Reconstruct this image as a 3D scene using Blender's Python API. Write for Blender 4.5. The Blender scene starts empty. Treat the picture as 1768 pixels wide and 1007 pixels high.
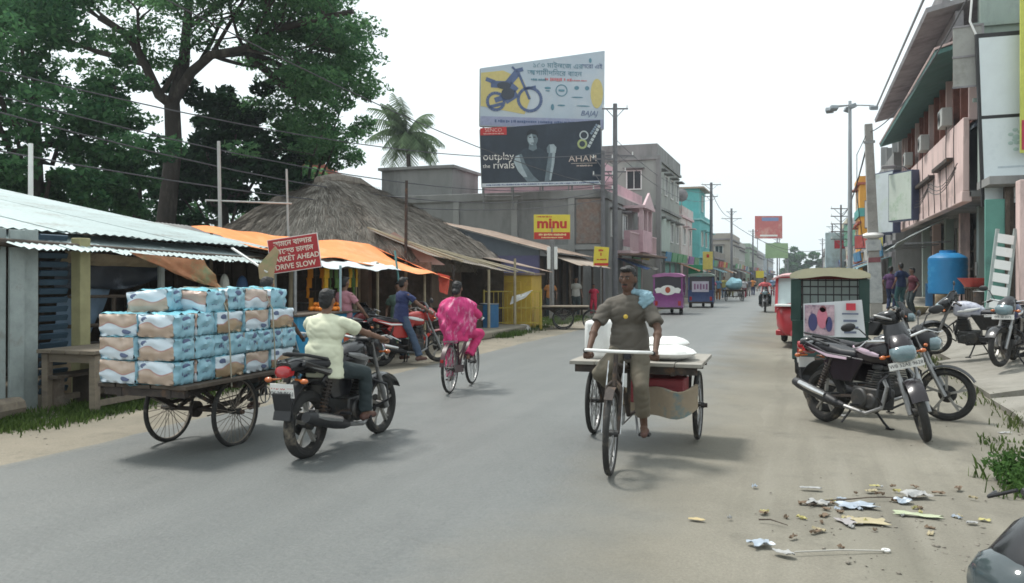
import bpy, bmesh, math, random
import numpy as np
from mathutils import Vector, Matrix, Euler, noise as mnoise
rnd = random.Random(7)
R = math.radians
PI = math.pi
scene = bpy.context.scene
COL = scene.collection

# ------------------------------------------------------------------ camera
FPX, UC, HZ, CH = 1450.0, 884.0, 478.0, 1.65     # focal length, centre column, horizon row (photo px), eye height
YAW = R(19.06)                                   # the camera looks 19 degrees left of the street
CF = Vector((-math.sin(YAW), math.cos(YAW), 0)); CR = Vector((math.cos(YAW), math.sin(YAW), 0))
cam = bpy.data.cameras.new('camera'); cam_o = bpy.data.objects.new('camera', cam); COL.objects.link(cam_o)
cam.sensor_width = 36; cam.lens = 36 * FPX / 1768
cam.shift_y = -(503.5 - HZ) / 1768
cam.clip_start = 0.05; cam.clip_end = 3000
cam_o.location = (0, 0, CH); cam_o.rotation_euler = (R(90), 0, YAW)
scene.camera = cam_o
def A(u, v, D): return Vector((0, 0, CH)) + CF * D + CR * ((u - UC) / FPX * D) + Vector((0, 0, (HZ - v) / FPX * D))
def G(u, v, z=0.0): return A(u, v, (CH - z) * FPX / (v - HZ))

# ------------------------------------------------------------------ sky and sun
SUN_EL, SUN_AZ = R(64), R(-72)                   # azimuth from +Y (down the street) towards -X
world = bpy.data.worlds.new('World'); scene.world = world; world.use_nodes = True
wn = world.node_tree; wn.nodes.clear()
wo = wn.nodes.new('ShaderNodeOutputWorld'); wb = wn.nodes.new('ShaderNodeBackground')
sk = wn.nodes.new('ShaderNodeTexSky'); sk.sky_type = 'NISHITA'; sk.sun_disc = False
sk.sun_elevation = SUN_EL; sk.sun_rotation = SUN_AZ; sk.air_density = 1.2; sk.dust_density = 6.0; sk.ozone_density = 1.0
hs = wn.nodes.new('ShaderNodeHueSaturation'); hs.inputs['Saturation'].default_value = 0.16
mxs = wn.nodes.new('ShaderNodeMix'); mxs.data_type = 'RGBA'; mxs.inputs[0].default_value = 0.72   # thin bright cloud veiling the blue
mxs.inputs[7].default_value = (10.4, 11.6, 11.9, 1)
wn.links.new(sk.outputs[0], hs.inputs['Color']); wn.links.new(hs.outputs[0], mxs.inputs[6])
wn.links.new(mxs.outputs[2], wb.inputs[0]); wb.inputs[1].default_value = 0.056
wn.links.new(wb.outputs[0], wo.inputs[0])
sun = bpy.data.lights.new('sun', 'SUN'); sun.energy = 1.5; sun.angle = R(10); sun.color = (1.0, 0.97, 0.91)
sun_o = bpy.data.objects.new('sun', sun); COL.objects.link(sun_o)
sd = Vector((math.sin(SUN_AZ) * math.cos(SUN_EL), math.cos(SUN_AZ) * math.cos(SUN_EL), math.sin(SUN_EL)))
sun_o.rotation_euler = sd.to_track_quat('Z', 'Y').to_euler()
scene.view_settings.view_transform = 'Standard'; scene.view_settings.look = 'None'
scene.view_settings.gamma = 1.0; scene.view_settings.use_curve_mapping = False
scene.view_settings.exposure = 1.22
HAZE = 0.0006
scene.cycles.max_bounces = 6; scene.cycles.diffuse_bounces = 3; scene.cycles.glossy_bounces = 3
scene.cycles.transparent_max_bounces = 8; scene.cycles.transmission_bounces = 4; scene.cycles.volume_bounces = 0
scene.cycles.use_denoising = True; scene.cycles.filter_width = 1.65
scene.cycles.sample_clamp_indirect = 6

# ------------------------------------------------------------------ materials
_mats = {}
def M(name, rgb, rough=0.75, var=0.15, scale=6.0, bump=0.0, bscale=40.0, metal=0.0, rgb2=None, mix_scale=1.5, mix=0.5, spec=0.4, coat=0.0,
      alpha=1.0, trans=0.0, stretch=None, rand=0.0):
    """procedural principled material: base colour broken up by two noises, an optional second colour (dirt, rust, fade) in patches, fine bump"""
    if name in _mats: return _mats[name]
    m = bpy.data.materials.new(name); m.use_nodes = True; nt = m.node_tree; N = nt.nodes; L = nt.links
    b = N['Principled BSDF']
    tc = N.new('ShaderNodeTexCoord'); src = tc.outputs['Object']
    if stretch:
        mp = N.new('ShaderNodeMapping'); mp.inputs['Scale'].default_value = stretch
        L.new(src, mp.inputs[0]); src = mp.outputs[0]
    n1 = N.new('ShaderNodeTexNoise'); n1.inputs['Scale'].default_value = scale; n1.inputs['Detail'].default_value = 5; n1.inputs['Roughness'].default_value = 0.65
    L.new(src, n1.inputs['Vector'])
    mr = N.new('ShaderNodeMapRange'); mr.inputs[1].default_value = 0.25; mr.inputs[2].default_value = 0.75
    mr.inputs[3].default_value = 1 - var; mr.inputs[4].default_value = 1 + var
    L.new(n1.outputs[0], mr.inputs[0])
    vm = N.new('ShaderNodeVectorMath'); vm.operation = 'SCALE'
    last_val = mr.outputs[0]
    if rand:
        oi = N.new('ShaderNodeObjectInfo'); r2 = N.new('ShaderNodeMapRange'); r2.inputs[3].default_value = 1 - rand; r2.inputs[4].default_value = 1 + rand
        L.new(oi.outputs['Random'], r2.inputs[0]); mm = N.new('ShaderNodeMath'); mm.operation = 'MULTIPLY'
        L.new(mr.outputs[0], mm.inputs[0]); L.new(r2.outputs[0], mm.inputs[1]); last_val = mm.outputs[0]
    if rgb2 is not None:
        n2 = N.new('ShaderNodeTexNoise'); n2.inputs['Scale'].default_value = mix_scale; n2.inputs['Detail'].default_value = 6; n2.inputs['Roughness'].default_value = 0.7
        L.new(src, n2.inputs['Vector'])
        m2 = N.new('ShaderNodeMapRange'); m2.inputs[1].default_value = 0.72 - 0.45 * mix; m2.inputs[2].default_value = 0.82 - 0.3 * mix
        L.new(n2.outputs[0], m2.inputs[0])
        mx = N.new('ShaderNodeMix'); mx.data_type = 'RGBA'; mx.inputs[6].default_value = (*rgb, 1); mx.inputs[7].default_value = (*rgb2, 1)
        L.new(m2.outputs[0], mx.inputs[0]); L.new(mx.outputs[2], vm.inputs[0])
    else:
        vm.inputs[0].default_value = rgb
    L.new(last_val, vm.inputs['Scale']); L.new(vm.outputs[0], b.inputs['Base Color'])
    b.inputs['Roughness'].default_value = rough; b.inputs['Metallic'].default_value = metal
    b.inputs['Specular IOR Level'].default_value = spec; b.inputs['Coat Weight'].default_value = coat
    b.inputs['Alpha'].default_value = alpha; b.inputs['Transmission Weight'].default_value = trans
    if bump:
        n3 = N.new('ShaderNodeTexNoise'); n3.inputs['Scale'].default_value = bscale; n3.inputs['Detail'].default_value = 4
        L.new(src, n3.inputs['Vector'])
        bp = N.new('ShaderNodeBump'); bp.inputs['Strength'].default_value = bump; bp.inputs['Distance'].default_value = 0.02
        L.new(n3.outputs[0], bp.inputs['Height']); L.new(bp.outputs[0], b.inputs['Normal'])
    _mats[name] = m
    return m
def leaf_mat(name, c1, c2, tl=0.35):
    """leaf: colour varies leaf by leaf, some light passes through"""
    if name in _mats: return _mats[name]
    m = bpy.data.materials.new(name); m.use_nodes = True; nt = m.node_tree; N = nt.nodes; L = nt.links
    N.clear(); out = N.new('ShaderNodeOutputMaterial')
    g = N.new('ShaderNodeNewGeometry'); tc = N.new('ShaderNodeTexCoord'); n = N.new('ShaderNodeTexNoise'); n.inputs['Scale'].default_value = 0.45; n.inputs['Detail'].default_value = 3
    L.new(tc.outputs['Object'], n.inputs['Vector'])
    ad = N.new('ShaderNodeMath'); ad.operation = 'ADD'; L.new(g.outputs['Random Per Island'], ad.inputs[0]); L.new(n.outputs[0], ad.inputs[1])
    mr = N.new('ShaderNodeMapRange'); mr.inputs[1].default_value = 0.35; mr.inputs[2].default_value = 1.4; L.new(ad.outputs[0], mr.inputs[0])
    mx = N.new('ShaderNodeMix'); mx.data_type = 'RGBA'; mx.inputs[6].default_value = (*c1, 1); mx.inputs[7].default_value = (*c2, 1); L.new(mr.outputs[0], mx.inputs[0])
    d = N.new('ShaderNodeBsdfDiffuse'); t = N.new('ShaderNodeBsdfTranslucent'); ms = N.new('ShaderNodeMixShader'); ms.inputs[0].default_value = tl
    L.new(mx.outputs[2], d.inputs[0]); L.new(mx.outputs[2], t.inputs[0]); L.new(d.outputs[0], ms.inputs[1]); L.new(t.outputs[0], ms.inputs[2])
    L.new(ms.outputs[0], out.inputs[0]); _mats[name] = m
    return m

# ------------------------------------------------------------------ mesh helpers
def V(*a): return Vector(a)
def frame_z(d):
    d = Vector(d).normalized(); a = Vector((0, 0, 1)) if abs(d.z) < 0.95 else Vector((1, 0, 0))
    x = a.cross(d).normalized(); return x, d.cross(x), d
class MB:
    """collects shapes; build() links them as ONE mesh object"""
    def __init__(s): s.v = []; s.f = []; s.m = []; s.mi = 0
    def add(s, vs, fs):
        o = len(s.v); s.v.extend([tuple(p) for p in vs])
        for f in fs: s.f.append(tuple(i + o for i in f)); s.m.append(s.mi)
        return s
    def box(s, c, d, rot=None, top=(1, 1)):
        hx, hy, hz = d[0] / 2, d[1] / 2, d[2] / 2
        p = [V(-hx, -hy, -hz), V(hx, -hy, -hz), V(hx, hy, -hz), V(-hx, hy, -hz)]
        q = [V(-hx * top[0], -hy * top[1], hz), V(hx * top[0], -hy * top[1], hz), V(hx * top[0], hy * top[1], hz), V(-hx * top[0], hy * top[1], hz)]
        p += q
        if rot is not None:
            m = rot if isinstance(rot, Matrix) else Euler(rot).to_matrix()
            p = [m @ a for a in p]
        c = Vector(c)
        return s.add([a + c for a in p], [(0, 3, 2, 1), (4, 5, 6, 7), (0, 1, 5, 4), (1, 2, 6, 5), (2, 3, 7, 6), (3, 0, 4, 7)])
    def bar(s, p0, p1, w, h):
        """a box beam between two points"""
        p0, p1 = Vector(p0), Vector(p1); d = p1 - p0; x, y, z = frame_z(d)
        m = Matrix((x, y, z)).transposed()
        return s.box((p0 + p1) / 2, (w, h, d.length), m)
    def loft(s, rings, cap=True, closed=True):
        n = len(rings[0]); vs = [p for r in rings for p in r]; fs = []
        for i in range(len(rings) - 1):
            for j in range(n if closed else n - 1):
                a, b = i * n + j, i * n + (j + 1) % n
                fs.append((a, b, b + n, a + n))
        if cap and closed:
            fs.append(tuple(reversed(range(n)))); fs.append(tuple((len(rings) - 1) * n + j for j in range(n)))
        return s.add(vs, fs)
    def cyl(s, p0, p1, r0, r1=None, n=12, cap=True):
        r1 = r0 if r1 is None else r1; p0, p1 = Vector(p0), Vector(p1); x, y, z = frame_z(p1 - p0)
        ring = lambda c, r: [c + x * (r * math.cos(2 * PI * i / n)) + y * (r * math.sin(2 * PI * i / n)) for i in range(n)]
        return s.loft([ring(p0, r0), ring(p1, r1)], cap)
    def tube(s, pts, r, n=8, cap=True):
        pts = [Vector(p) for p in pts]; rs = r if isinstance(r, (list, tuple)) else [r] * len(pts); rings = []
        x = None
        for i, p in enumerate(pts):
            d = (pts[min(i + 1, len(pts) - 1)] - pts[max(i - 1, 0)])
            if d.length < 1e-9: d = Vector((0, 0, 1))
            d.normalize()
            if x is None: x, y, _ = frame_z(d)
            else:
                x = (x - d * x.dot(d)); x = x.normalized() if x.length > 1e-6 else frame_z(d)[0]; y = d.cross(x)
            rings.append([p + x * (rs[i] * math.cos(2 * PI * k / n)) + y * (rs[i] * math.sin(2 * PI * k / n)) for k in range(n)])
        return s.loft(rings, cap)
    def torus(s, c, axis, Rr, r, n=28, k=8, sq=1.0, a0=0, a1=2 * PI):
        c = Vector(c); x, y, z = frame_z(axis); full = abs(a1 - a0 - 2 * PI) < 1e-6; rings = []
        for i in range(n if full else n + 1):
            a = a0 + (a1 - a0) * i / n; d = x * math.cos(a) + y * math.sin(a)
            rings.append([c + d * (Rr + r * math.cos(2 * PI * j / k)) + z * (r * sq * math.sin(2 * PI * j / k)) for j in range(k)])
        if full: rings.append(rings[0])
        return s.loft(rings, not full)
    def ell(s, c, rad, n=14, k=9, rot=None):
        c = Vector(c); m = None
        if rot is not None: m = rot if isinstance(rot, Matrix) else Euler(rot).to_matrix()
        rings = []
        for i in range(1, k):
            t = PI * i / k; ring = []
            for j in range(n):
                a = 2 * PI * j / n; p = V(rad[0] * math.sin(t) * math.cos(a), rad[1] * math.sin(t) * math.sin(a), -rad[2] * math.cos(t))
                ring.append(c + (m @ p if m else p))
            rings.append(ring)
        top = V(0, 0, rad[2]); bot = V(0, 0, -rad[2])
        o = len(s.v); s.loft(rings, False)
        nb = len(rings); s.v.append(tuple(c + (m @ bot if m else bot))); s.v.append(tuple(c + (m @ top if m else top)))
        ib, it = len(s.v) - 2, len(s.v) - 1
        for j in range(n):
            s.f.append((ib, o + (j + 1) % n, o + j)); s.m.append(s.mi)
            s.f.append((it, o + (nb - 1) * n + j, o + (nb - 1) * n + (j + 1) % n)); s.m.append(s.mi)
        return s
    def cap(s, p0, p1, r0, r1=None, n=12):
        """tapered capsule"""
        r1 = r0 if r1 is None else r1; p0, p1 = Vector(p0), Vector(p1); d = p1 - p0
        z = d.normalized() if d.length > 1e-6 else V(0, 0, 1)
        ts = [-0.98, -0.8, -0.45, 0]
        pts = [p0 + z * (r0 * t) for t in ts] + [p1 + z * (r1 * -t) for t in reversed(ts)]
        rs = [r0 * math.sqrt(max(0, 1 - t * t)) for t in ts] + [r1 * math.sqrt(max(0, 1 - t * t)) for t in reversed(ts)]
        return s.tube(pts, rs, n)
    def prism(s, poly, org, ax, ay, th):
        """2-D outline (a, b) placed at org along ax / ay, extruded both ways by th/2"""
        org, ax, ay = Vector(org), Vector(ax), Vector(ay); nz = ax.cross(ay).normalized() * (th / 2)
        a = [org + ax * p[0] + ay * p[1] - nz for p in poly]; b = [q + nz * 2 for q in a]
        return s.loft([a, b])
    def sheet(s, fn, nu, nv, th=0.0):
        """parametric surface fn(u, v), u v in 0..1; th > 0 gives it thickness downwards along its normal"""
        P = [[Vector(fn(i / nu, j / nv)) for j in range(nv + 1)] for i in range(nu + 1)]
        w = nv + 1
        vs = [p for r in P for p in r]; fs = []
        for i in range(nu):
            for j in range(nv): fs.append((i * w + j, (i + 1) * w + j, (i + 1) * w + j + 1, i * w + j + 1))
        if th > 0:
            nrm = []
            for i in range(nu + 1):
                for j in range(w):
                    du = P[min(i + 1, nu)][j] - P[max(i - 1, 0)][j]; dv = P[i][min(j + 1, nv)] - P[i][max(j - 1, 0)]
                    q = du.cross(dv); nrm.append(q.normalized() if q.length > 1e-12 else V(0, 0, 1))
            o = len(vs); vs = vs + [p - nn * th for p, nn in zip(vs, nrm)]
            fs += [tuple(reversed([a + o for a in f])) for f in list(fs)]
            edge = [i * w for i in range(nu + 1)] + [nu * w + j for j in range(1, w)] + [i * w + nv for i in range(nu - 1, -1, -1)] + [j for j in range(nv - 1, 0, -1)]
            for k in range(len(edge)):
                a, b = edge[k], edge[(k + 1) % len(edge)]; fs.append((b, a, a + o, b + o))
        return s.add(vs, fs)
    def xf(s, m):
        s.v = [tuple(m @ Vector(p)) for p in s.v]; return s
    def mesh(s, name, mats, smooth=35):
        me = bpy.data.meshes.new(name); me.from_pydata(s.v, [], s.f)
        for mt in (mats if isinstance(mats, (list, tuple)) else [mats]): me.materials.append(mt)
        if any(s.m): me.polygons.foreach_set('material_index', s.m)
        if smooth:
            me.polygons.foreach_set('use_smooth', [True] * len(s.f)); me.set_sharp_from_angle(angle=R(smooth))
        me.update(); return me
    def build(s, name, mats, parent=None, smooth=35, bevel=0, loc=None, fix=True):
        me = s.mesh(name, mats, smooth)
        if fix:
            bm = bmesh.new(); bm.from_mesh(me); bmesh.ops.recalc_face_normals(bm, faces=bm.faces); bm.to_mesh(me); bm.free()
        o = bpy.data.objects.new(name, me); COL.objects.link(o); o.parent = parent
        if loc is not None: o.location = loc
        if bevel:
            b = o.modifiers.new('bevel', 'BEVEL'); b.width = bevel; b.segments = 2; b.limit_method = 'ANGLE'; b.angle_limit = R(40)
        return o
def put(name, mats, parent=None, **k):
    """one-liner: put('leg', mat, parent, box=((c),(d)))"""
    kw = {a: k.pop(a) for a in ('smooth', 'bevel') if a in k}; mb = MB()
    for fn, args in k.items(): getattr(mb, fn)(*args)
    return mb.build(name, mats, parent, **kw)
def npmesh(name, verts, faces, mat, parent=None, smooth=False):
    """fast path for leaves, blades and strands: verts (n,3), faces (m,k)"""
    verts = np.asarray(verts, np.float32); faces = np.asarray(faces, np.int32); me = bpy.data.meshes.new(name)
    k = faces.shape[1]; me.vertices.add(len(verts)); me.vertices.foreach_set('co', verts.ravel())
    me.loops.add(faces.size); me.loops.foreach_set('vertex_index', faces.ravel())
    me.polygons.add(len(faces)); me.polygons.foreach_set('loop_start', np.arange(0, faces.size, k, dtype=np.int32))
    me.polygons.foreach_set('loop_total', np.full(len(faces), k, np.int32))
    me.update(calc_edges=True); me.validate(); me.materials.append(mat)
    if smooth: me.polygons.foreach_set('use_smooth', [True] * len(faces))
    o = bpy.data.objects.new(name, me); COL.objects.link(o); o.parent = parent
    return o
def tag(o, label=None, cat=None, group=None, kind=None):
    if label: o['label'] = label
    if cat: o['category'] = cat
    if group: o['group'] = group
    if kind: o['kind'] = kind
    return o
def thing(name, label, cat, loc=(0, 0, 0), rz=0.0, group=None, rx=0.0, ry=0.0):
    o = bpy.data.objects.new(name, None); COL.objects.link(o); o.empty_display_size = 0.1
    o.location = loc; o.rotation_euler = (rx, ry, rz); return tag(o, label, cat, group)
def copy_tree(o, parent=None):
    c = o.copy(); COL.objects.link(c); c.parent = parent
    for ch in list(o.children): copy_tree(ch, c)
    return c
_BF = None
def text(body, name, mat, parent, loc, rot, size, ext=0.0015, align='CENTER', sx=1.0, shear=0.0, bold=0.0, spacing=1.0, valign='CENTER'):
    c = bpy.data.curves.new(name, 'FONT'); c.body = body; c.size = size; c.extrude = ext; c.align_x = align; c.align_y = valign
    c.shear = shear; c.offset = bold; c.space_character = spacing; c.resolution_u = 3
    c.materials.append(mat); t_ = bpy.data.objects.new('text_source', c); COL.objects.link(t_)
    bpy.context.view_layer.update(); me = bpy.data.meshes.new_from_object(t_.evaluated_get(bpy.context.evaluated_depsgraph_get()))
    bpy.data.objects.remove(t_); bpy.data.curves.remove(c)
    if not me.materials: me.materials.append(mat)
    o = bpy.data.objects.new(name, me); COL.objects.link(o); o.parent = parent; o['kind'] = 'stuff'
    o.location = loc; o.rotation_euler = rot; o.scale = (sx, 1, 1); return o

# common materials
tyre_m = M('tyre_rubber', (0.028, 0.027, 0.026), 0.85, 0.25, 12, rgb2=(0.13, 0.11, 0.085), mix_scale=6, mix=0.35)
black_paint = M('black_gloss_paint', (0.012, 0.012, 0.014), 0.22, 0.2, 5, rgb2=(0.035, 0.032, 0.03), mix_scale=4, mix=0.15, coat=0.2)
black_plastic = M('black_plastic', (0.022, 0.022, 0.024), 0.5, 0.25, 9, rgb2=(0.045, 0.042, 0.038), mix_scale=5, mix=0.2)
seat_m = M('seat_vinyl', (0.02, 0.02, 0.024), 0.45, 0.2, 20, 0.15, 120)
chrome = M('worn_chrome', (0.55, 0.55, 0.55), 0.28, 0.15, 15, metal=1.0)
steel = M('grey_steel', (0.28, 0.28, 0.28), 0.45, 0.2, 12, metal=0.8, rgb2=(0.12, 0.10, 0.08), mix_scale=8, mix=0.3)
alloy = M('alloy_wheel', (0.32, 0.31, 0.29), 0.45, 0.15, 10, metal=0.6, rgb2=(0.22, 0.19, 0.15), mix_scale=7, mix=0.5)
engine_m = M('engine_metal', (0.055, 0.055, 0.055), 0.5, 0.3, 20, metal=0.6, rgb2=(0.10, 0.085, 0.07), mix_scale=6, mix=0.5)
rust_iron = M('rusty_iron', (0.055, 0.045, 0.04), 0.75, 0.35, 14, 0.2, 60, metal=0.3, rgb2=(0.12, 0.07, 0.04), mix_scale=7, mix=0.4)
old_wood = M('weathered_wood', (0.20, 0.165, 0.125), 0.85, 0.3, 4, 0.3, 30, rgb2=(0.11, 0.09, 0.075), mix_scale=2, mix=0.5, stretch=(1, 6, 6), rand=0.15)
dark_wood = M('dark_old_wood', (0.075, 0.058, 0.045), 0.85, 0.35, 5, 0.3, 30, rgb2=(0.13, 0.11, 0.09), mix_scale=3, mix=0.4, rand=0.2)
grey_wood = M('grey_painted_wood', (0.30, 0.34, 0.33), 0.8, 0.2, 5, 0.2, 30, rgb2=(0.18, 0.18, 0.16), mix_scale=2.5, mix=0.4)
bamboo = M('bamboo', (0.33, 0.28, 0.19), 0.7, 0.25, 6, rgb2=(0.18, 0.15, 0.11), mix_scale=3, mix=0.4)
concrete = M('concrete', (0.33, 0.32, 0.30), 0.9, 0.15, 3, 0.3, 25, rgb2=(0.20, 0.195, 0.18), mix_scale=0.9, mix=0.5)
dark_conc = M('rain_stained_concrete', (0.235, 0.235, 0.23), 0.9, 0.18, 1.2, 0.25, 18, rgb2=(0.12, 0.122, 0.12), mix_scale=0.35, mix=0.5, stretch=(1, 1, 0.35))
glass_dark = M('dark_window_glass', (0.035, 0.04, 0.045), 0.12, 0.2, 2, spec=0.6)
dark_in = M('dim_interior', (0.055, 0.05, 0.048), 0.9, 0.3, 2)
white_paint = M('white_paint', (0.72, 0.72, 0.70), 0.6, 0.08, 4, rgb2=(0.5, 0.49, 0.45), mix_scale=2, mix=0.3)
red_lens = M('red_lens', (0.35, 0.008, 0.012), 0.18, 0.1, 6, spec=0.6, coat=0.5)
amber_lens = M('amber_lens', (0.45, 0.11, 0.02), 0.2, 0.1, 6, spec=0.6, coat=0.5)
clear_lens = M('headlight_glass', (0.12, 0.18, 0.20), 0.12, 0.25, 14, spec=0.7, coat=0.6)
plate_m = M('number_plate_white', (0.72, 0.71, 0.68), 0.5, 0.08, 6, rgb2=(0.5, 0.45, 0.4), mix_scale=5, mix=0.3)
ink = M('black_lettering', (0.03, 0.03, 0.035), 0.6, 0.1)
red_ink = M('red_lettering', (0.45, 0.02, 0.02), 0.6, 0.1)
white_ink = M('white_lettering', (0.75, 0.72, 0.68), 0.6, 0.1)
# ------------------------------------------------------------------ ground, road, verge
def ground_mat(name, c1, c2, c3, fine=60.0, peb=0.5):
    m = bpy.data.materials.new(name); m.use_nodes = True; nt = m.node_tree; N = nt.nodes; L = nt.links; b = N['Principled BSDF']
    tc = N.new('ShaderNodeTexCoord'); src = tc.outputs['Object']
    def nz(sc, det=6, ro=0.65):
        n = N.new('ShaderNodeTexNoise'); n.inputs['Scale'].default_value = sc; n.inputs['Detail'].default_value = det; n.inputs['Roughness'].default_value = ro
        L.new(src, n.inputs['Vector']); return n.outputs[0]
    def mr(x, a, b_, c=0.0, d=1.0):
        q = N.new('ShaderNodeMapRange'); q.inputs[1].default_value = a; q.inputs[2].default_value = b_; q.inputs[3].default_value = c; q.inputs[4].default_value = d
        L.new(x, q.inputs[0]); return q.outputs[0]
    def mix(f, a, b_):
        q = N.new('ShaderNodeMix'); q.data_type = 'RGBA'; L.new(f, q.inputs[0])
        for i, x in ((6, a), (7, b_)):
            if isinstance(x, tuple): q.inputs[i].default_value = (*x, 1)
            else: L.new(x, q.inputs[i])
        return q.outputs[2]
    col = mix(mr(nz(0.35, 5), 0.36, 0.66), c1, c2)
    col = mix(mr(nz(1.7, 7, 0.7), 0.55, 0.8), col, c3)
    vo = N.new('ShaderNodeTexVoronoi'); vo.inputs['Scale'].default_value = 34; L.new(src, vo.inputs['Vector'])
    sp = mr(vo.outputs['Distance'], 0.0, 0.28, 1.0, 0.0)
    mm = N.new('ShaderNodeMath'); mm.operation = 'MULTIPLY'; L.new(sp, mm.inputs[0]); L.new(mr(nz(3.1), 0.5, 0.75, 0, peb), mm.inputs[1])
    col = mix(mm.outputs[0], col, (0.42, 0.39, 0.34))
    vs = N.new('ShaderNodeVectorMath'); vs.operation = 'SCALE'; L.new(col, vs.inputs[0]); L.new(mr(nz(fine, 5, 0.75), 0.2, 0.8, 0.72, 1.28), vs.inputs['Scale'])
    b.inputs['Roughness'].default_value = 0.95; b.inputs['Specular IOR Level'].default_value = 0.2
    bp = N.new('ShaderNodeBump'); bp.inputs['Strength'].default_value = 0.5; bp.inputs['Distance'].default_value = 0.02
    L.new(nz(22, 8, 0.7), bp.inputs['Height']); L.new(bp.outputs[0], b.inputs['Normal'])
    return m, N, L, b, vs.outputs[0], mix, mr, nz, tc
dirt_m, N_, L_, b_, o_, mix_, mr_, nz_, tc_ = ground_mat('dry_dirt', (0.172, 0.160, 0.132), (0.228, 0.212, 0.174), (0.125, 0.117, 0.098))
mp_ = N_.new('ShaderNodeMapping'); mp_.inputs['Scale'].default_value = (2.2, .12, 1); mp_.inputs['Rotation'].default_value = (0, 0, .06); L_.new(tc_.outputs['Object'], mp_.inputs[0])
st_ = N_.new('ShaderNodeTexNoise'); st_.inputs['Scale'].default_value = 1.8; st_.inputs['Detail'].default_value = 6; L_.new(mp_.outputs[0], st_.inputs['Vector'])
o_ = mix_(mr_(st_.outputs[0], .5, .7, 0, .55), o_, (0.135, 0.126, 0.104)); o_ = mix_(mr_(st_.outputs[0], .48, .3, 0, .5), o_, (0.25, 0.235, 0.198))
o_ = mix_(mr_(nz_(.28, 3, .5), .55, .72, 0, .6), o_, (0.130, 0.128, 0.100)); L_.new(o_, b_.inputs['Base Color'])
dirtL_m, _, L_, b_, o_, *_r = ground_mat('sandy_dirt', (0.165, 0.152, 0.122), (0.27, 0.238, 0.188), (0.13, 0.121, 0.098)); L_.new(o_, b_.inputs['Base Color'])
# asphalt with soil drifted over its edges
road_m, N_, L_, b_, o_, mix_, mr_, nz_, tc_ = ground_mat('worn_asphalt', (0.116, 0.124, 0.120), (0.146, 0.151, 0.146), (0.098, 0.104, 0.102), 170.0, 0.2)
sx_ = N_.new('ShaderNodeSeparateXYZ'); L_.new(tc_.outputs['Object'], sx_.inputs[0])
def _edge(a, b, amp):
    n = N_.new('ShaderNodeMath'); n.operation = 'MULTIPLY_ADD'; L_.new(nz_(0.8, 6, 0.6), n.inputs[0]); n.inputs[1].default_value = amp; L_.new(sx_.outputs[0], n.inputs[2])
    return mr_(n.outputs[0], a, b)
dm = N_.new('ShaderNodeMath'); dm.operation = 'MAXIMUM'; L_.new(_edge(-1.25, 0.05, 1.5), dm.inputs[0]); L_.new(_edge(-6.0, -6.5, 0.8), dm.inputs[1])
# wheel polish and oil down the lanes, hairline cracks, patched spots
mp_ = N_.new('ShaderNodeMapping'); mp_.inputs['Scale'].default_value = (1.6, .05, 1); L_.new(tc_.outputs['Object'], mp_.inputs[0])
st_ = N_.new('ShaderNodeTexNoise'); st_.inputs['Scale'].default_value = 1.3; st_.inputs['Detail'].default_value = 4; L_.new(mp_.outputs[0], st_.inputs['Vector'])
o_ = mix_(mr_(st_.outputs[0], .48, .75, 0, .5), o_, (0.090, 0.096, 0.094))
o_ = mix_(mr_(st_.outputs[0], .50, .25, 0, .4), o_, (0.165, 0.165, 0.155))
cr_ = N_.new('ShaderNodeTexVoronoi'); cr_.feature = 'DISTANCE_TO_EDGE'; cr_.inputs['Scale'].default_value = .55; L_.new(tc_.outputs['Object'], cr_.inputs['Vector'])
ck_ = N_.new('ShaderNodeMath'); ck_.operation = 'MULTIPLY'; L_.new(mr_(cr_.outputs['Distance'], .0, .012, 1, 0), ck_.inputs[0]); L_.new(mr_(nz_(.5, 4), .50, .60, 0, .22), ck_.inputs[1])
o_ = mix_(ck_.outputs[0], o_, (0.07, 0.07, 0.068))
o_ = mix_(mr_(nz_(.9, 3, .5), .66, .74, 0, .35), o_, (0.075, 0.08, 0.079))
o_ = mix_(mr_(nz_(38, 3, .7), .42, .75, 0, .5), o_, (0.19, 0.19, 0.18)); o_ = mix_(mr_(nz_(55, 3, .7), .55, .25, 0, .5), o_, (0.07, 0.074, 0.072))
du_ = mix_(mr_(nz_(.35, 5), .36, .66), (0.172, 0.160, 0.132), (0.228, 0.212, 0.174)); du_ = mix_(mr_(nz_(1.7, 7, .7), .55, .8, 0, .7), du_, (0.135, 0.126, 0.104))
sf_ = N_.new('ShaderNodeVectorMath'); sf_.operation = 'SCALE'; L_.new(du_, sf_.inputs[0]); L_.new(mr_(nz_(60, 5, .75), .2, .8, .75, 1.25), sf_.inputs['Scale'])
c_ = mix_(dm.outputs[0], o_, sf_.outputs[0])
vs_ = N_.new('ShaderNodeVectorMath'); vs_.operation = 'SCALE'; L_.new(c_, vs_.inputs[0])
vs_.inputs['Scale'].default_value = 1.0; L_.new(vs_.outputs[0], b_.inputs['Base Color']); L_.new(mr_(dm.outputs[0], 0, .8, .52, .95), b_.inputs['Roughness']); L_.new(mr_(dm.outputs[0], 0, .8, .5, .2), b_.inputs['Specular IOR Level'])

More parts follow.
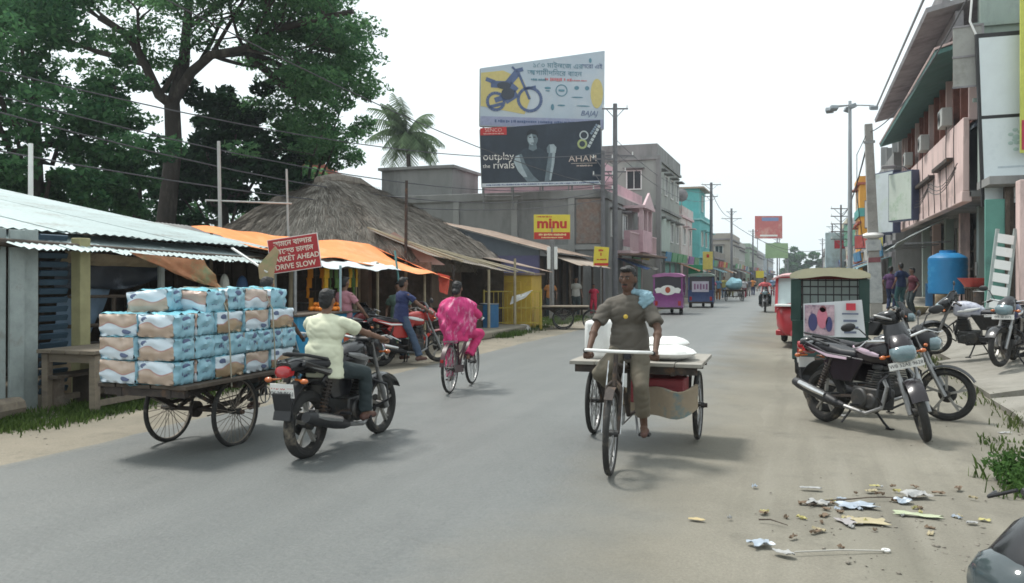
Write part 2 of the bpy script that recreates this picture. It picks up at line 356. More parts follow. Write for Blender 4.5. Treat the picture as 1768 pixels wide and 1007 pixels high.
gm = MB(); gm.sheet(lambda u, v: (-300 + 600 * u, -60 + 760 * v, -0.02 if True else 0), 6, 6)
tag(gm.build('ground', dirtL_m), kind='structure')
def nz(x, y, z=0.0): return mnoise.noise(Vector((x, y, z)))
rys = [-12 + 0.5 * i for i in range(120)] + [48 + 4 * i for i in range(90)]
mb = MB(); rings = []
for y in rys:
    k = 0.22 if y < 60 else 0.1
    xl = -6.75 + k * nz(0, y * 0.6) + 0.25 * nz(3, y * 0.15); xr = -0.30 + k * nz(7, y * 0.7) + 0.3 * nz(9, y * 0.13)
    rings.append([V(xl + (xr - xl) * t, y, 0.004 + 0.05 * (1 - (2 * t - 1) ** 2) - 0.012 * (1 if t in (0, 1) else 0)) for t in (0, .04, .2, .4, .6, .8, .96, 1)])
mb.loft(rings, False, False); tag(mb.build('road', road_m), kind='structure')
def verge(name, x0, x1, y0, y1, nx, ny, mat, amp, edge=0.25):
    def fn(u, v):
        x, y = x0 + (x1 - x0) * u, y0 + (y1 - y0) * v; e = min(1, u * 3.2 if name == 'dirt_verge' else u * 8, (1 - u) * 8, min(v, 1 - v) * 12)
        z = 0.002 + e * (0.012 + amp * (nz(x * 0.9, y * 0.9) * 0.6 + nz(x * 3, y * 3) * 0.3 + nz(x * 9, y * 9) * 0.14))
        return (x + edge * nz(y * 0.8, x) * (1 if 0 < u < 1 else 0.4), y, max(z, -0.015))
    mb = MB(); mb.sheet(fn, nx, ny); return tag(mb.build(name, mat, fix=False), kind='structure')
verge('dirt_verge', -0.75, 5.0, -2.0, 26.0, 70, 260, dirt_m, 0.03)
verge('dirt_strip', -11.5, -6.2, 0.0, 60.0, 36, 260, dirtL_m, 0.03)
verge('dirt_verge', -0.75, 2.9, 26.2, 60.0, 30, 100, dirtL_m, 0.03)

# grass and weeds: single blades too many to count
def blades(name, spots, label, mat, cat='grass'):
    """spots: (x, y, z, spread, n, height)"""
    g = np.random.default_rng(len(spots) + 17); Vv, F = [], []; base = 0
    for (x, y, z, sp, n, h) in spots:
        c = np.c_[g.normal(x, sp, n), g.normal(y, sp, n), np.full(n, z)]
        a = g.uniform(0, 2 * PI, n); hh = h * g.uniform(0.4, 1.15, n); w = 0.004 + 0.006 * g.random(n) * (1 + h * 4)
        t = np.c_[np.cos(a), np.sin(a), np.zeros(n)]; b = g.uniform(0, 2 * PI, n); lean = np.c_[np.cos(b), np.sin(b), np.zeros(n)] * (hh * g.uniform(0.1, 0.8, n))[:, None]
        up = np.c_[np.zeros(n), np.zeros(n), hh]
        p = np.stack([c - t * w[:, None], c + t * w[:, None], c + lean * .45 + up * .65 + t * w[:, None] * .8, c + lean * .45 + up * .65 - t * w[:, None] * .8, c + lean + up * .95], 1)
        Vv.append(p.reshape(-1, 3)); i = base + np.arange(n)[:, None] * 5
        F.append(np.concatenate([i + np.array([[0, 1, 2]]), i + np.array([[0, 2, 3]]), i + np.array([[3, 2, 4]])])); base += 5 * n
    o = npmesh(name, np.concatenate(Vv), np.concatenate(F), mat); return tag(o, label, cat, kind='stuff')
grass_m = leaf_mat('grass_blade', (0.035, 0.06, 0.018), (0.10, 0.15, 0.045)); weed_m = leaf_mat('weed_leaf', (0.03, 0.07, 0.022), (0.09, 0.17, 0.05))
g = random.Random(3)
sp = [(g.uniform(-8.75, -7.75), g.uniform(4.5, 11.0), 0.0, 0.14, 60, 0.10) for _ in range(170)]
blades('grass', sp, 'short green grass strip below the wooden table and tin shed', grass_m)
sp = [(g.uniform(-9.6, -7.7), g.uniform(24.8, 33), 0.0, 0.16, 40, 0.13) for _ in range(120)] + [(g.uniform(-8.0, -7.4), g.uniform(21, 24.5), 0.0, 0.1, 40, 0.16) for _ in range(30)]
blades('grass', sp, 'green grass patch by the yellow railing and purple shed', grass_m)
sp = [(2.28 + 0.12 * g.gauss(0, 1) + (0.05 * (y % 3)), y, 0.0, 0.10, int(4 + 36 * max(0, nz(y * .9, 5))), 0.12) for y in [7.9 + 0.09 * i for i in range(150)]]
blades('grass', sp, 'ragged grass along the edge of the concrete slabs', leaf_mat('dry_grass_blade', (0.05, 0.075, 0.025), (0.13, 0.16, 0.06)))

def leaves(clumps, seed, size=(0.10, 0.2), up=0.5):
    """clumps: (centre, radii, n). Returns arrays of bent leaf quads"""
    g = np.random.default_rng(seed); P = []
    for c, r, n in clumps:
        d = g.normal(size=(n, 3)); d /= np.linalg.norm(d, axis=1)[:, None]; rr = g.uniform(0.25, 1, (n, 1)) ** 0.45
        p = np.array(c) + d * rr * np.array(r)
        P.append(p)
    p = np.concatenate(P); n = len(p)
    nrm = g.normal(size=(n, 3)) + np.array([0, 0, up * 2]); nrm /= np.linalg.norm(nrm, axis=1)[:, None]
    a = g.normal(size=(n, 3)); t = np.cross(nrm, a); t /= np.linalg.norm(t, axis=1)[:, None]; b = np.cross(nrm, t)
    s = g.uniform(size[0], size[1], (n, 1)); w = s * g.uniform(0.35, 0.6, (n, 1))
    q = np.stack([p - t * s, p + b * w - nrm * s * .12, p + t * s, p - b * w - nrm * s * .12], 1).reshape(-1, 3)
    return q, np.arange(4 * n).reshape(n, 4)
# weed clump on the right, rooted by the slab
wd = thing('weed_clump', 'low green leafy weed clump on the dirt beside the slab', 'weeds', (1.80, 7.55, 0.0)); wd.scale = (.8, .8, .8)
cl = [((g.uniform(-.38, .55), g.uniform(-.55, .55), g.uniform(.04, .22)), (.16, .16, .10), 130) for _ in range(34)]
q, f = leaves(cl, 5, (0.018, 0.045), 0.4); tag(npmesh('foliage', q, f, weed_m, wd), kind='stuff')
mb = MB()
for _ in range(40):
    x, y = g.uniform(-.4, .55), g.uniform(-.55, .55); mb.tube([(x, y, 0), (x + g.uniform(-.1, .1), y + g.uniform(-.1, .1), g.uniform(.1, .26))], [.006, .003], 4)
mb.build('stem', weed_m, wd)['kind'] = 'stuff'
sp = [(1.85 + g.gauss(0, .25), 7.55 + g.gauss(0, .4), 0.0, .05, 12, .14) for _ in range(40)] + [(g.uniform(1.6, 2.3), g.uniform(8.2, 9.6), 0.0, .08, 10, .08) for _ in range(30)]
blades('grass', sp, 'thin grass blades growing among the leafy weed clump', grass_m)
# gravel and crumbs lying on the dirt
def pebbles(name, spots, label, mat):
    g = np.random.default_rng(11); Vv = []; F = []; b = 0
    oc = np.array([[1, 0, 0], [-1, 0, 0], [0, 1, 0], [0, -1, 0], [0, 0, 1], [0, 0, -1]], float)
    fc = np.array([[0, 2, 4], [2, 1, 4], [1, 3, 4], [3, 0, 4], [2, 0, 5], [1, 2, 5], [3, 1, 5], [0, 3, 5]])
    for x, y, z, r in spots:
        a = g.uniform(0, PI); s = oc * r * g.uniform(.6, 1.3, (6, 1)) * np.array([1, .8, .5]); c, si = math.cos(a), math.sin(a)
        Vv.append(np.c_[s[:, 0] * c - s[:, 1] * si + x, s[:, 0] * si + s[:, 1] * c + y, s[:, 2] + z]); F.append(fc + b); b += 6
    return tag(npmesh(name, np.concatenate(Vv), np.concatenate(F), mat), label, 'gravel', kind='stuff')
sp = []
for _ in range(2600):
    x = g.uniform(-.7, 2.3); y = g.uniform(3.2, 15)
    if nz(x * 1.3, y * 1.3, 8) + .35 * x - .35 > g.uniform(0, .9): sp.append((x, y, 0.016, abs(g.gauss(0, .006)) + .003))
for _ in range(260): sp.append((g.gauss(0.75, .45), g.gauss(5.7, .4), 0.016, abs(g.gauss(0, .007)) + .003))
for _ in range(700): sp.append((g.uniform(-9, -6.8), g.uniform(6, 30), 0.015, abs(g.gauss(0, .012)) + .004))
pebbles('gravel', sp, 'loose stones and crumbs on the bare dirt', M('pebble', (0.20, 0.18, 0.15), 0.9, 0.4, 3))

# ------------------------------------------------------------------ concrete aprons before the shops on the right
slab_m = M('apron_concrete', (0.235, 0.222, 0.193), 0.9, 0.15, 2.5, 0.35, 20, rgb2=(0.16, 0.15, 0.125), mix_scale=1.1, mix=0.5)
def slab(name, x0, x1, y0, y1, z0, z1, th=0.3, seed=0):
    def fn(u, v):
        x, y = x0 + (x1 - x0) * u, y0 + (y1 - y0) * v
        j = 0.05 * nz(y * 1.3, seed) if u == 0 else 0
        return (x + j, y + 0.03 * nz(x * 2, seed + 5) * (v in (0, 1)), z0 + (z1 - z0) * u + 0.012 * nz(x * 1.5, y * 1.5, seed))
    mb = MB(); mb.sheet(fn, 10, 24, th); return tag(mb.build(name, slab_m), kind='structure')
slab('concrete_ramp', 2.35, 4.75, 12.6, 17.2, 0.10, 0.50, 0.3, 1)
slab('concrete_ramp', 2.30, 4.75, 8.2, 12.25, 0.08, 0.42, 0.3, 2)
slab('concrete_apron', 2.60, 4.78, 17.4, 43.0, 0.12, 0.62, 0.3, 3)
mb = MB()
mb.box((6.9, 19.0, 0.42), (4.2, 14.0, 0.90)); tag(mb.build('raised_floor', slab_m, bevel=0.02), kind='structure')
mb = MB(); mb.box((6.9, 34.9, 0.35), (4.2, 17.7, 0.75)); tag(mb.build('raised_floor', slab_m, bevel=0.02), kind='structure')
brick_m = M('worn_step_plaster', (0.30, 0.215, 0.16), 0.9, 0.2, 5, 0.3, 30, rgb2=(0.18, 0.13, 0.10), mix_scale=2.5, mix=0.4)
st = thing('brown_steps', 'worn brown plastered steps behind the parked motorcycle', 'steps', (4.0, 14.9, 0))
put('step', brick_m, st, box=((.28, 0, .42), (.46, 2.4, .42)), bevel=.02)
put('step', brick_m, st, box=((.62, .1, .60), (.5, 2.3, .48)), bevel=.02)

# ------------------------------------------------------------------ window and shutter pieces shared by the buildings
_cache = {}
def win(parent, pos, rz, w, h, fm, pane=None, bars=1, shade=None, name='window', deep=0.07):
    """window: frame, pane (sub-part), optional sunshade slab; local -Y looks out"""
    pane = pane or glass_dark; k = (name, round(w, 2), round(h, 2), fm.name, pane.name, bars)
    if k not in _cache:
        a = MB(); t = 0.07
        for sx in (-1, 1): a.box((sx * (w / 2 - t / 2), -deep / 2, 0), (t, deep, h))
        for sz in (-1, 1): a.box((0, -deep / 2, sz * (h / 2 - t / 2)), (w - 2 * t, deep * .9, t))
        for i in range(bars): a.box((-w / 2 + w * (i + 1) / (bars + 1), -deep * .35, 0), (.045, deep * .6, h - 2 * t))
        b = MB(); b.box((0, -.012, 0), (w - 2 * t + .01, .012, h - 2 * t + .01)); _cache[k] = (a.mesh(name, fm, 0), b.mesh('pane', pane, 0))
    f, p = _cache[k]; o = bpy.data.objects.new(name, f); COL.objects.link(o); o.parent = parent; o.location = pos; o.rotation_euler = (0, 0, rz)
    q = bpy.data.objects.new('pane', p); COL.objects.link(q); q.parent = o
    if shade:
        m = MB(); m.box((0, -.25, h / 2 + .1), (w + .3, .5, .07)); s = m.build('sunshade', shade, o)
    return o
def shutter(parent, pos, rz, w, h, mat, fm=None):
    k = ('shut', round(w, 2), round(h, 2), mat.name)
    if k not in _cache:
        a = MB(); n = int(h / 0.11)
        a.sheet(lambda u, v: (-w / 2 + w * u, -.03 - .018 * abs(math.sin(PI * v * n)), h * v), 1, n * 2); _cache[k] = a.mesh('shutter', mat, 25)
    o = bpy.data.objects.new('shutter', _cache[k]); COL.objects.link(o); o.parent = parent; o.location = pos; o.rotation_euler = (0, 0, rz)
    if fm:
        a = MB()
        for sx in (-1, 1): a.box((sx * (w / 2 + .05), -.05, h / 2), (.1, .12, h))
        a.box((0, -.06, h + .12), (w + .2, .16, .24)); a.build('shutter_frame', fm, o)
    return o
def corr(name, p00, p10, p01, p11, mat, parent, pitch=0.11, amp=0.014, nv=5, sag=0.0, ragged=0.0, seed=0):
    """one corrugated sheet: p00->p10 across the ribs, p00->p01 down the ribs"""
    p00, p10, p01, p11 = map(Vector, (p00, p10, p01, p11)); w = (p10 - p00).length; n = max(4, int(w / pitch)) * 4
    nn = (p10 - p00).cross(p01 - p00).normalized()
    if nn.z < 0: nn = -nn
    rg = random.Random(seed); off = [rg.uniform(-ragged, ragged) for _ in range(3)]
    def fn(u, v):
        a = p00.lerp(p10, u); b = p01.lerp(p11, u); e = (b - a).normalized() * (ragged * (off[0] + .5 * math.sin(u * 5 + seed)) if v == 1 else 0)
        return a.lerp(b, v) + nn * (amp * math.sin(u * n / 4 * 2 * PI)) - V(0, 0, sag * math.sin(PI * v)) + e
    m = MB(); m.sheet(fn, n, nv, 0.004); return m.build(name, mat, parent, smooth=60)
def roof_sheets(parent, p00, p10, p01, p11, n, mat, name='roof_sheet', **k):
    p00, p10, p01, p11 = map(Vector, (p00, p10, p01, p11))
    for i in range(n):
        a, b = i / n, (i + 1) / n + 0.02; lift = V(0, 0, 0.008 * (i % 2) + 0.004 * rnd.random())
        corr(name, p00.lerp(p10, a) + lift, p00.lerp(p10, b) + lift, p01.lerp(p11, a) + lift, p01.lerp(p11, b) + lift, mat, parent, seed=i, **k)
# ------------------------------------------------------------------ pink shop building on the right
pink_m = M('pink_plaster', (0.66, 0.50, 0.47), 0.85, 0.1, 2.0, 0.15, 20, rgb2=(0.40, 0.31, 0.29), mix_scale=1.3, mix=0.45, stretch=(1, 1, .3))
green_soff = M('green_soffit_paint', (0.10, 0.20, 0.185), 0.8, 0.15, 2, rgb2=(0.13, 0.2, 0.2), mix_scale=1.5, mix=0.4)
eave_grey = M('grey_roof_edge', (0.26, 0.25, 0.26), 0.85, 0.2, 2, rgb2=(0.15, 0.14, 0.15), mix_scale=0.8, mix=0.5)
brown_wood = M('reddish_wood_post', (0.24, 0.10, 0.075), 0.7, 0.25, 5)
pale_green = M('pale_green_wall', (0.30, 0.36, 0.33), 0.85, 0.12, 1.5, 0.15, 20, rgb2=(0.20, 0.23, 0.22), mix_scale=0.7, mix=0.45, stretch=(1, 1, .4))
green_door = M('green_door_paint', (0.11, 0.28, 0.235), 0.6, 0.12, 3, rgb2=(0.08, 0.19, 0.17), mix_scale=2, mix=0.4)
beige_shut = M('beige_shutter', (0.38, 0.36, 0.30), 0.55, 0.12, 3, rgb2=(0.25, 0.23, 0.19), mix_scale=2, mix=0.4)
grey_shut = M('grey_shutter', (0.25, 0.26, 0.27), 0.5, 0.15, 3, rgb2=(0.16, 0.15, 0.14), mix_scale=2, mix=0.4)
blue_pane = M('blue_grey_pane', (0.09, 0.12, 0.16), 0.25, 0.3, 1.5)
XF = 4.2
pb = thing('pink_shop_building', 'two-storey pink shop building with green eaves along the right side', 'building', (XF, 26, 0))
def W(x, y, z): return (x - XF, y - 26, z)
def pbx(name, mat, x0, x1, y0, y1, z0, z1, bevel=0, parent=pb):
    return put(name, mat, parent, box=(W((x0 + x1) / 2, (y0 + y1) / 2, (z0 + z1) / 2), (x1 - x0, y1 - y0, z1 - z0)), bevel=bevel)
pbx('wall', dark_conc, 5.75, 9.0, 26.1, 42.5, 0.7, 8.6)
pbx('balcony_wall', pink_m, 4.2, 4.36, 26.0, 42.6, 4.02, 6.05, .02)
pbx('balcony_floor', dark_conc, 4.36, 5.75, 26.0, 42.6, 3.86, 4.02)
pbx('balcony_end', pink_m, 4.36, 5.75, 42.44, 42.6, 4.02, 8.2)
pbx('fascia_beam', pink_m, 4.17, 4.42, 26.0, 42.6, 3.72, 4.02, .02)
pbx('upper_wall', blue_pane, 4.72, 4.78, 26.1, 42.44, 6.0, 7.95)
for i in range(13):
    y = 26.4 + i * 1.31
    pbx('post', brown_wood if i % 3 else pink_m, 4.42, 4.62, y, y + .16, 6.05, 7.98)
    if i < 12: win(pb, W(4.7, y + .74, 7.0), -PI / 2, 1.06, 1.75, white_paint if i in (3, 8) else brown_wood, blue_pane, 1, None, 'window')
# eaves: sloping green soffit slab and a second grey slab above it
mb = MB(); mb.sheet(lambda u, v: W(3.45 + 1.5 * u, 25.6 + 17.4 * v, 7.86 + .42 * u), 2, 8, .12); mb.build('green_eave', green_soff, pb)
mb = MB(); mb.sheet(lambda u, v: W(3.42 + 1.6 * u, 25.55 + 17.5 * v, 7.93 + .5 * u), 2, 8, .06); mb.build('eave_edge', pink_m, pb)
pbx('parapet', eave_grey, 3.95, 4.15, 25.6, 43, 8.33, 8.9)
mb = MB(); mb.sheet(lambda u, v: W(3.2 + 2.2 * u, 25.4 + 17.3 * v, 9.0 + .5 * u), 2, 8, .14); mb.build('roof_slab', eave_grey, pb)
pbx('roof_parapet', eave_grey, 3.6, 3.8, 25.4, 42.7, 9.1, 9.62)
pbx('roof_rail', steel, 3.28, 3.34, 25.4, 42.7, 9.62, 9.68)
# rusty ledges and conduit on the pink band
for (y0, y1, z) in ((27.6, 30.6, 5.05), (31.2, 35.6, 4.95)): pbx('rusty_ledge', rust_iron, 4.02, 4.2, y0, y1, z, z + .11)
for i in range(9):
    y = 27.2 + i * 1.35 + rnd.uniform(-.3, .3); z1 = rnd.choice([6.2, 7.6, 5.2]); mb = MB()
    mb.tube([W(4.15, y + .1 * math.sin(k), z1 + (3.75 - z1) * k / 5) for k in range(6)], .014, 5); mb.build('hanging_cable', black_plastic, pb)
mb = MB(); mb.tube([W(4.2, 36.0, 5.6), W(3.75, 36.0, 5.95), W(3.4, 36.0, 5.98)], .025, 6); mb.build('lamp_arm', steel, pb)
mb = MB(); mb.box(W(3.2, 36.0, 5.96), (.5, .22, .12)); mb.build('street_lamp_head', eave_grey, pb, bevel=.03)
# ground floor shops
for i in range(6):
    y = 26.3 + i * 3.2
    pbx('column', pale_green if i % 2 else pink_m, 5.2, 5.5, y, y + .35, .7, 3.86, .01)
for i, m_ in enumerate((None, None, beige_shut, None, grey_shut)):
    y = 26.3 + i * 3.2 + .35 + 1.42
    if m_: shutter(pb, W(5.62, y, .74), -PI / 2, 2.6, 2.75, m_, dark_conc)
    else:
        pbx('shop_shade_panel', dark_in, 5.6, 5.74, y - 1.35, y + 1.35, .74, 3.3)  # solid dark panel, its colour stands in for the shade inside an open shop
        pbx('door_leaf', green_door if i == 0 else dark_wood, 5.3, 5.36, y - 1.3, y - .45, .74, 3.2)
        for q in range(3): pbx('shelf', dark_wood, 5.48, 5.6, y - .4, y + 1.3, 1.3 + .6 * q, 1.34 + .6 * q)
# hanging boxed signs above the shops
def boxsign(label, loc, rz, w, h, th, body_m, face_m, tilt=0.0, lines=None, group='sign boxes on the right-hand shops'):
    s = thing('shop_sign', label, 'sign', loc, rz, group, rx=tilt)
    put('sign_case', body_m, s, box=((0, 0, 0), (w, th, h)), bevel=.01)
    put('sign_face', face_m, s, box=((0, -th / 2 - .004, 0), (w - .1, .008, h - .1)))
    for (tx, m_, sz, x, z) in (lines or []): text(tx, 'lettering', m_, s, (x, -th / 2 - .011, z), (PI / 2, 0, 0), sz)
    return s
face_pale = M('faded_sign_face', (0.52, 0.58, 0.60), 0.4, 0.1, 2, rgb2=(0.42, 0.5, 0.44), mix_scale=1.2, mix=0.5)
face_green = M('green_white_sign_face', (0.5, 0.56, 0.5), 0.4, 0.1, 2, rgb2=(0.2, 0.34, 0.2), mix_scale=0.8, mix=0.4)
case_blue = M('dark_blue_case', (0.06, 0.075, 0.13), 0.5, 0.2, 3)
boxsign('tall pale sign box with dark blue side above the shops', (3.55, 40.2, 4.9), R(-62), 1.35, 2.7, .35, case_blue, face_pale)
boxsign('green and white sign box hanging below the pink balcony', (3.7, 35.6, 4.75), R(-62), 1.5, 1.9, .3, case_blue, face_green)
ws = thing('white_shop_sign', 'tall white framed shop sign on the pale green wall', 'sign', A(1739, 205, 21.7), R(8), None, ry=R(-2))
put('sign_frame', black_plastic, ws, box=((0, 0.03, 0), (1.36, .1, 4.5)), bevel=.01)
for z, h in ((1.12, 2.02), (-1.08, 2.2)): put('sign_face', M('white_flex', (0.62, 0.68, 0.70), 0.4, 0.06, 2, rgb2=(0.5, 0.56, 0.58), mix_scale=1, mix=0.3), ws, box=((0, -.028, z), (1.22, .012, h)))
put('sign_band', M('pale_red_band', (0.6, 0.42, 0.42), .5), ws, box=((0, -.037, -1.62), (1.2, .004, .12)))
for i in range(3): put('text_line', M('grey_print', (0.42, 0.48, 0.52), .5), ws, box=((.12, -.037, -1.25 - .5 * i * (i > 0) * .8), (.8 - .1 * i, .004, .05)))
mb = MB()
for k in range(14):
    a = k * .9; mb.ell((.2 + .22 * math.cos(a) * (k / 14), -.037, -.62 + .34 * math.sin(a) * (k / 14) + .1), (.07, .004, .05), 8, 4)
mb.build('flower_print', M('grey_green_print', (0.40, 0.52, 0.5), .5), ws)
ys = thing('yellow_green_sign', 'narrow yellow-green sign strip with red block beside the white sign', 'sign', A(1797, 130, 21.2), R(8))
put('sign_board', M('yellow_green_flex', (0.50, 0.52, 0.10), 0.5), ys, box=((0, 0, 0), (.95, .06, 3.9)))
put('red_block', M('crimson_flex', (0.42, 0.03, 0.07), 0.5), ys, box=((0, -.035, -1.5), (.9, .012, .75)))
# pale green neighbour with its side wall towards the camera
nb = thing('pale_green_building', 'pale green building at the right edge with dark entrance below', 'building', (4.6, 25.2, 0))
def nbx(name, mat, x0, x1, y0, y1, z0, z1, bevel=0): return put(name, mat, nb, box=(((x0 + x1) / 2 - 4.6, (y0 + y1) / 2 - 25.2, (z0 + z1) / 2), (x1 - x0, y1 - y0, z1 - z0)), bevel=bevel)
nbx('side_wall', pale_green, 4.48, 10, 25.2, 25.55, 4.15, 12.5)
nbx('balcony_slab', dark_conc, 4.4, 10, 23.6, 25.2, 3.95, 4.15)
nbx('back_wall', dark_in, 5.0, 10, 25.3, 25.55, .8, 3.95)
nbx('door', green_door, 4.36, 4.80, 23.9, 24.0, .55, 3.6, .01)
nbx('door_frame', dark_wood, 4.80, 4.9, 23.86, 24.02, .55, 3.8)
nbx('pillar', pink_m, 4.86, 5.2, 22.7, 23.1, .87, 3.95, .02)
nbx('dark_column', dark_wood, 4.9, 5.1, 24.4, 24.6, .87, 3.95)
for i in range(3): nbx('wall_ledge', pale_green, 4.3, 10, 25.12, 25.2, 6.3 + 2 * i, 6.4 + 2 * i)
pn = thing('grey_notice_board', 'weathered grey hanging board under the green eave', 'board', A(1671, 98, 22.2), R(-10))
put('panel', M('weathered_grey_board', (0.33, 0.33, 0.31), .8, .12, 2, rgb2=(0.24, .24, .22), mix_scale=1.5, mix=.5), pn, box=((0, 0, 0), (.7, .08, 1.6)), bevel=.01)
mb = MB()
for z in (-.8, 0, .8): mb.box((0, -.05, z), (.74, .03, .05))
mb.box((.35, -.05, 0), (.05, .03, 1.6)); mb.build('frame', eave_grey, pn)
mb = MB(); mb.tube([(.1, -.06, 1.6), (.05, -.1, .9), (.2, -.12, .5)], .03, 6); mb.build('drain_pipe', white_paint, pn)
# leaning ladder
ld = thing('leaning_ladder', 'pale wooden ladder board leaning against the dark shop front', 'ladder', (4.3, 22.5, .5), R(10))
for sx in (-.2, .2):
    m_ = MB(); m_.bar((sx, 0, 0), (sx + .42, .4, 2.3), .05, .08); m_.build('rail', grey_wood, ld)
for i in range(7):
    t = (i + .6) / 7.4; m_ = MB(); m_.box((.42 * t, .4 * t - .02, 2.3 * t), (.36, .03, .22), (R(-10), R(10), 0)); m_.build('rung', white_paint, ld)
# awnings of faded sheet in front of the shops
for i, (y0, y1, lb) in enumerate(((33.2, 36.2, 'faded grey tin awning hanging below the sign boxes'), (36.6, 39.8, 'striped grey-green tin awning nearer the concrete pole'))):
    aw = thing('tin_awning', lb, 'awning', (3.2, y0, 0), 0, 'awnings on the right-hand shops')
    roof_sheets(aw, (1.7, 0, 3.75), (1.7, y1 - y0, 3.75), (.0 + .25 * i, 0, 2.85), (.2, y1 - y0, 2.75), 4, M('faded_tin', (0.33, 0.38, 0.38), 0.55, 0.15, 3, rgb2=(0.24, 0.24, 0.22), mix_scale=1.5, mix=0.5, rand=.15), 'awning_sheet', amp=.012)
    m_ = MB(); m_.bar((1.8, .1, 2.9), (.3, .1, 2.85), .05, .05); m_.bar((1.8, y1 - y0 - .1, 2.9), (.3, y1 - y0 - .1, 2.85), .05, .05); m_.build('bracket', steel, aw)
# blue water tank on a stand
tk = thing('water_tank', 'bright blue ribbed plastic water tank on a metal stand', 'tank', (4.35, 29.6, .62))
tm = M('blue_tank_plastic', (0.03, 0.23, 0.50), 0.4, 0.1, 3, rgb2=(0.06, 0.3, 0.55), mix_scale=3, mix=.4)
prof = [(.0, .5)] + [(.56 + .018 * (k % 2), .5 + 1.12 * k / 12) for k in range(13)] + [(.5, 1.68), (.3, 1.78), (.24, 1.78), (.24, 1.86), (0, 1.87)]
mb = MB(); mb.loft([[V(max(r, .001) * math.cos(2 * PI * j / 28), max(r, .001) * math.sin(2 * PI * j / 28), z) for j in range(28)] for r, z in prof]); mb.build('tank_body', tm, tk, smooth=30)
mb = MB(); mb.torus((0, 0, .5), (0, 0, 1), .5, .02, 24, 6); mb.build('stand_ring', rust_iron, tk)
for a in range(3):
    mb = MB(); c, s_ = math.cos(a * 2.1 + .4) * .45, math.sin(a * 2.1 + .4) * .45; mb.cyl((c, s_, 0), (c, s_, .5), .03, n=8); mb.build('stand_leg', rust_iron, tk)
# red tub on a small dark table, stacked goods beside
tb = thing('wooden_stool_table', 'dark wooden stand with legs in front of the blue tank', 'table', (4.7, 26.6, .62))
put('table_top', dark_wood, tb, box=((0, 0, .72), (.6, 1.1, .05)), bevel=.01)
for sx in (-.25, .25):
    for sy in (-.48, -.1, .25, .48): put('leg', dark_wood, tb, box=((sx, sy, .35), (.05, .05, .7)))
rt = thing('red_basin', 'wide red plastic basin on the dark stand', 'basin', (4.62, 26.5, 1.365))
prof = [(.3, 0), (.46, .24), (.49, .25), (.47, .22), (.3, .03)]
mb = MB(); mb.loft([[V(r * math.cos(2 * PI * j / 24), r * 1.1 * math.sin(2 * PI * j / 24), z) for j in range(24)] for r, z in prof]); mb.build('tub', M('red_plastic', (0.48, 0.07, 0.06), .45), rt)
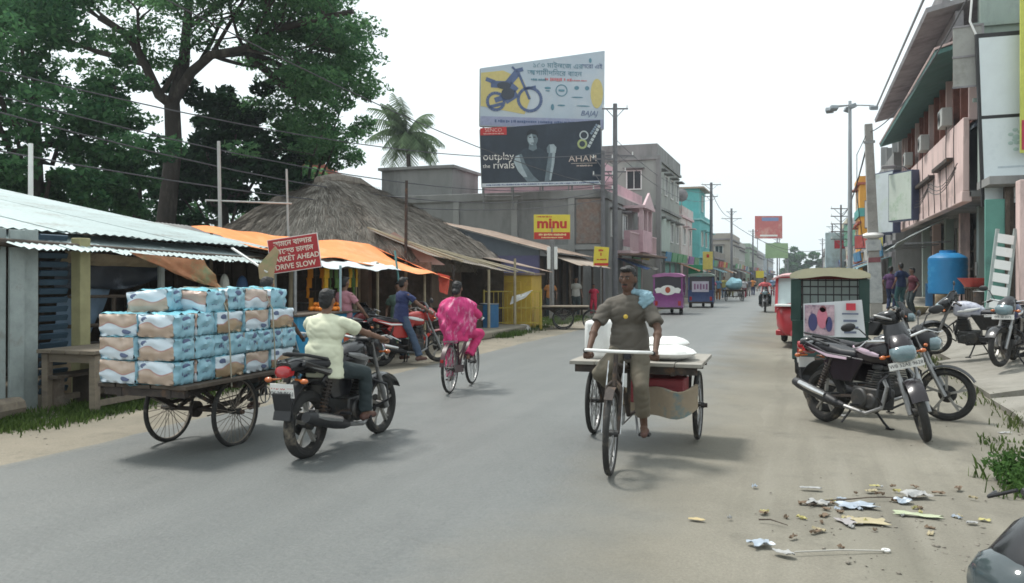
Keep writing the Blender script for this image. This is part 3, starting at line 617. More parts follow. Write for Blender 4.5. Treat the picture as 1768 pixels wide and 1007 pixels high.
# unfinished grey concrete building beyond
def simple_building(name, label, side, xf, depth, y0, y1, floors, fh, wall, trim, seed, pane=None, shops=True, balcony=False, parapet=.7, shadem=None, group=None, wf=None, top=None, extras=True):
    g = random.Random(seed); s = -side   # side=-1: left row (front looks +X); side=+1: right row (front looks -X)
    b = thing(name, label, 'building', (xf, y0, 0), 0, group); L_ = y1 - y0; H = floors * fh; rz = PI / 2 if side < 0 else -PI / 2
    wf = wf or white_paint
    def bx(nm, mt, a0, a1, b0, b1, z0, z1, bevel=0):      # a: metres outwards from the front
        return put(nm, mt, b, box=((s * (a0 + a1) / 2, (b0 + b1) / 2, (z0 + z1) / 2), (abs(a1 - a0), b1 - b0, z1 - z0)), bevel=bevel)
    bx('wall', wall, -depth, 0, 0, L_, 0, H)
    bx('parapet', top or wall, -depth - .05, .08, -.05, L_ + .05, H, H + parapet)
    for k in range(1, floors + 1): bx('ledge', trim, -depth - .12 if k == floors else -.1, .16, -.14, L_ + .14, k * fh - .1, k * fh + .06)
    n = max(1, int(L_ / 2.6))
    for k in range(1 if shops else 0, floors):
        for i in range(n):
            y = L_ * (i + .5) / n
            if balcony and k >= 1: 
                win(b, (s * .0, y, k * fh + 1.35), rz, 1.1, 2.0, wf, pane, 1, None)
            else: win(b, (s * 0, y, k * fh + 1.65), rz, 1.15, 1.35, wf, pane, 1, shadem or trim)
        for i in range(2):                                   # windows on the side towards the camera
            win(b, (s * -(1.4 + 2.6 * i), 0, k * fh + 1.7), 0, 1.0, 1.25, wf, pane, 1, shadem or trim)
        if balcony:
            bx('balcony_slab', trim, 0, 1.0, .1, L_ - .1, k * fh - .12, k * fh + .02)
            bx('balcony_rail', trim, .94, 1.0, .1, L_ - .1, k * fh + .95, k * fh + 1.02)
            m_ = MB()
            for i in range(int(L_ / .22)): m_.box((s * .97, .2 + i * .22, k * fh + .5), (.03, .03, .92))
            m_.build('baluster_row', trim, b)
    if shops:
        for i in range(n):
            y = L_ * (i + .5) / n; w = L_ / n - .5
            if g.random() < .55: shutter(b, (s * .02, y, .1), rz, w, 2.5, g.choice([grey_shut, beige_shut, green_door]), trim)
            else:
                bx('shop_shade_panel', dark_in, 0, .03, y - w / 2, y + w / 2, .1, 2.6); bx('shop_counter', g.choice([old_wood, grey_wood, dark_wood]), .1, .5, y - w / 2, y + w / 2 - .6, 0, .95)  # no recess: shaded shop interior painted as a flat dark panel, counter before it
            if extras:
                c = g.choice([(0.5, .35, .05), (.05, .2, .35), (.4, .05, .05), (.5, .5, .48), (.1, .3, .15), (.25, .1, .3)])
                o = bx('shop_signboard', M('signboard_%02d%02d%02d' % tuple(int(q * 99) for q in c), c, .5, .12, 2, rgb2=tuple(min(.75, q + .25) for q in c), mix_scale=1.4, mix=.35), .12, .2, y - w / 2, y + w / 2, 2.7, 3.3)
                o.rotation_euler = (0, s * R(8), 0)
                if g.random() < .6:
                    c = g.choice([(0.06, .12, .3), (.35, .33, .3), (.3, .14, .06), (.15, .25, .28)]); m_ = MB()
                    m_.sheet(lambda u, v: (s * (.1 + 1.5 * v), y - w / 2 + w * u, 2.65 - .55 * v - .08 * math.sin(PI * u) * v), 6, 4, .015); m_.build('awning', M('awning_%02d%02d%02d' % tuple(int(q * 99) for q in c), c, .8, .15, 3), b)
    return b, bx
gc, gb = simple_building('grey_concrete_building', 'unfinished grey concrete building with column stubs beyond the pink one', 1, 4.15, 6, 43.2, 55, 2, 3.3, dark_conc, eave_grey, 3, parapet=.9)
for i, y in enumerate((.3, 3, 6.2, 9.4)): gb('column_stub', dark_conc, -.5, -.15, y, y + .35, 7.5, 8.6 + .5 * (i % 2))
orange_m = M('orange_yellow_paint', (0.62, 0.30, 0.045), .7, .1, 2, rgb2=(.5, .2, .05), mix_scale=1, mix=.4)
ob, bx_ = simple_building('orange_tower_building', 'narrow orange and yellow painted building standing above the right row', 1, 3.85, 4.5, 64, 69, 3, 2.75, orange_m, M('dull_red_trim', (.33, .09, .06), .7), 5, parapet=.5, extras=True)
bx_('tower_band', M('teal_band', (.08, .3, .28), .7), -4.5, .1, -.06, 5.06, 5.9, 6.5)
# further right row
rr = [(56, 63.4, 1, 3.4, (.36, .33, .29), 'low tan shop with signboards before the orange tower'), (70, 82, 2, 3.1, (.30, .31, .32), 'grey two-storey shop building just past the orange tower'),
      (84, 98, 2, 3.2, (.45, .42, .33), 'cream two-storey building, second past the orange tower'), (100, 120, 2, 3.0, (.28, .33, .36), 'blue-grey building half way down the right row'),
      (124, 150, 2, 3.2, (.42, .33, .28), 'faded brick-pink building far down the right row'), (156, 200, 2, 3.4, (.36, .36, .35), 'last pale building at the end of the right row')]
for i, (y0, y1, fl, fh, c, lb) in enumerate(rr):
    simple_building('shop_building', lb, 1, 4.0 + .4 * (i % 2), 7, y0, y1, fl, fh, M('row_wall_right_%d' % i, c, .85, .12, 1.2, rgb2=tuple(q * .65 for q in c), mix_scale=.6, mix=.45), eave_grey, 20 + i, group='shop buildings along the right side')
# ------------------------------------------------------------------ left side: grey concrete building that carries the hoardings
cb = thing('concrete_hoarding_building', 'bare grey concrete building under the two big hoardings', 'building', (-14, 40.5, 0))
def cbx(name, mat, x0, x1, y0, y1, z0, z1, bevel=0, parent=None): return put(name, mat, parent or cb, box=(((x0 + x1) / 2 + 14, (y0 + y1) / 2 - 40.5, (z0 + z1) / 2), (x1 - x0, y1 - y0, z1 - z0)), bevel=bevel)
cbx('wall', dark_conc, -22, -9.3, 40.5, 50, 0, 5.55)
cbx('roof_parapet', dark_conc, -22.1, -9.2, 40.4, 50.1, 5.55, 5.95, .02)
cbx('stair_room', dark_conc, -21.8, -17.6, 41.2, 45, 5.95, 7.45, .02)
cbx('stair_room_roof', dark_conc, -21.95, -17.45, 41.05, 45.15, 7.45, 7.6)
for x in (-20.5, -17.2, -14.0, -11.0): cbx('pilaster', M('pale_concrete', (.29, .29, .28), .9, .12, 2), x, x + .32, 40.38, 40.5, 0, 5.55)
cbx('lintel_band', M('pale_concrete', (.3, .3, .3)), -22, -9.3, 40.42, 40.5, 3.0, 3.25)
cbx('plaster_panel', M('half_brick_panel', (.24, .17, .14), .9, .25, 8, .4, 30, rgb2=(.2, .19, .18), mix_scale=2, mix=.6), -10.6, -9.35, 40.44, 40.5, 3.3, 5.5)
for y in (43, 46): win(cb, (4.7, y - 40.5, 4.4), PI / 2, 1.2, 1.4, white_paint, None, 1, eave_grey)
# hoardings: steel frame, flex face, printed marks as thin raised pieces
def hoarding(label, c, w, h, rz, tilt, face, top_cut=0.0):
    b = thing('hoarding', label, 'billboard', c, rz, None, rx=tilt)
    m_ = MB(); m_.prism([(-w / 2, -h / 2), (w / 2, -h / 2), (w / 2, h / 2), (-w / 2, h / 2 - top_cut)], (0, 0, 0), (1, 0, 0), (0, 0, 1), .02); m_.build('flex_face', face, b, smooth=0)
    m_ = MB()
    for i in range(5): m_.cyl((-w / 2 + w * i / 4, .12, -h / 2), (-w / 2 + w * i / 4, .12, h / 2 - top_cut * (1 - i / 4)), .04, n=6)
    for i in range(3): m_.cyl((-w / 2, .2, -h / 2 + h * .31 * i), (w / 2, .2, -h / 2 + h * .31 * i), .035, n=6)
    m_.build('steel_frame', steel, b); return b
def mark(b, name, mat, poly, y=-.016, th=.008):
    m_ = MB(); m_.prism(poly, (0, y, 0), (1, 0, 0), (0, 0, 1), th); return m_.build(name, mat, b, smooth=0)
def dots(b, name, mat, items, y=-.02):
    for i, (x, z, rx, rz_) in enumerate(items):
        m_ = MB(); m_.prism([(x + rx * math.cos(a * PI / 9), z + rz_ * math.sin(a * PI / 9)) for a in range(18)], (0, y - .0007 * i, 0), (1, 0, 0), (0, 0, 1), .008); m_.build(name, mat, b, smooth=0)
def strokes(b, name, mat, segs, y=-.024, w=.03):
    m_ = MB()
    for (x0, z0, x1, z1, *ww) in segs: m_.bar((x0, y, z0), (x1, y, z1), .008, ww[0] if ww else w)
    return tag(m_.build(name, mat, b, smooth=0), kind='stuff')
def ringseg(cx, cz, r, n=20): return [(cx + r * math.cos(2 * PI * i / n), cz + r * math.sin(2 * PI * i / n), cx + r * math.cos(2 * PI * (i + 1) / n), cz + r * math.sin(2 * PI * (i + 1) / n)) for i in range(n)]
def scrib(b, mat, x, z, w, h, y=-.03, seed=1):
    """a line of print too small to read: a row of uneven strokes"""
    g_ = random.Random(seed); m_ = MB(); a = x - w / 2
    while a < x + w / 2:
        k = h * g_.uniform(.35, .8); m_.box((a + k / 2, y, z + h * g_.uniform(-.06, .06)), (k * .8, .006, h * g_.uniform(.55, 1)));  a += k * (1 if g_.random() < .8 else 1.7)
    return tag(m_.build('lettering', mat, b, smooth=0), kind='stuff')
flex_pale = M('pale_blue_flex', (.46, .53, .60), .5, .06, .8, rgb2=(.52, .56, .60), mix_scale=.5, mix=.5)
h1 = hoarding('upper pale hoarding with a yellow motorcycle advertisement', A(937, 152, 42) + V(0, 0, 0), 6.25, 3.95, R(19.06) + R(6), R(0), flex_pale, 1.1)
yel_p = M('yellow_print', (.60, .50, .20), .55, .08); blu_p = M('slate_blue_print', (.10, .14, .26), .55); teal_p = M('teal_print', (.12, .25, .32), .55); pur_p = M('violet_grey_print', (.32, .34, .48), .55)
mark(h1, 'yellow_panel', yel_p, [(-3.1, -1.0), (-.9, -1.35), (-.6, -.5), (-1.0, .4), (-2.0, .8), (-3.1, .65)])
dots(h1, 'yellow_disc', yel_p, [(2.75, -.2, .32, .75)])
mark(h1, 'lower_band', pur_p, [(-3.1, -1.95), (3.1, -1.95), (3.1, -1.5), (-3.1, -1.5)])
strokes(h1, 'motorcycle_print', blu_p, [(*q, .15) for q in ringseg(-.65, -.6, .58) + ringseg(-2.35, -.75, .42)] + [(-1.25, .75, -.65, -.6, .13), (-1.3, .7, -1.75, .15, .36), (-1.7, .1, -2.6, .1, .34), (-1.4, .1, -1.9, -.5, .5), (-2.4, -.7, -1.7, -.45, .26), (-1.35, .8, -1.0, .9, .2), (-2.4, .2, -2.85, .35, .2), (-2.0, -.85, -2.7, -1.05, .16), (-1.3, .75, -1.55, 1.0, .1), (-.95, -.1, -.35, .05, .12), (-1.3, -.3, -1.9, -.7, .4)], y=-.03)
dots(h1, 'engine_print', M('dark_grey_print', (.05, .06, .08), .5), [(-1.75, -.35, .33, .3), (-1.95, .05, .35, .18)], y=-.04)
text('১৫০ \u09ae\u09be\u0987\u09b2\u09c7\u099c \u098f\u09b0', 'lettering', teal_p, h1, (.75, -.03, 1.12), (PI / 2, 0, 0), .36)
text('\u0986\u0997\u09be\u09ae\u09c0\u09a6\u09bf\u09a8\u09c7\u09b0 \u09ac\u09be\u09b9\u09a8', 'lettering', teal_p, h1, (.6, -.03, .74), (PI / 2, 0, 0), .36)
scrib(h1, teal_p, -.25, .4, .7, .12, seed=2); scrib(h1, M('rose_print', (.55, .2, .22), .5), .75, .44, 1.3, .17, seed=3); scrib(h1, M('rose_print', (.55, .2, .22)), 1.8, .42, .8, .07, seed=4)
text('BAJAJ', 'lettering', blu_p, h1, (2.35, -.03, -1.22), (PI / 2, 0, 0), .36, shear=.3)
scrib(h1, blu_p, .2, -1.72, 5.2, .15, seed=5)
strokes(h1, 'round_emblem', teal_p, [(*q, .05) for q in ringseg(.95, -.1, .28)] + [(.8, -.1, 1.1, -.1, .1)])
dots(h1, 'emblem', teal_p, [(.25, -.0, .16, .06), (.25, -.14, .12, .03), (1.72, .05, .12, .10), (2.25, .05, .11, .11), (.5, -.95, .08, .16), (.95, -.85, .2, .04), (1.75, -.42, .3, .03), (2.05, -.85, .35, .03), (2.4, 1.45, .07, .12)])
text('\u09b8\u09c7\u09b0\u09be \u098f\u0987', 'lettering', blu_p, h1, (2.5, -.03, 1.15), (PI / 2, 0, 0), .3)
dark_flex = M('dark_slate_flex', (.018, .028, .045), .35, .25, .7, rgb2=(.035, .05, .07), mix_scale=.5, mix=.5)
h2 = hoarding('lower dark hoarding of a man with raised fist and jewellery', A(935, 265, 41.6), 6.0, 3.2, R(19.06) + R(5), R(0), dark_flex, .35)
h2.rotation_euler.y = R(-2.0); h1.rotation_euler.y = R(0.5)
mark(h2, 'white_strip', M('pale_strip', (.60, .64, .68), .5), [(-3.0, -1.6), (3.0, -1.6), (3.0, -1.42), (-3.0, -1.42)])
mark(h2, 'red_tab', M('red_flex', (.50, .03, .03), .5), [(-3.0, .95), (-1.7, .95), (-1.7, 1.35), (-3.0, 1.3)])
text('SENCO', 'lettering', M('pale_red_print', (.72, .42, .38), .5), h2, (-2.35, -.03, 1.19), (PI / 2, 0, 0), .26)
scrib(h2, M('pale_red_print', (.72, .42, .38), .5), -2.35, 1.02, 1.0, .07, seed=8)
text('outplay', 'lettering', white_ink, h2, (-2.15, -.05, -.12), (PI / 2, 0, 0), .52)
text('the', 'lettering', white_ink, h2, (-2.75, -.05, -.58), (PI / 2, 0, 0), .28)
text('rivals', 'lettering', white_ink, h2, (-1.9, -.05, -.55), (PI / 2, 0, 0), .52)
skin_b = M('blue_lit_skin_print', (.26, .33, .37), .5, .25, 3); shirt_b = M('black_shirt_print', (.030, .045, .062), .5, .25, 3)
# a plain generic man: dark shirt, head in side light, arms, raised fist
sk_l = M('figure_lit_skin_print', (.36, .43, .46), .5, .2, 4); sk_d = M('figure_shaded_skin_print', (.14, .185, .21), .5, .25, 4); blk_p = M('figure_black_print', (.010, .014, .022), .5, .2)
mark(h2, 'figure_shirt', shirt_b, [(-1.2, .0), (-.8, .28), (-.1, .28), (.3, .0), (.38, -.6), (.2, -1.4), (-.75, -1.4), (-1.0, -.6)], -.017)
mark(h2, 'figure_arm', sk_d, [(-1.3, -.1), (-1.0, .0), (-.78, -.6), (-.45, -1.1), (-.15, -1.38), (-.75, -1.4), (-1.15, -.9), (-1.4, -.4)], -.021)
mark(h2, 'figure_arm', sk_l, [(-1.3, -.12), (-1.12, -.06), (-1.0, -.6), (-.75, -1.15), (-.95, -1.15), (-1.2, -.85), (-1.4, -.4)], -.0245)
mark(h2, 'figure_forearm', sk_d, [(.1, -1.4), (.42, -1.38), (.62, -.5), (.68, .05), (.36, .05), (.26, -.5)], -.021)
mark(h2, 'figure_forearm', sk_l, [(.34, -1.3), (.42, -1.36), (.62, -.5), (.68, .05), (.54, .05), (.48, -.5)], -.0245)
mark(h2, 'figure_fist', sk_l, [(.28, .02), (.7, .0), (.75, .28), (.62, .44), (.38, .42), (.26, .26)], -.028)
mark(h2, 'figure_fist', sk_d, [(.28, .02), (.44, .02), (.42, .4), (.36, .4), (.26, .26)], -.031)
mark(h2, 'figure_neck', sk_d, [(-.6, .55), (-.26, .55), (-.22, .22), (-.42, .12), (-.64, .22)], -.021)
dots(h2, 'figure_head', sk_d, [(-.43, .74, .27, .37)], y=-.025)
mark(h2, 'figure_face_light', sk_l, [(-.66, .8), (-.46, .98), (-.4, .75), (-.36, .6), (-.42, .42), (-.56, .46), (-.66, .62)], -.0305)
mark(h2, 'figure_hair', blk_p, [(-.72, .8), (-.7, 1.05), (-.5, 1.22), (-.25, 1.16), (-.14, .95), (-.17, .75), (-.24, .92), (-.5, .98), (-.66, .9)], -.035)
for x_ in (-.55, -.33): mark(h2, 'figure_eye', blk_p, [(x_ - .06, .78), (x_ + .06, .78), (x_ + .05, .82), (x_ - .05, .83)], -.038)
mark(h2, 'figure_mouth', blk_p, [(-.52, .5), (-.36, .5), (-.38, .53), (-.5, .53)], -.038)
strokes(h2, 'gold_ring_print', M('ring_print', (.50, .55, .56), .4), [(*q, .06) for q in ringseg(2.15, .85, .2)], y=-.03)
strokes(h2, 'green_ring_print', M('gold_green_print', (.40, .46, .20), .4), [(*q, .1) for q in ringseg(2.05, .42, .2)], y=-.03)
strokes(h2, 'bracelet_print', M('ring_print', (.50, .55, .56)), [(2.35 + .09 * i, .25 + .16 * i, 2.42 + .09 * i, .37 + .16 * i, .14) for i in range(7)], y=-.03)
strokes(h2, 'bracelet_print', M('slate_mid_print', (.22, .28, .35)), [(2.5 + .07 * i, .9 + .1 * i, 2.55 + .07 * i, .98 + .1 * i, .12) for i in range(5)], y=-.03)
text('AHAM', 'lettering', M('copper_print', (.58, .48, .42), .5), h2, (2.05, -.03, -.32), (PI / 2, 0, 0), .44, sx=1.15)
scrib(h2, M('copper_print', (.58, .48, .42)), 2.1, -.66, .75, .08, seed=6); strokes(h2, 'underline', M('copper_print', (.58, .48, .42)), [(1.45, -.54, 2.75, -.54, .02)])
scrib(h2, blu_p, 0, -1.51, 5.6, .07, seed=7)
hf = thing('hoarding_scaffold', 'steel pipe scaffold behind and below the two hoardings', 'scaffold', A(937, 325, 42.6), R(23))
mb = MB()
for i in range(5):
    x = -3.0 + 1.5 * i; mb.cyl((x, 0, -1.1), (x, .1, 5.9 + .12 * i), .05, n=6); mb.cyl((x, 1.6, -1.1), (x, .2, 4.0), .04, n=6)
for z in (-.4, 1.2, 3.1, 4.4): mb.cyl((-3.1, .1, z), (3.1, .1, z), .04, n=6)
mb.build('scaffold_frame', steel, hf)

# ------------------------------------------------------------------ left row down the street
pk_m = M('pale_pink_wash', (.58, .38, .42), .85, .12, 1.5, rgb2=(.45, .28, .32), mix_scale=.8, mix=.45); pk_t = M('pink_trim', (.60, .44, .46), .8, .1)
pkb, bx = simple_building('pink_house', 'pink two-storey house with carved balcony on the left row', -1, -9.4, 7, 43, 51.5, 2, 3.0, pk_m, pk_t, 31, None, True, True, .6, wf=pk_t)
bx('porch_wall', pk_m, 0, 1.2, 2.6, 5.6, 3.0, 4.2); bx('porch_column', pk_t, 1.0, 1.2, 2.6, 2.8, 4.2, 5.4); bx('porch_column', pk_t, 1.0, 1.2, 5.4, 5.6, 4.2, 5.4); bx('porch_column', pk_t, 1.0, 1.2, 4.0, 4.2, 4.2, 5.4)
bx('porch_roof', pk_t, 0, 1.35, 2.45, 5.75, 5.4, 5.55)
mb = MB(); mb.prism([(-1.6, 0), (1.6, 0), (0, .8)], (1.25, 4.1, 5.55), (0, 1, 0), (0, 0, 1), .12); mb.build('porch_gable', pk_t, pkb)
bx('roof_room', pk_m, -5, -1.0, 1, 5, 6.6, 8.0); bx('tin_hood', M('rusty_brown_tin', (.20, .13, .10), .7, .2, 3), .1, 1.7, -.2, 8, 2.75, 2.85)
g3_m = M('grey_green_plaster', (.33, .345, .32), .9, .12, 1.2, rgb2=(.22, .23, .22), mix_scale=.6, mix=.5, stretch=(1, 1, .4))
g3, bx = simple_building('grey_three_storey_building', 'tall grey three-storey building beyond the pink house', -1, -8.7, 8, 53, 63.5, 3, 3.05, g3_m, dark_conc, 33, None, True, False, .9, top=dark_conc)
bx('shutter_screen', M('green_grey_screen', (.36, .42, .38), .7, .1, 2), 0.05, .15, 1, 5, 3.3, 5.6); bx('corner_post', dark_conc, 0, .3, -.12, .25, 0, 9.3)
wh, bx = simple_building('white_pink_narrow_building', 'narrow building with white side wall between grey and teal ones', -1, -8.9, 6, 66, 73, 2, 3.2, M('soft_white_wall', (.55, .52, .50), .85, .1, 1.5, rgb2=(.42, .25, .24), mix_scale=.5, mix=.5), pk_t, 35, None, True, False, .8)
tl_m = M('teal_paint', (.13, .42, .42), .8, .12, 1.5, rgb2=(.12, .32, .33), mix_scale=.8, mix=.4)
tl, bx = simple_building('teal_building', 'bright teal painted building with roof room down the street', -1, -8.6, 7, 76, 86, 2, 3.4, tl_m, M('pale_teal_trim', (.25, .5, .5), .8), 36, None, True, False, .4)
bx('roof_room', tl_m, -5, -.2, 1, 6, 7.2, 9.6); bx('roof_room_slab', M('tan_tile', (.35, .28, .22), .8), -5.3, .3, .6, 6.4, 9.6, 9.75); win(tl, (-.18, 3.5, 8.4), PI / 2, 1, 1.5, white_paint)
lr = [(88, 101, 1, 3.6, (.24, .22, .20), 'low dark concrete shop after the teal building'), (104, 118, 2, 3.1, (.36, .33, .29), 'brown-grey two-storey block under the far pole'), (121, 138, 2, 3.0, (.40, .40, .37), 'pale grey block in the middle of the left row'),
      (142, 165, 2, 3.2, (.30, .38, .30), 'greenish block far down the left row'), (170, 205, 2, 3.2, (.42, .42, .42), 'faint pale block near the left end of street'), (212, 260, 2, 3.2, (.36, .40, .44), 'last bluish block at the left end of street')]
for i, (y0, y1, fl, fh, c, lb) in enumerate(lr):
    simple_building('shop_building', lb, -1, -8.6 + .5 * (i % 2), 8, y0, y1, fl, fh, M('row_wall_left_%d' % i, c, .85, .12, 1.2, rgb2=tuple(q * .65 for q in c), mix_scale=.6, mix=.45), eave_grey, 50 + i, group='shop buildings along the left side')
# far billboards
def far_board(label, u, v0, v1, w, D, mat, rz=YAW, legs=True, group='billboards far down the street'):
    p = A(u, (v0 + v1) / 2, D); h = (v1 - v0) * D / FPX; b = thing('billboard', label, 'billboard', (p.x, p.y, p.z), rz, group)
    put('board_face', mat, b, box=((0, 0, 0), (w, .15, h)))
    if legs:
        for sx in (-.4, .4): put('leg', steel, b, box=((sx * w, .1, -h / 2 - (p.z - h / 2) / 2), (.14, .14, p.z - h / 2)))
    return b, h
redb, h = far_board('red hoarding on posts far down the street', 1327, 373, 412, 5.6, 172, M('red_hoarding', (.45, .10, .09), .6, .2, .5, rgb2=(.5, .28, .22), mix_scale=.35, mix=.5))
put('header_strip', M('blue_header', (.16, .22, .4), .6), redb, box=((.3, -.1, h / 2 - .7), (3.4, .05, .7))); put('white_lettering_strip', white_ink, redb, box=((0, -.1, -h / 2 + .6), (3.6, .05, .35)))
gnb, h = far_board('lime green board beside the red hoarding', 1341, 420, 446, 4.0, 150, M('lime_board', (.26, .38, .2), .6, .15, .7), legs=True)
wb1, h = far_board('pale blue-white hoarding on the right side of street', 1448, 402, 462, 2.6, 82, M('pale_board', (.45, .55, .58), .6, .15, 1, rgb2=(.3, .36, .36), mix_scale=.8, mix=.5))
put('red_emblem', M('red_disc', (.45, .03, .05), .5), wb1, box=((.1, -.1, .55), (1.1, .04, .8)))
# yellow street boards and the shop sign on posts
sy = M('signal_yellow', (.68, .55, .06), .5, .08, 3)
def post_sign(name, label, base, w, h, zc, rz, face, pole_r=.03, tilt=0, group=None, pole_h=None, off=0.0):
    s = thing(name, label, 'sign', base, rz, group); put('post', steel, s, cyl=((0, .06, 0), (0, .06, pole_h or zc), pole_r, pole_r, 8))
    put('sign_board', face, s, box=((off, 0, zc), (w, .04, h), (0, tilt, 0)), bevel=.005); return s
p = A(953, 392, 31.5); mi = post_sign('minu_sign', 'yellow and red minu sign on a grey post', (p.x, p.y, 0), 1.36, .92, p.z, YAW, sy, .09)
red_p = M('red_sign_paint', (.50, .03, .02), .5, .08)
put('red_band', red_p, mi, box=((0, -.025, p.z - .33), (1.34, .012, .26))); text('minu', 'lettering', red_p, mi, (0, -.025, p.z + .12), (PI / 2, 0, 0), .52, bold=.02, sx=1.1)
scrib(mi, red_p, -.3, p.z + .38, .55, .06, -.025, 9); scrib(mi, M('pale_yellow_print', (.75, .6, .3), .5), 0, p.z - .29, 1.0, .08, -.035, 10); scrib(mi, M('pale_yellow_print', (.75, .6, .3)), 0, p.z - .4, .8, .05, -.035, 11)
for sx in (-.12, .14): put('pole_box', white_paint, mi, box=((sx, -.03, 2.35), (.13, .08, .85)), bevel=.02)
p = A(1038, 443, 33.0); y1s = post_sign('yellow_board', 'tilted yellow board on a thin post beside the brown awning', (p.x, p.y, 0), .58, .75, p.z, YAW, sy, .025, R(4))
put('red_band', red_p, y1s, box=((0, -.025, p.z - .31), (.55, .01, .1))); dots_z = p.z
for dz, w_, sz in ((.24, .22, .1), (.08, .08, .14), (-.12, .36, .06)): scrib(y1s, red_p, 0, dots_z + dz, w_, sz, -.027, int(sz * 100))
p = A(1222, 450, 64.0); y2s = post_sign('yellow_board', 'yellow board hanging from the far electric pole', (p.x, p.y, 0), .75, 1.35, p.z, YAW, M('dull_yellow', (.62, .5, .12), .6), .05)
put('print_block', red_p, y2s, box=((0, -.025, p.z + .35), (.2, .01, .25)))
p = A(1201, 467, 66.0); gs = post_sign('green_board', 'dark green shop board low beside the blue auto', (p.x, p.y, 0), 1.15, .85, p.z, YAW, M('bottle_green', (.02, .26, .13), .6, .1), .04)
p = A(1312, 474, 95.0); y3s = post_sign('yellow_board', 'small yellow board above the distant scooter rider', (p.x, p.y, 0), .9, .8, p.z, YAW, sy, .05)

# ------------------------------------------------------------------ poles, wires, mast
def lattice_pole(label, x, y, h, arms=((.3, 1.6), (1.6, 1.2)), r=.1, lean=0.0, group='electric poles along the left side', mat=None):
    p = thing('electric_pole', label, 'pole', (x, y, 0), YAW, group, ry=lean); mat = mat or M('pole_grey', (.16, .16, .17), .7, .2, 3)
    put('mast', mat, p, cyl=((0, 0, 0), (0, 0, h), r, r * .72, 10))
    for dz, w in arms:
        m_ = MB(); m_.box((0, 0, h - dz), (w, .07, .07)); m_.bar((-w * .35, 0, h - dz), (0, 0, h - dz - .5), .035, .035); m_.bar((w * .35, 0, h - dz), (0, 0, h - dz - .5), .035, .035); m_.build('crossarm', mat, p)
        for sx in (-.46, 0.46): put('insulator', white_paint, p, cyl=((sx * w, 0, h - dz + .03), (sx * w, 0, h - dz + .2), .035, .025, 8))
    return p
ep = A(1062, 478, 42); lattice_pole('dark electric pole with crossarms beside the hoardings', ep.x, ep.y, 10.3, ((.25, 1.3), (2.6, 1.9), (3.4, 1.1)), .15)
p = A(1041, 478, 41); lattice_pole('shorter electric pole carrying wires left of the tall one', p.x, p.y, 7.8, ((.4, 1.0), (1.2, 1.0), (1.9, 1.0)), .13)
p = A(1228, 478, 78); lattice_pole('electric pole down the street after the teal building', p.x, p.y, 10.4, ((.2, 1.8), (1.3, 1.2)), .17)
p = A(1263, 478, 99); lattice_pole('farther electric pole above the dark low shop', p.x, p.y, 9.7, ((.4, 1.2), (1.2, 2.4)), .17)
for i, (u, D, h) in enumerate(((1300, 130, 9), (1342, 170, 9.5), (1360, 205, 9))):
    p = A(u, 478, D); lattice_pole(('distant electric pole left of the red hoarding', 'distant electric pole at the right of the red hoarding', 'most distant pole on the left row')[i], p.x, p.y, h, ((.3, 1.5),), .15)
rp = thing('concrete_pole', 'leaning concrete utility pole plastered with old posters', 'pole', (2.3, 29.8, 0.05), 0, None, ry=R(-2.2))
put('shaft', concrete, rp, loft=([[V(sx * a, sy * a, z) for sx, sy in ((-1, -1), (1, -1), (1, 1), (-1, 1))] for z, a in ((0, .19), (6.6, .12))],), bevel=.02)
put('crossarm', steel, rp, box=((0, -.1, 6.0), (.35, .08, .08))); mb = MB(); mb.tube([(-.1, -.2, 6.2), (-.4, -.25, 5.6), (-.45, -.2, 4.2), (-.3, -.2, 2.6)], .012, 5); mb.build('loose_wire', black_plastic, rp)
pp = M('torn_poster_paper', (.42, .44, .44), .8, .15, 6, rgb2=(.28, .3, .32), mix_scale=4, mix=.5)
for z, h, a in ((.75, .85, .2), (1.6, .6, .195), (2.45, .35, .22)):
    m_ = MB(); m_.loft([[V(sx * a, sy * a, z + k * h) for sx, sy in ((-1, -1), (1, -1), (1, 1), (-1, 1))] for k in (0, 1)]); m_.build('poster', pp, rp)
put('poster', M('maroon_poster', (.22, .08, .09), .7), rp, box=((0, -.205, 2.15), (.36, .02, .16)))
mb = MB(); mb.ell((0, 0, 2.95), (.34, .3, .12), 12, 6); mb.build('wrapped_cloth', white_paint, rp)
lm = thing('light_mast', 'tall slim grey lighting mast with floodlights on the right', 'street light', (2.2, 44, 0))
put('mast', M('galvanised', (.38, .41, .43), .5, .1, 3, metal=.3), lm, cyl=((0, 0, 0), (0, 0, 10.2), .13, .075, 12)); put('base_box', M('grey_box', (.2, .22, .23), .7), lm, box=((0, 0, .6), (.5, .5, 1.2)), bevel=.02)
for a, r_ in ((2.9, .95), (3.5, .8), (.2, 1.1), (1.8, .4), (4.9, .5)):
    m_ = MB(); d = V(math.cos(a), math.sin(a), 0); m_.bar((0, 0, 10.0), d * r_ + V(0, 0, 9.95), .05, .05); m_.build('arm', steel, lm)
    m_ = MB(); m_.box(d * r_ + V(0, 0, 9.85), (.36, .3, .2), (R(20), 0, a)); m_.build('floodlight', M('floodlight_grey', (.25, .28, .3), .5), lm, bevel=.03)
p = A(1452, 478, 66); lattice_pole('thin electric pole with many short arms near the right billboards', p.x, p.y, 7.3, ((.3, 1.6), (.9, 1.6), (1.5, 1.6), (2.1, 1.6), (2.7, 1.6)), .09, 0, 'electric poles along the right side')
for i, (u, D, h) in enumerate(((1437, 110, 8.5), (1420, 160, 9.0))):
    p = A(u, 478, D); lattice_pole(('far electric pole on the right row', 'most distant electric pole on the right row')[i], p.x, p.y, h, ((.3, 1.5), (1.0, 1.0)), .12, 0, 'electric poles along the right side')
wire_m = M('wire', (.07, .07, .08), .6)
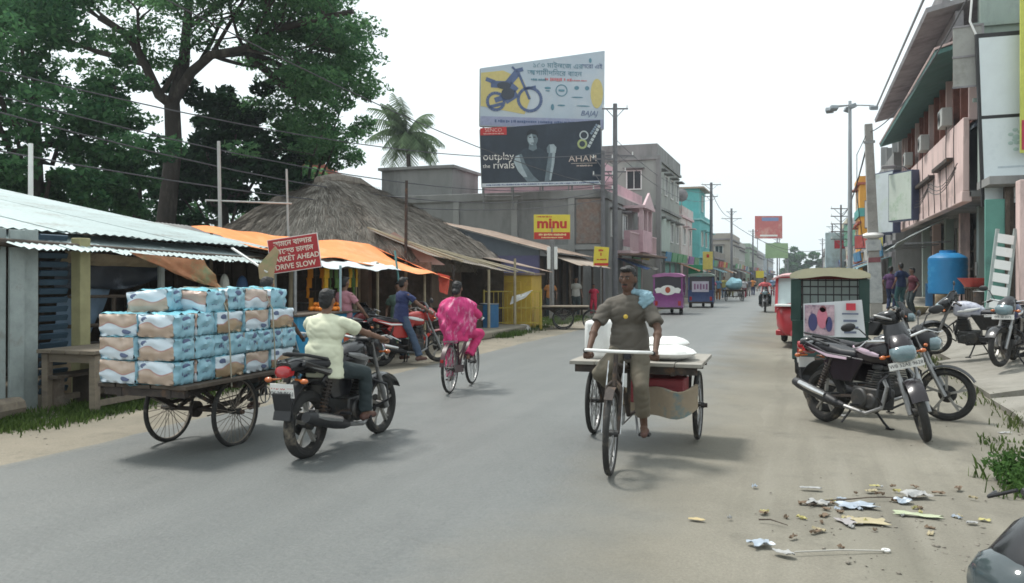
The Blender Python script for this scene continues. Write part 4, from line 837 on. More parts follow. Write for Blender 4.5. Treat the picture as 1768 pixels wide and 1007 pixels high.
def wire(label, a, b, sag, r=.012, n=14):
    a, b = Vector(a), Vector(b); m_ = MB(); m_.tube([a.lerp(b, k / n) - V(0, 0, sag * 4 * (k / n) * (1 - k / n)) for k in range(n + 1)], r, 5)
    return tag(m_.build('overhead_wire', wire_m), label, 'wire', 'overhead wires')
w1 = [(-60, 108, 16, 1062, 262, 42, .9, 'overhead wire crossing the big tree to the near pole, uppermost'), (-60, 150, 16, 1062, 318, 42, 1.0, 'overhead wire crossing the trees, second from the top'),
      (-60, 178, 15, 1041, 330, 41, 1.1, 'overhead wire crossing the trees, third from the top'), (-60, 250, 15, 1041, 345, 41, .8, 'lowest overhead wire before the trees'), (250, -20, 17, 1062, 325, 42, .6, 'steep overhead wire running down from the top left'),
      (1062, 240, 42, 1228, 330, 78, 1.0, 'street wire between the tall pole and the next pole'), (1062, 262, 42, 1228, 345, 78, 1.0, 'lower street wire between the tall pole and the next'), (1228, 330, 78, 1263, 375, 99, .7, 'street wire between the two middle poles'),
      (1263, 385, 99, 1437, 428, 110, 1.6, 'wire crossing the street far ahead, upper'), (1300, 405, 130, 1437, 436, 112, 1.5, 'wire crossing the street far ahead, lower'), (1452, 372, 66, 1503, 225, 27.5, .8, 'wire from the right thin pole to the concrete pole'), (1503, 228, 27.5, 1700, -60, 14, .5, 'wire rising to the top right from the concrete pole')]
for (u0, v0, d0, u1, v1, d1, sg, lb) in w1: wire(lb, A(u0, v0, d0), A(u1, v1, d1), sg, .016 if d0 < 50 else .03)
# bamboo and iron masts behind the stalls
def mast(label, u, vt, D, r, mat, tilt=0.0, cross=None, h0=0.0):
    p = A(u, 478, D); h = CH + (478 - vt) * D / FPX; t = thing('thin_mast', label, 'pole', (p.x, p.y, h0), YAW, 'masts behind the stalls', ry=tilt)
    put('mast', mat, t, cyl=((0, 0, 0), (0, 0, h), r, r * .8, 8))
    if cross: put('crossbar', mat, t, cyl=((cross[0], 0, cross[2]), (cross[1], 0, cross[2] - .1), .02, .02, 6))
    return t
pale_pole = M('pale_grey_pole', (.36, .37, .36), .7, .15, 4)
mast('pale grey mast standing through the orange tarpaulin', 384, 244, 17.5, .045, pale_pole, R(-1), (-.3, 1.5, 3.25)); mast('slim grey mast before the thatched roof', 503, 292, 19, .03, pale_pole, R(-1.5))
mast('dark iron mast in front of the thatched roof', 699, 312, 21, .045, rust_iron, R(.6)); mast('short white mast on the left shed roof', 53, 248, 14.5, .05, white_paint)
# ------------------------------------------------------------------ left: tin shed, stalls, hut
tin_m = M('pale_galvanised_tin', (.36, .43, .43), .55, .1, 2.5, rgb2=(.27, .29, .28), mix_scale=1.2, mix=.45, metal=.15, rand=.08, stretch=(3, .6, 1))
tin_old = M('rusted_tin', (.26, .19, .15), .7, .2, 3, rgb2=(.36, .30, .25), mix_scale=1.3, mix=.5, metal=.1, rand=.15)
tin_dk = M('dark_weathered_tin', (.17, .17, .165), .7, .2, 3, rgb2=(.10, .09, .085), mix_scale=1.3, mix=.5, rand=.15)
sh = thing('tin_roof_shed', 'long wooden shed with pale corrugated tin roofs at the left', 'shed', (0, 0, 0))
roof_sheets(sh, (-12.9, 3.0, 3.35), (-12.9, 9.9, 3.2), (-9.25, 3.0, 2.32), (-9.1, 12.9, 2.16), 9, tin_m, amp=.012)
roof_sheets(sh, (-9.75, 7.3, 2.30), (-9.75, 13.6, 2.12), (-8.75, 7.5, 2.0), (-8.6, 13.4, 1.84), 8, tin_m, amp=.014, ragged=.12)
roof_sheets(sh, (-12.9, 9.9, 3.18), (-12.9, 9.95, 3.18), (-13.6, 14.0, 2.2), (-9.1, 12.9, 2.15), 4, tin_dk, 'hip_sheet', amp=.01)
mb = MB()
for k in range(28): mb.cyl((-12.9, 3 + .25 * k, 3.36 - .0218 * k * .25 * 1), (-12.9, 3.28 + .25 * k, 3.36 - .0218 * k * .25), .09, n=8)
mb.build('ridge_cap', tin_dk, sh)
for k in range(13):
    put('wall_plank', grey_wood, sh, box=((-9.05 + .02 * (k % 2) + .01 * math.sin(k * 3), 5.2 + .225 * k, 1.12 + .02 * math.sin(k * 5)), (.04, .205, 2.24), (R(.4 * math.sin(k)), 0, 0)), bevel=.008)
put('plank_batten', dark_wood, sh, box=((-9.1, 6.5, .5), (.05, 2.9, .1))); put('plank_batten', dark_wood, sh, box=((-9.1, 6.5, 1.7), (.05, 2.9, .1)))
lat = M('blue_dark_slat', (.03, .06, .09), .6, .2, 4)
for k in range(18): put('louvre_slat', lat, sh, box=((-9.1, 8.28, .2 + k * .115), (.03, .42, .07), (0, R(25), 0)))
put('post', M('yellowed_post', (.30, .28, .15), .8, .2, 4), sh, box=((-9.0, 8.62, 1.08), (.16, .17, 2.16)), bevel=.01)
for (y, x, h) in ((10.3, -9.2, 2.1), (11.4, -9.35, 2.1), (12.9, -9.0, 1.95)): put('post', grey_wood if y != 11.4 else dark_wood, sh, cyl=((x, y, 0), (x - .03, y + .05, h), .06, .05, 8))
for y in (7.4, 13.2): put('beam', dark_wood, sh, cyl=((-9.0, y, 1.98), (-12.8, y * .8 + 1, 2.6), .05, .05, 8))
mb = MB(); mb.cyl((-9.0, 4, 2.14), (-8.95, 13.5, 1.92), .05, n=8); mb.build('eave_beam', dark_wood, sh)
put('back_wall', dark_wood, sh, box=((-13.0, 8.5, 1.2), (.1, 11.0, 2.4))); put('side_wall', dark_wood, sh, box=((-11.4, 13.6, 1.0), (3.4, .1, 2.0)))
for k in range(10): put('wall_board', dark_wood, sh, box=((-12.9 + .34 * k, 13.5, 1.0), (.3, .05, 1.95 + .06 * math.sin(k))))
put('cross_rail', dark_wood, sh, cyl=((-9.3, 8.7, .98), (-9.4, 10.4, .95), .03, .03, 6)); put('cross_rail', dark_wood, sh, cyl=((-9.3, 8.7, 1.38), (-9.4, 10.4, 1.36), .025, .025, 6))
for k in range(3): put('rail_stake', dark_wood, sh, cyl=((-9.35, 9.0 + .5 * k, 0), (-9.36, 9.05 + .5 * k, 1.45 - .05 * k), .03, .03, 6))
put('ledge_block', dark_conc, sh, box=((-12.9, 8.2, 3.6), (.8, 2.6, .45)), bevel=.05)
# draped tarpaulins in the shed mouth
def cloth(name, label, cat, pts, mat, nu=14, nv=10, wr=.04, seed=0, th=.006, group=None, part_of=None):
    """sheet through four corners (tl, tr, bl, br) with sag and folds"""
    tl_, tr_, bl_, br_, sag = [Vector(p) for p in pts[:4]] + [pts[4]]
    nn = (tr_ - tl_).cross(bl_ - tl_).normalized()
    def fn(u, v):
        p = tl_.lerp(tr_, u).lerp(bl_.lerp(br_, u), v)
        return p - V(0, 0, sag * math.sin(PI * u) * (.3 + .7 * math.sin(PI * v))) + nn * (wr * (nz(u * 4 + seed, v * 3) + .6 * math.sin(u * 11 + v * 3 + seed) * .5 + .5 * nz(u * 11, v * 7 + seed)))
    m_ = MB(); m_.sheet(fn, nu, nv, th); o = m_.build(name, mat, part_of, smooth=70)
    return tag(o, label, cat, group) if not part_of else o
tarp_dark = M('dark_blue_tarpaulin', (.035, .045, .06), .45, .3, 3, rgb2=(.16, .2, .25), mix_scale=2, mix=.4)
tarp_blue = M('pale_blue_tarpaulin', (.16, .24, .33), .5, .2, 3)
cloth('tarpaulin', 'dark blue tarpaulin sagging under the left tin roof', 'tarpaulin', [(-9.5, 8.7, 1.95), (-9.5, 10.7, 1.8), (-9.6, 8.75, 1.5), (-9.4, 10.6, 1.62), .22], tarp_dark, wr=.08)
cloth('tarpaulin', 'pale blue tarpaulin hanging down behind the wooden table', 'tarpaulin', [(-9.55, 8.8, 1.35), (-9.55, 9.9, 1.75), (-9.75, 8.75, .55), (-9.7, 9.3, .6), .05], tarp_blue, wr=.07, seed=2)
cloth('bamboo_mat', 'yellowish bamboo mat roll under the left tin roof', 'mat', [(-9.3, 8.65, 2.0), (-9.3, 10.6, 1.93), (-9.45, 8.7, 1.84), (-9.4, 10.4, 1.8), .03], bamboo, wr=.02, seed=4)
cloth('orange_cloth', 'faded orange and green cloth hanging at the tin eave corner', 'cloth', [(-8.55, 9.0, 1.98), (-8.45, 10.35, 1.9), (-8.5, 10.05, 1.62), (-8.4, 10.75, 1.46), .02], M('faded_orange_cloth', (.42, .19, .10), .9, .2, 5, rgb2=(.22, .24, .13), mix_scale=2.2, mix=.45), wr=.05, seed=7)
# wooden table with a bench below
wt = thing('wooden_table', 'brown wooden stall table standing on the grass', 'table', (-8.42, 8.55, 0), R(2))
for k in range(4): put('table_plank', old_wood, wt, box=((-.33 + .22 * k, 0, .74), (.21, 1.5, .045)), bevel=.006)
for sx in (-.36, .36):
    for sy in (-.66, .66): put('leg', old_wood, wt, box=((sx, sy, .355), (.09, .09, .71)), bevel=.006)
    put('apron_rail', old_wood, wt, box=((sx, 0, .66), (.04, 1.22, .1)))
for sy in (-.66, .66): put('apron_rail', old_wood, wt, box=((0, sy, .66), (.62, .04, .1)))
put('foot_rail', old_wood, wt, box=((-.36, 0, .14), (.05, 1.22, .07))); put('foot_rail', old_wood, wt, box=((.36, 0, .12), (.05, 1.22, .07)))
bs = thing('low_bench', 'small dark wooden bench under the stall table', 'bench', (-8.75, 8.4, 0), R(4))
put('seat', dark_wood, bs, box=((0, 0, .42), (.28, 1.1, .04)), bevel=.005)
for sy in (-.45, 0, .45): put('leg', dark_wood, bs, box=((0, sy, .2), (.24, .06, .4)))
tg = thing('cane_bundle', 'small brown wooden mallet lying on the stall table', 'tool', (-8.4, 8.75, .763), R(30))
put('handle', old_wood, tg, cyl=((0, 0, .03), (.0, .28, .12), .012, .012, 6)); put('head', dark_wood, tg, box=((0, 0, .03), (.13, .09, .06)), bevel=.01)
lg = thing('log_seat', 'short thick log lying before the shed planks', 'log', (-8.6, 6.9, .13), R(8)); m_ = MB(); m_.tube([(0, -1.0, 0), (.02, -.3, .01), (0, .5, 0)], [.13, .14, .12], 10); m_.build('log', old_wood, lg)
# stalls behind: a dark open stall, the orange tarpaulin stall
stl = thing('open_stall', 'dark open stall with bamboo posts behind the loaded cart', 'stall', (-9.6, 13.4, 0))
for (x, y, h) in ((.6, 0, 2.0), (.7, 2.2, 2.0), (.6, 4.8, 2.0), (-2.2, .2, 2.5), (-2.2, 4.6, 2.4)): put('post', bamboo, stl, cyl=((x, y, 0), (x, y + .05, h), .045, .04, 8))
put('back_wall', dark_wood, stl, box=((-2.4, 2.4, 1.2), (.08, 5.4, 2.4))); put('side_wall', dark_wood, stl, box=((-.9, 5.3, 1.0), (3.2, .08, 2.0)))
roof_sheets(stl, (-2.7, -.6, 2.75), (-2.7, 2.0, 2.7), (-1.3, -.6, 2.35), (-1.2, 2.0, 2.3), 3, tin_dk)
for k in range(4): put('shelf_board', dark_wood, stl, box=((-2.2, 2.4, .5 + .45 * k), (.35, 4.6, .03)))
put('counter', dark_wood, stl, box=((.3, 1.2, .4), (.5, 1.8, .8)), bevel=.01)
og_m = M('orange_tarpaulin', (.80, .27, .085), .55, .12, 2.5, rgb2=(.85, .38, .18), mix_scale=1.4, mix=.5)
og = thing('orange_tarpaulin_stall', 'roadside stall roofed with a bright orange tarpaulin', 'stall', (0, 0, 0))
def tarp_fn(u, v):
    a = V(-10.9, 13.0, 2.6).lerp(V(-10.2, 18.6, 2.45), u); b = V(-8.55, 12.1, 2.12).lerp(V(-7.95, 17.6, 1.72), u)
    p = a.lerp(b, v); return p + V(0, 0, .05 * nz(u * 7, v * 4) - .10 * math.sin(PI * u * 3) ** 2 * v * .5 - .07 * math.sin(PI * v) + .03 * math.sin(9 * u + 4 * v))
mb = MB(); mb.sheet(tarp_fn, 30, 10, .006); mb.build('roof_tarpaulin', og_m, og, smooth=70)
mb = MB(); mb.sheet(lambda u, v: V(-10.2, 18.6, 2.45).lerp(V(-7.95, 17.6, 1.72), u).lerp(V(-9.4, 19.8, 1.9).lerp(V(-7.8, 18.3, 1.56), u), v) + V(0, 0, .03 * nz(u * 6, v * 5)), 10, 6, .006); mb.build('tarpaulin_end_flap', M('deep_orange_tarpaulin', (.75, .19, .06), .55, .1, 3), og, smooth=70)
cloth('hanging_flap', None, None, [(-8.1, 18.1, 1.74), (-7.95, 18.5, 1.66), (-8.08, 18.15, 1.3), (-8.0, 18.42, 1.22), 0], M('red_orange_cloth', (.55, .09, .06), .8), 6, 6, .03, 3, part_of=og)
for (x, y, h) in ((-8.6, 12.3, 2.1), (-8.35, 15.6, 1.95), (-8.3, 17.8, 1.8), (-10.6, 13.2, 2.5), (-10.3, 18.3, 2.4)): put('post', bamboo, og, cyl=((x, y, 0), (x, y, h), .035, .03, 8))
put('back_wall', dark_wood, og, box=((-10.9, 15.8, 1.2), (.08, 6.4, 2.4))); put('side_wall', dark_wood, og, box=((-9.7, 18.6, 1.0), (2.4, .06, 2.0)))
for k in range(5): put('shelf_board', dark_wood, og, box=((-10.6, 15.6, .6 + .36 * k), (.4, 5.0, .03)))
# stock hung and set out in the orange stall
bc = thing('blue_counter', 'bright blue painted stall counter behind the riders', 'counter', (-8.05, 12.75, 0))
blue_c = M('blue_counter_paint', (.02, .20, .36), .55, .15, 3, rgb2=(.03, .28, .42), mix_scale=2, mix=.4)
put('cabinet', blue_c, bc, box=((0, 0, .5), (.7, 2.1, 1.0)), bevel=.015); put('counter_top', dark_wood, bc, box=((0, 0, 1.02), (.8, 2.2, .04)), bevel=.01)
put('sign_print', M('red_orange_paint', (.45, .09, .04), .6), bc, box=((.353, .55, .62), (.006, .35, .3)))
orange_cl = M('orange_yellow_cloth', (.72, .27, .02), .8, .2, 4); yellow_cl = M('yellow_snack_foil', (.75, .45, .02), .35, .15, 6)
ppk = thing('hanging_packets', 'orange and yellow snack packets hanging in the stall', 'packets', (-8.5, 14.6, 0))
g = random.Random(8)
for k in range(9):
    yk = -.9 + .24 * k + g.uniform(-.05, .05); xk = g.uniform(-.4, .15); mt_ = g.choice([orange_cl, yellow_cl, orange_cl, M('green_foil', (.10, .22, .05), .4), dark_in])
    for q_ in range(g.randint(2, 5)):
        c = V(xk + g.uniform(-.03, .03), yk + g.uniform(-.03, .03), 1.72 - .19 * q_); m_ = MB(); wv = g.uniform(.09, .17); rz_ = g.uniform(-.4, .4)
        m_.sheet(lambda u, v: c + V(.03 * math.sin(PI * u) * math.sin(PI * v) + rz_ * .1 * (u - .5), wv * (u - .5), .19 * (v - .5)), 4, 4, .03); m_.build('packet', mt_, ppk)
for k in range(4): put('hanging_string', dark_wood, ppk, cyl=((-.2, -.8 + .5 * k, .9), (-.2, -.8 + .5 * k, 1.85), .006, .006, 4))
fl = thing('fruit_heap', 'heap of orange fruit on the blue counter', 'fruit', (-8.05, 13.2, 1.04))
m0 = MB(); m0.ell((0, 0, 0), (.045, .045, .043), 8, 6); me0 = m0.mesh('fruit', M('orange_fruit', (.75, .22, .02), .5, .15, 20))
for k in range(60):
    o = bpy.data.objects.new('fruit', me0); COL.objects.link(o); o.parent = fl; l_ = k // 30; o.location = (g.uniform(-.28 + .08 * l_, .28 - .08 * l_), g.uniform(-.42 + .1 * l_, .42 - .1 * l_), .045 + .07 * l_)
cloth('white_tarpaulin', 'ragged white plastic sheet over the front of the stall', 'tarpaulin', [(-8.7, 12.95, 2.02), (-8.55, 15.75, 1.95), (-7.8, 13.05, 1.80), (-7.75, 15.5, 1.78), .0], M('white_plastic_sheet', (.58, .63, .64), .4, .12, 4), 26, 8, .07, 5)
p = A(705, 478, 17.2); gp = thing('leaning_pole', 'thin teal painted pole leaning by the stall', 'pole', (p.x, p.y, 0), 0, None, rx=R(4), ry=R(-6)); put('pole', M('teal_rod', (.10, .25, .25), .6), gp, cyl=((0, 0, 0), (0, 0, 2.2), .025, .022, 8))
p = A(570, 478, 14.6); gp = thing('stall_pole', 'pale blue tube post of the fruit stall', 'pole', (-7.75, 13.1, 0)); put('pole', M('pale_blue_tube', (.3, .42, .45), .5), gp, cyl=((0, 0, 0), (0, 0, 1.85), .022, .022, 8))
# the red market sign
sgp = A(508, 438, 13.6); ms = thing('market_sign', 'red road sign with white MARKET AHEAD DRIVE SLOW lettering', 'sign', (sgp.x, sgp.y, 0), YAW + R(-8), None)
put('post', steel, ms, cyl=((0, .04, 0), (0, .04, sgp.z + .2), .03, .03, 8))
sr = M('red_sign_enamel', (.36, .025, .03), .5, .1, 3, rgb2=(.28, .03, .03), mix_scale=2, mix=.4); til = R(-8)
put('sign_plate', sr, ms, box=((0, 0, sgp.z), (.84, .02, .54), (0, til, 0)), bevel=.004); put('sign_border', white_ink, ms, box=((0, .004, sgp.z), (.86, .018, .56), (0, til, 0)))
cw = M('cream_lettering', (.70, .62, .52), .6)
for i, (tx, sz, ox) in enumerate((('\u09b8\u09be\u09ae\u09c7\u09a8 \u09ac\u09be\u099c\u09be\u09b0', .12, 0), ('\u0986\u09c7\u09b8\u09cd\u09a4 \u099a\u09be\u09b2\u09be\u09a8', .12, 0), ('MARKET AHEAD', .115, 0.0), ('DRIVE SLOW', .12, 0))):
    dz = .185 - .125 * i; o = text(tx, 'lettering', cw, ms, (ox + dz * math.sin(til), -.0125, sgp.z + dz), (PI / 2, 0, 0), sz, .001, bold=.002); o.rotation_euler = (PI / 2, -til, 0)
    o.rotation_euler = (Matrix.Rotation(til, 3, 'Y') @ Matrix.Rotation(PI / 2, 3, 'X')).to_euler()
hb = thing('hanging_cardboard', 'bent brown and green board hung on a bamboo stick before the red sign', 'board', A(474, 478, 12.9) * 1.0 - V(0, 0, CH), YAW)
put('stick', bamboo, hb, cyl=((.02, .05, 0), (-.06, .05, 2.0), .022, .02, 8))
mb = MB(); mb.prism([(-.18, .0), (.0, -.12), (.05, .12), (.12, .42), (.06, .5), (-.2, .2)], (-.05, 0, 1.62), (1, 0, 0), (0, 0, 1), .02); mb.build('board', M('faded_board', (.36, .27, .16), .85, .15, 4, rgb2=(.2, .26, .13), mix_scale=3, mix=.5), hb, smooth=0)
mb = MB(); mb.prism([(-.16, -.05), (-.14, -.22), (.02, -.25), (.05, -.08)], (-.05, -.02, 1.62), (1, 0, 0), (0, 0, 1), .02); mb.build('board_flap', M('orange_brown_board', (.50, .24, .10), .85, .1, 4), hb, smooth=0)
put('tin_brace', white_paint, hb, bar=((-.1, -.01, 1.72), (-.75, .3, 2.1), .05, .02))
# small pink gable and bamboo lean-to further on
lt = thing('lean_to_stall', 'lean-to stall with plank and bamboo roof below the thatched hut', 'stall', (0, 0, 0))
mb = MB(); mb.prism([(-1.3, 0), (1.3, -.1), (0, .75)], (-9.9, 19.4, 2.05), (.9, .45, 0), (0, 0, 1), .06); mb.build('gable_board', M('faded_pink_tin', (.42, .27, .23), .75, .15, 3), lt, smooth=0)
roof_sheets(lt, (-10.4, 18.9, 2.85), (-10.9, 24.0, 2.5), (-8.9, 19.3, 2.2), (-8.3, 24.2, 1.75), 6, M('grey_plank_sheet', (.30, .26, .22), .85, .2, 3, rgb2=(.18, .15, .13), mix_scale=2, mix=.5, rand=.2), 'roof_sheet', amp=.01)
for k in range(16): put('bamboo_rafter', bamboo, lt, cyl=((-10.4 - .03 * k, 18.9 + .33 * k, 2.9 - .023 * k), (-8.45 + .04 * k + rnd.uniform(-.2, .25), 19.2 + .33 * k, 2.14 - .026 * k), .022, .018, 5))
for (x, y, h, m_) in ((-8.6, 20.2, 1.95, rust_iron), (-8.4, 22.3, 1.85, bamboo), (-8.2, 24.0, 2.2, bamboo), (-10.6, 24.1, 2.4, bamboo)): put('post', m_, lt, cyl=((x, y, 0), (x, y, h), .045, .04, 8))
put('back_wall', dark_wood, lt, box=((-10.9, 21.5, 1.1), (.08, 5.4, 2.2))); put('side_wall', dark_wood, lt, box=((-9.8, 24.4, .95), (2.2, .06, 1.9)))
put('counter', dark_wood, lt, box=((-8.9, 21.4, .42), (.6, 2.4, .84)), bevel=.01); put('step_base', dirtL_m, lt, box=((-8.5, 22, .1), (1.4, 4.6, .2)), bevel=.05)
roof_sheets(lt, (-9.9, 24.4, 2.35), (-9.9, 27.0, 2.3), (-8.2, 24.3, 2.0), (-7.9, 27.0, 1.8), 3, tin_old, 'roof_sheet', amp=.012)
# thatched hut
hut = thing('thatched_hut', 'hut with a thick grey-brown thatched hip roof behind the stalls', 'hut', (-12.9, 22.2, 0))
th_m = M('old_thatch', (.20, .172, .145), .95, .3, 9, .8, 30, rgb2=(.10, .085, .072), mix_scale=3, mix=.5, stretch=(2, 2, .8))
put('mud_wall', M('mud_wall', (.22, .16, .12), .95, .2, 3), hut, box=((0, 0, 1.1), (5.6, 7.6, 2.2)))
ev = [(3.5, 4.6), (-3.6, 4.6), (-3.6, -4.6), (3.5, -4.6)]; rg = [(0, .9), (0, -.9)]
def thatch_pt(a, t):
    # a: angle round the roof, t: 0 eave .. 1 ridge
    ca, sa = math.cos(a), math.sin(a); k = 1 / max(abs(ca) / 3.55, abs(sa) / (4.6 if sa > 0 else 3.3), 1e-6); k = k * .86 + .14 * 4.1
    ex, ey = ca * k, sa * k; rx, ry = 0, max(-1.7, min(1.7, ey * .40)); tt = t
    x, y = ex + (rx - ex) * tt, ey + (ry - ey) * tt; z = 2.15 + 2.36 * (abs(tt) ** .78) * (1 if tt > 0 else -1)
    d = .10 * nz(x * 1.1, y * 1.1, 4) + .05 * nz(x * 4, y * 4, 2) + .05 * math.sin(t * 42 + 3 * nz(x, y)) * .4
    return V(x, y, z + d * (1 if t > 0 else .6))
mb = MB(); NA = 120
rings = [[thatch_pt(2 * PI * i / NA, 0) * .93 + V(0, 0, -.22) for i in range(NA)]] + [[thatch_pt(2 * PI * i / NA, t / 34) for i in range(NA)] for t in range(34)]
mb.loft(rings, False); mb.loft([[thatch_pt(2 * PI * i / NA, 33 / 34) for i in range(NA)]], True) if False else None
mb.build('thatch_roof', th_m, hut, smooth=70, fix=False)
gq = np.random.default_rng(4); Vv, F = [], []; n = 9000
for k in range(n):
    a = gq.uniform(0, 2 * PI); t = gq.uniform(-.01, .99); p0 = thatch_pt(a, max(t, 0)); p1 = thatch_pt(a + gq.normal(0, .015), max(t - .05, -.03)); d = (p1 - p0).normalized(); l_ = gq.uniform(.25, .6)
    p0 = p0 + V(0, 0, .01); p1 = p0 + d * l_ + V(0, 0, gq.uniform(.0, .05)); w = V(0, 0, 1).cross(d).normalized() * gq.uniform(.006, .016)
    Vv += [p0 - w, p0 + w, p1 + w * .5, p1 - w * .5]; F.append((4 * k, 4 * k + 1, 4 * k + 2, 4 * k + 3))
tag(npmesh('loose_straw', Vv, F, leaf_mat('straw', (.085, .075, .065), (.32, .295, .26), .05), hut), kind='stuff')
mb = MB(); mb.tube([V(0, 1.6, 4.36), V(0, .7, 4.5), V(0, -.7, 4.48), V(0, -1.6, 4.34)], [.14, .2, .2, .14], 10); mb.build('ridge_roll', th_m, hut)
# yellow railing enclosure with a yellow tin kiosk
yr_m = M('yellow_railing_paint', (.42, .32, .06), .6, .2, 6, rgb2=(.25, .17, .05), mix_scale=4, mix=.4)
yk = thing('yellow_kiosk', 'closed yellow tin kiosk under the rusty roof', 'kiosk', (-8.9, 26.0, 0), R(6)); put('kiosk_body', M('yellow_tin', (.52, .35, .05), .6, .12, 2, rgb2=(.4, .24, .05), mix_scale=1.5, mix=.4), yk, box=((0, 0, .85), (1.5, 1.6, 1.7)), bevel=.02)
put('kiosk_door', M('yellow_tin', (.5, .3, .05)), yk, box=((0, -.81, .8), (.8, .03, 1.4)), bevel=.01); put('kiosk_roof', tin_old, yk, box=((0, 0, 1.74), (1.7, 1.8, .06)))
yf = thing('yellow_railing', 'yellow steel railing cage in front of the yellow kiosk', 'railing', (-8.35, 24.2, 0), R(16))
for k in range(13): put('bar', yr_m, yf, cyl=((-.85 + .14 * k, 0, .1), (-.85 + .14 * k, 0, 1.2), .013, .013, 6))
for z in (.25, .7, 1.2): put('rail', yr_m, yf, box=((0, 0, z), (1.75, .035, .035)))
for sx in (-.87, .87):
    put('post', yr_m, yf, cyl=((sx, 0, 0), (sx, 0, 1.25), .03, .03, 8)); put('side_rail', yr_m, yf, box=((sx, .4, 1.2), (.03, .8, .03))); put('back_post', yr_m, yf, cyl=((sx, .8, 0), (sx, .8, 1.25), .025, .025, 8))
cloth('white_cloth', 'white cloth draped over the yellow railing', 'cloth', [(-8.35, 24.2, 1.05), (-7.75, 24.35, 1.24), (-8.4, 24.12, .8), (-7.95, 24.28, 1.02), .02], white_paint, 8, 6, .04, 9)
for i in range(3):
    r_ = thing('pale_rock', ('pale boulder left of the railing foot', 'pale boulder under the middle of the yellow railing', 'pale boulder at the right railing foot')[i], 'rock', (-8.8 + .45 * i, 23.6 + .2 * i, .08), i, 'boulders along the railing')
    m_ = MB(); m_.ell((0, 0, 0), (.27 - .03 * i, .2, .13), 10, 7); m_.v = [tuple(Vector(q) * (1 + .35 * nz(q[0] * 5 + i, q[1] * 5, q[2] * 5))) for q in m_.v]; m_.build('stone', concrete, r_, smooth=50)
# purple shed with a rusty tin roof
ps = thing('purple_shed', 'blue-purple shed with rusty tin roof and awning', 'shed', (-12.0, 32.0, 0))
pur_m = M('blue_purple_wash', (.13, .125, .24), .85, .15, 2, rgb2=(.10, .10, .16), mix_scale=1, mix=.45)
put('side_wall', pur_m, ps, box=((0, 0, 1.25), (4.2, .14, 2.5))); put('upper_gable', M('grey_blue_board', (.12, .14, .17), .85, .15, 2), ps, prism=([(-2.1, 0), (2.1, 0), (2.1, .2), (-2.1, 1.3)], (0, 0, 2.5), (1, 0, 0), (0, 0, 1), .13))
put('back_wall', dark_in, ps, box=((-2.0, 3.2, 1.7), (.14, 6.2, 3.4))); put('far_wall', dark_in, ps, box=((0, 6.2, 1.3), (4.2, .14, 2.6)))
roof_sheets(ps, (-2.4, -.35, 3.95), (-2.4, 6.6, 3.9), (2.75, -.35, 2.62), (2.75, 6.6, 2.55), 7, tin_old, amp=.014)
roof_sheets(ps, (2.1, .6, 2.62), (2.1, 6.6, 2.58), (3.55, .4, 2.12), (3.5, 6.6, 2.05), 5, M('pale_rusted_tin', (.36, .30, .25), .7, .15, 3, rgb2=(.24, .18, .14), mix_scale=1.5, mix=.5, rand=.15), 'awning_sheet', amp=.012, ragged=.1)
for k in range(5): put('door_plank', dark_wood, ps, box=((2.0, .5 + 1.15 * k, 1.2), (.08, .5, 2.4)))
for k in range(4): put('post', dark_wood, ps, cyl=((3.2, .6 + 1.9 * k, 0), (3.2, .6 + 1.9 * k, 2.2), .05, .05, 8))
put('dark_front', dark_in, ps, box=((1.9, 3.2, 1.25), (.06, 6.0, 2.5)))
# pinkish house behind the trees
ph = thing('terracotta_house', 'pinkish brown house with red roof behind the trees', 'house', (A(548, 478, 47).x, A(548, 478, 47).y, 0), R(18)); put('wall', M('dull_pink_plaster', (.36, .22, .17), .9, .2, 1), ph, box=((0, 0, 3.6), (2.6, 3, 7.2)))
mb = MB(); mb.prism([(-1.6, 0), (1.6, 0), (0, 1.0)], (0, 0, 7.2), (1, 0, 0), (0, 0, 1), 3.6); mb.build('roof', M('red_tile', (.30, .10, .07), .8, .2, 3), ph, smooth=0)
for x in (-.6,): win(ph, (x, -1.5, 5.6), 0, 1.1, 1.3, white_paint)

# ------------------------------------------------------------------ trees
bark = M('dark_bark', (.05, .042, .038), .95, .3, 4, .8, 14, rgb2=(.10, .09, .075), mix_scale=2, mix=.4, stretch=(1, 1, .3))
FILT = None
def branch(mb, p, d, r, length, depth, g, tips, spread, flat, first=True):
    n = 5; pts = [p]; rs = [r]; q = Vector(p); d = Vector(d).normalized()
    for i in range(n):
        d = (d + V(g.gauss(0, .13), g.gauss(0, .13), g.gauss(0, .10) + (.06 if depth > 1 else flat))).normalized(); q = q + d * (length / n); pts.append(q.copy()); rs.append(r * (1 - .42 * (i + 1) / n))
    if FILT and not FILT(q): return
    mb.tube(pts, rs, 7 if depth > 1 else 5)
    if depth == 0: tips.append(q); tips.append(pts[3]); return
    k = 3 if depth > 1 else 4
    for i in range(k):
        a = 2 * PI * (i + g.random() * .6) / k; x, y, z = frame_z(d); dd = (d + (x * math.cos(a) + y * math.sin(a)) * spread * g.uniform(.75, 1.25)); dd.z = dd.z * (.75 if depth < 3 else 1) + .05
        branch(mb, q if i else pts[4], dd, rs[-1] * .78, length * g.uniform(.62, .85), depth - 1, g, tips, spread, flat, False)
    if depth <= 2: tips.append(pts[3])
def crown(tree, tips, seed, r=(1.0, 1.0, .45), n=170, size=(.10, .2), mat=None):
    g = random.Random(seed); cl = []
    for t in tips:
        if nz(t[0] * .42, t[1] * .42, t[2] * .6) < -.10: continue
        for _ in range(2):
            s_ = g.uniform(.55, 1.15); cl.append((t + V(g.gauss(0, .35), g.gauss(0, .35), g.gauss(0.05, .2)), (r[0] * s_, r[1] * s_, r[2] * s_), int(n * s_)))
    q, f = leaves(cl, seed, size); return tag(npmesh('crown', q, f, mat, tree), kind='stuff')
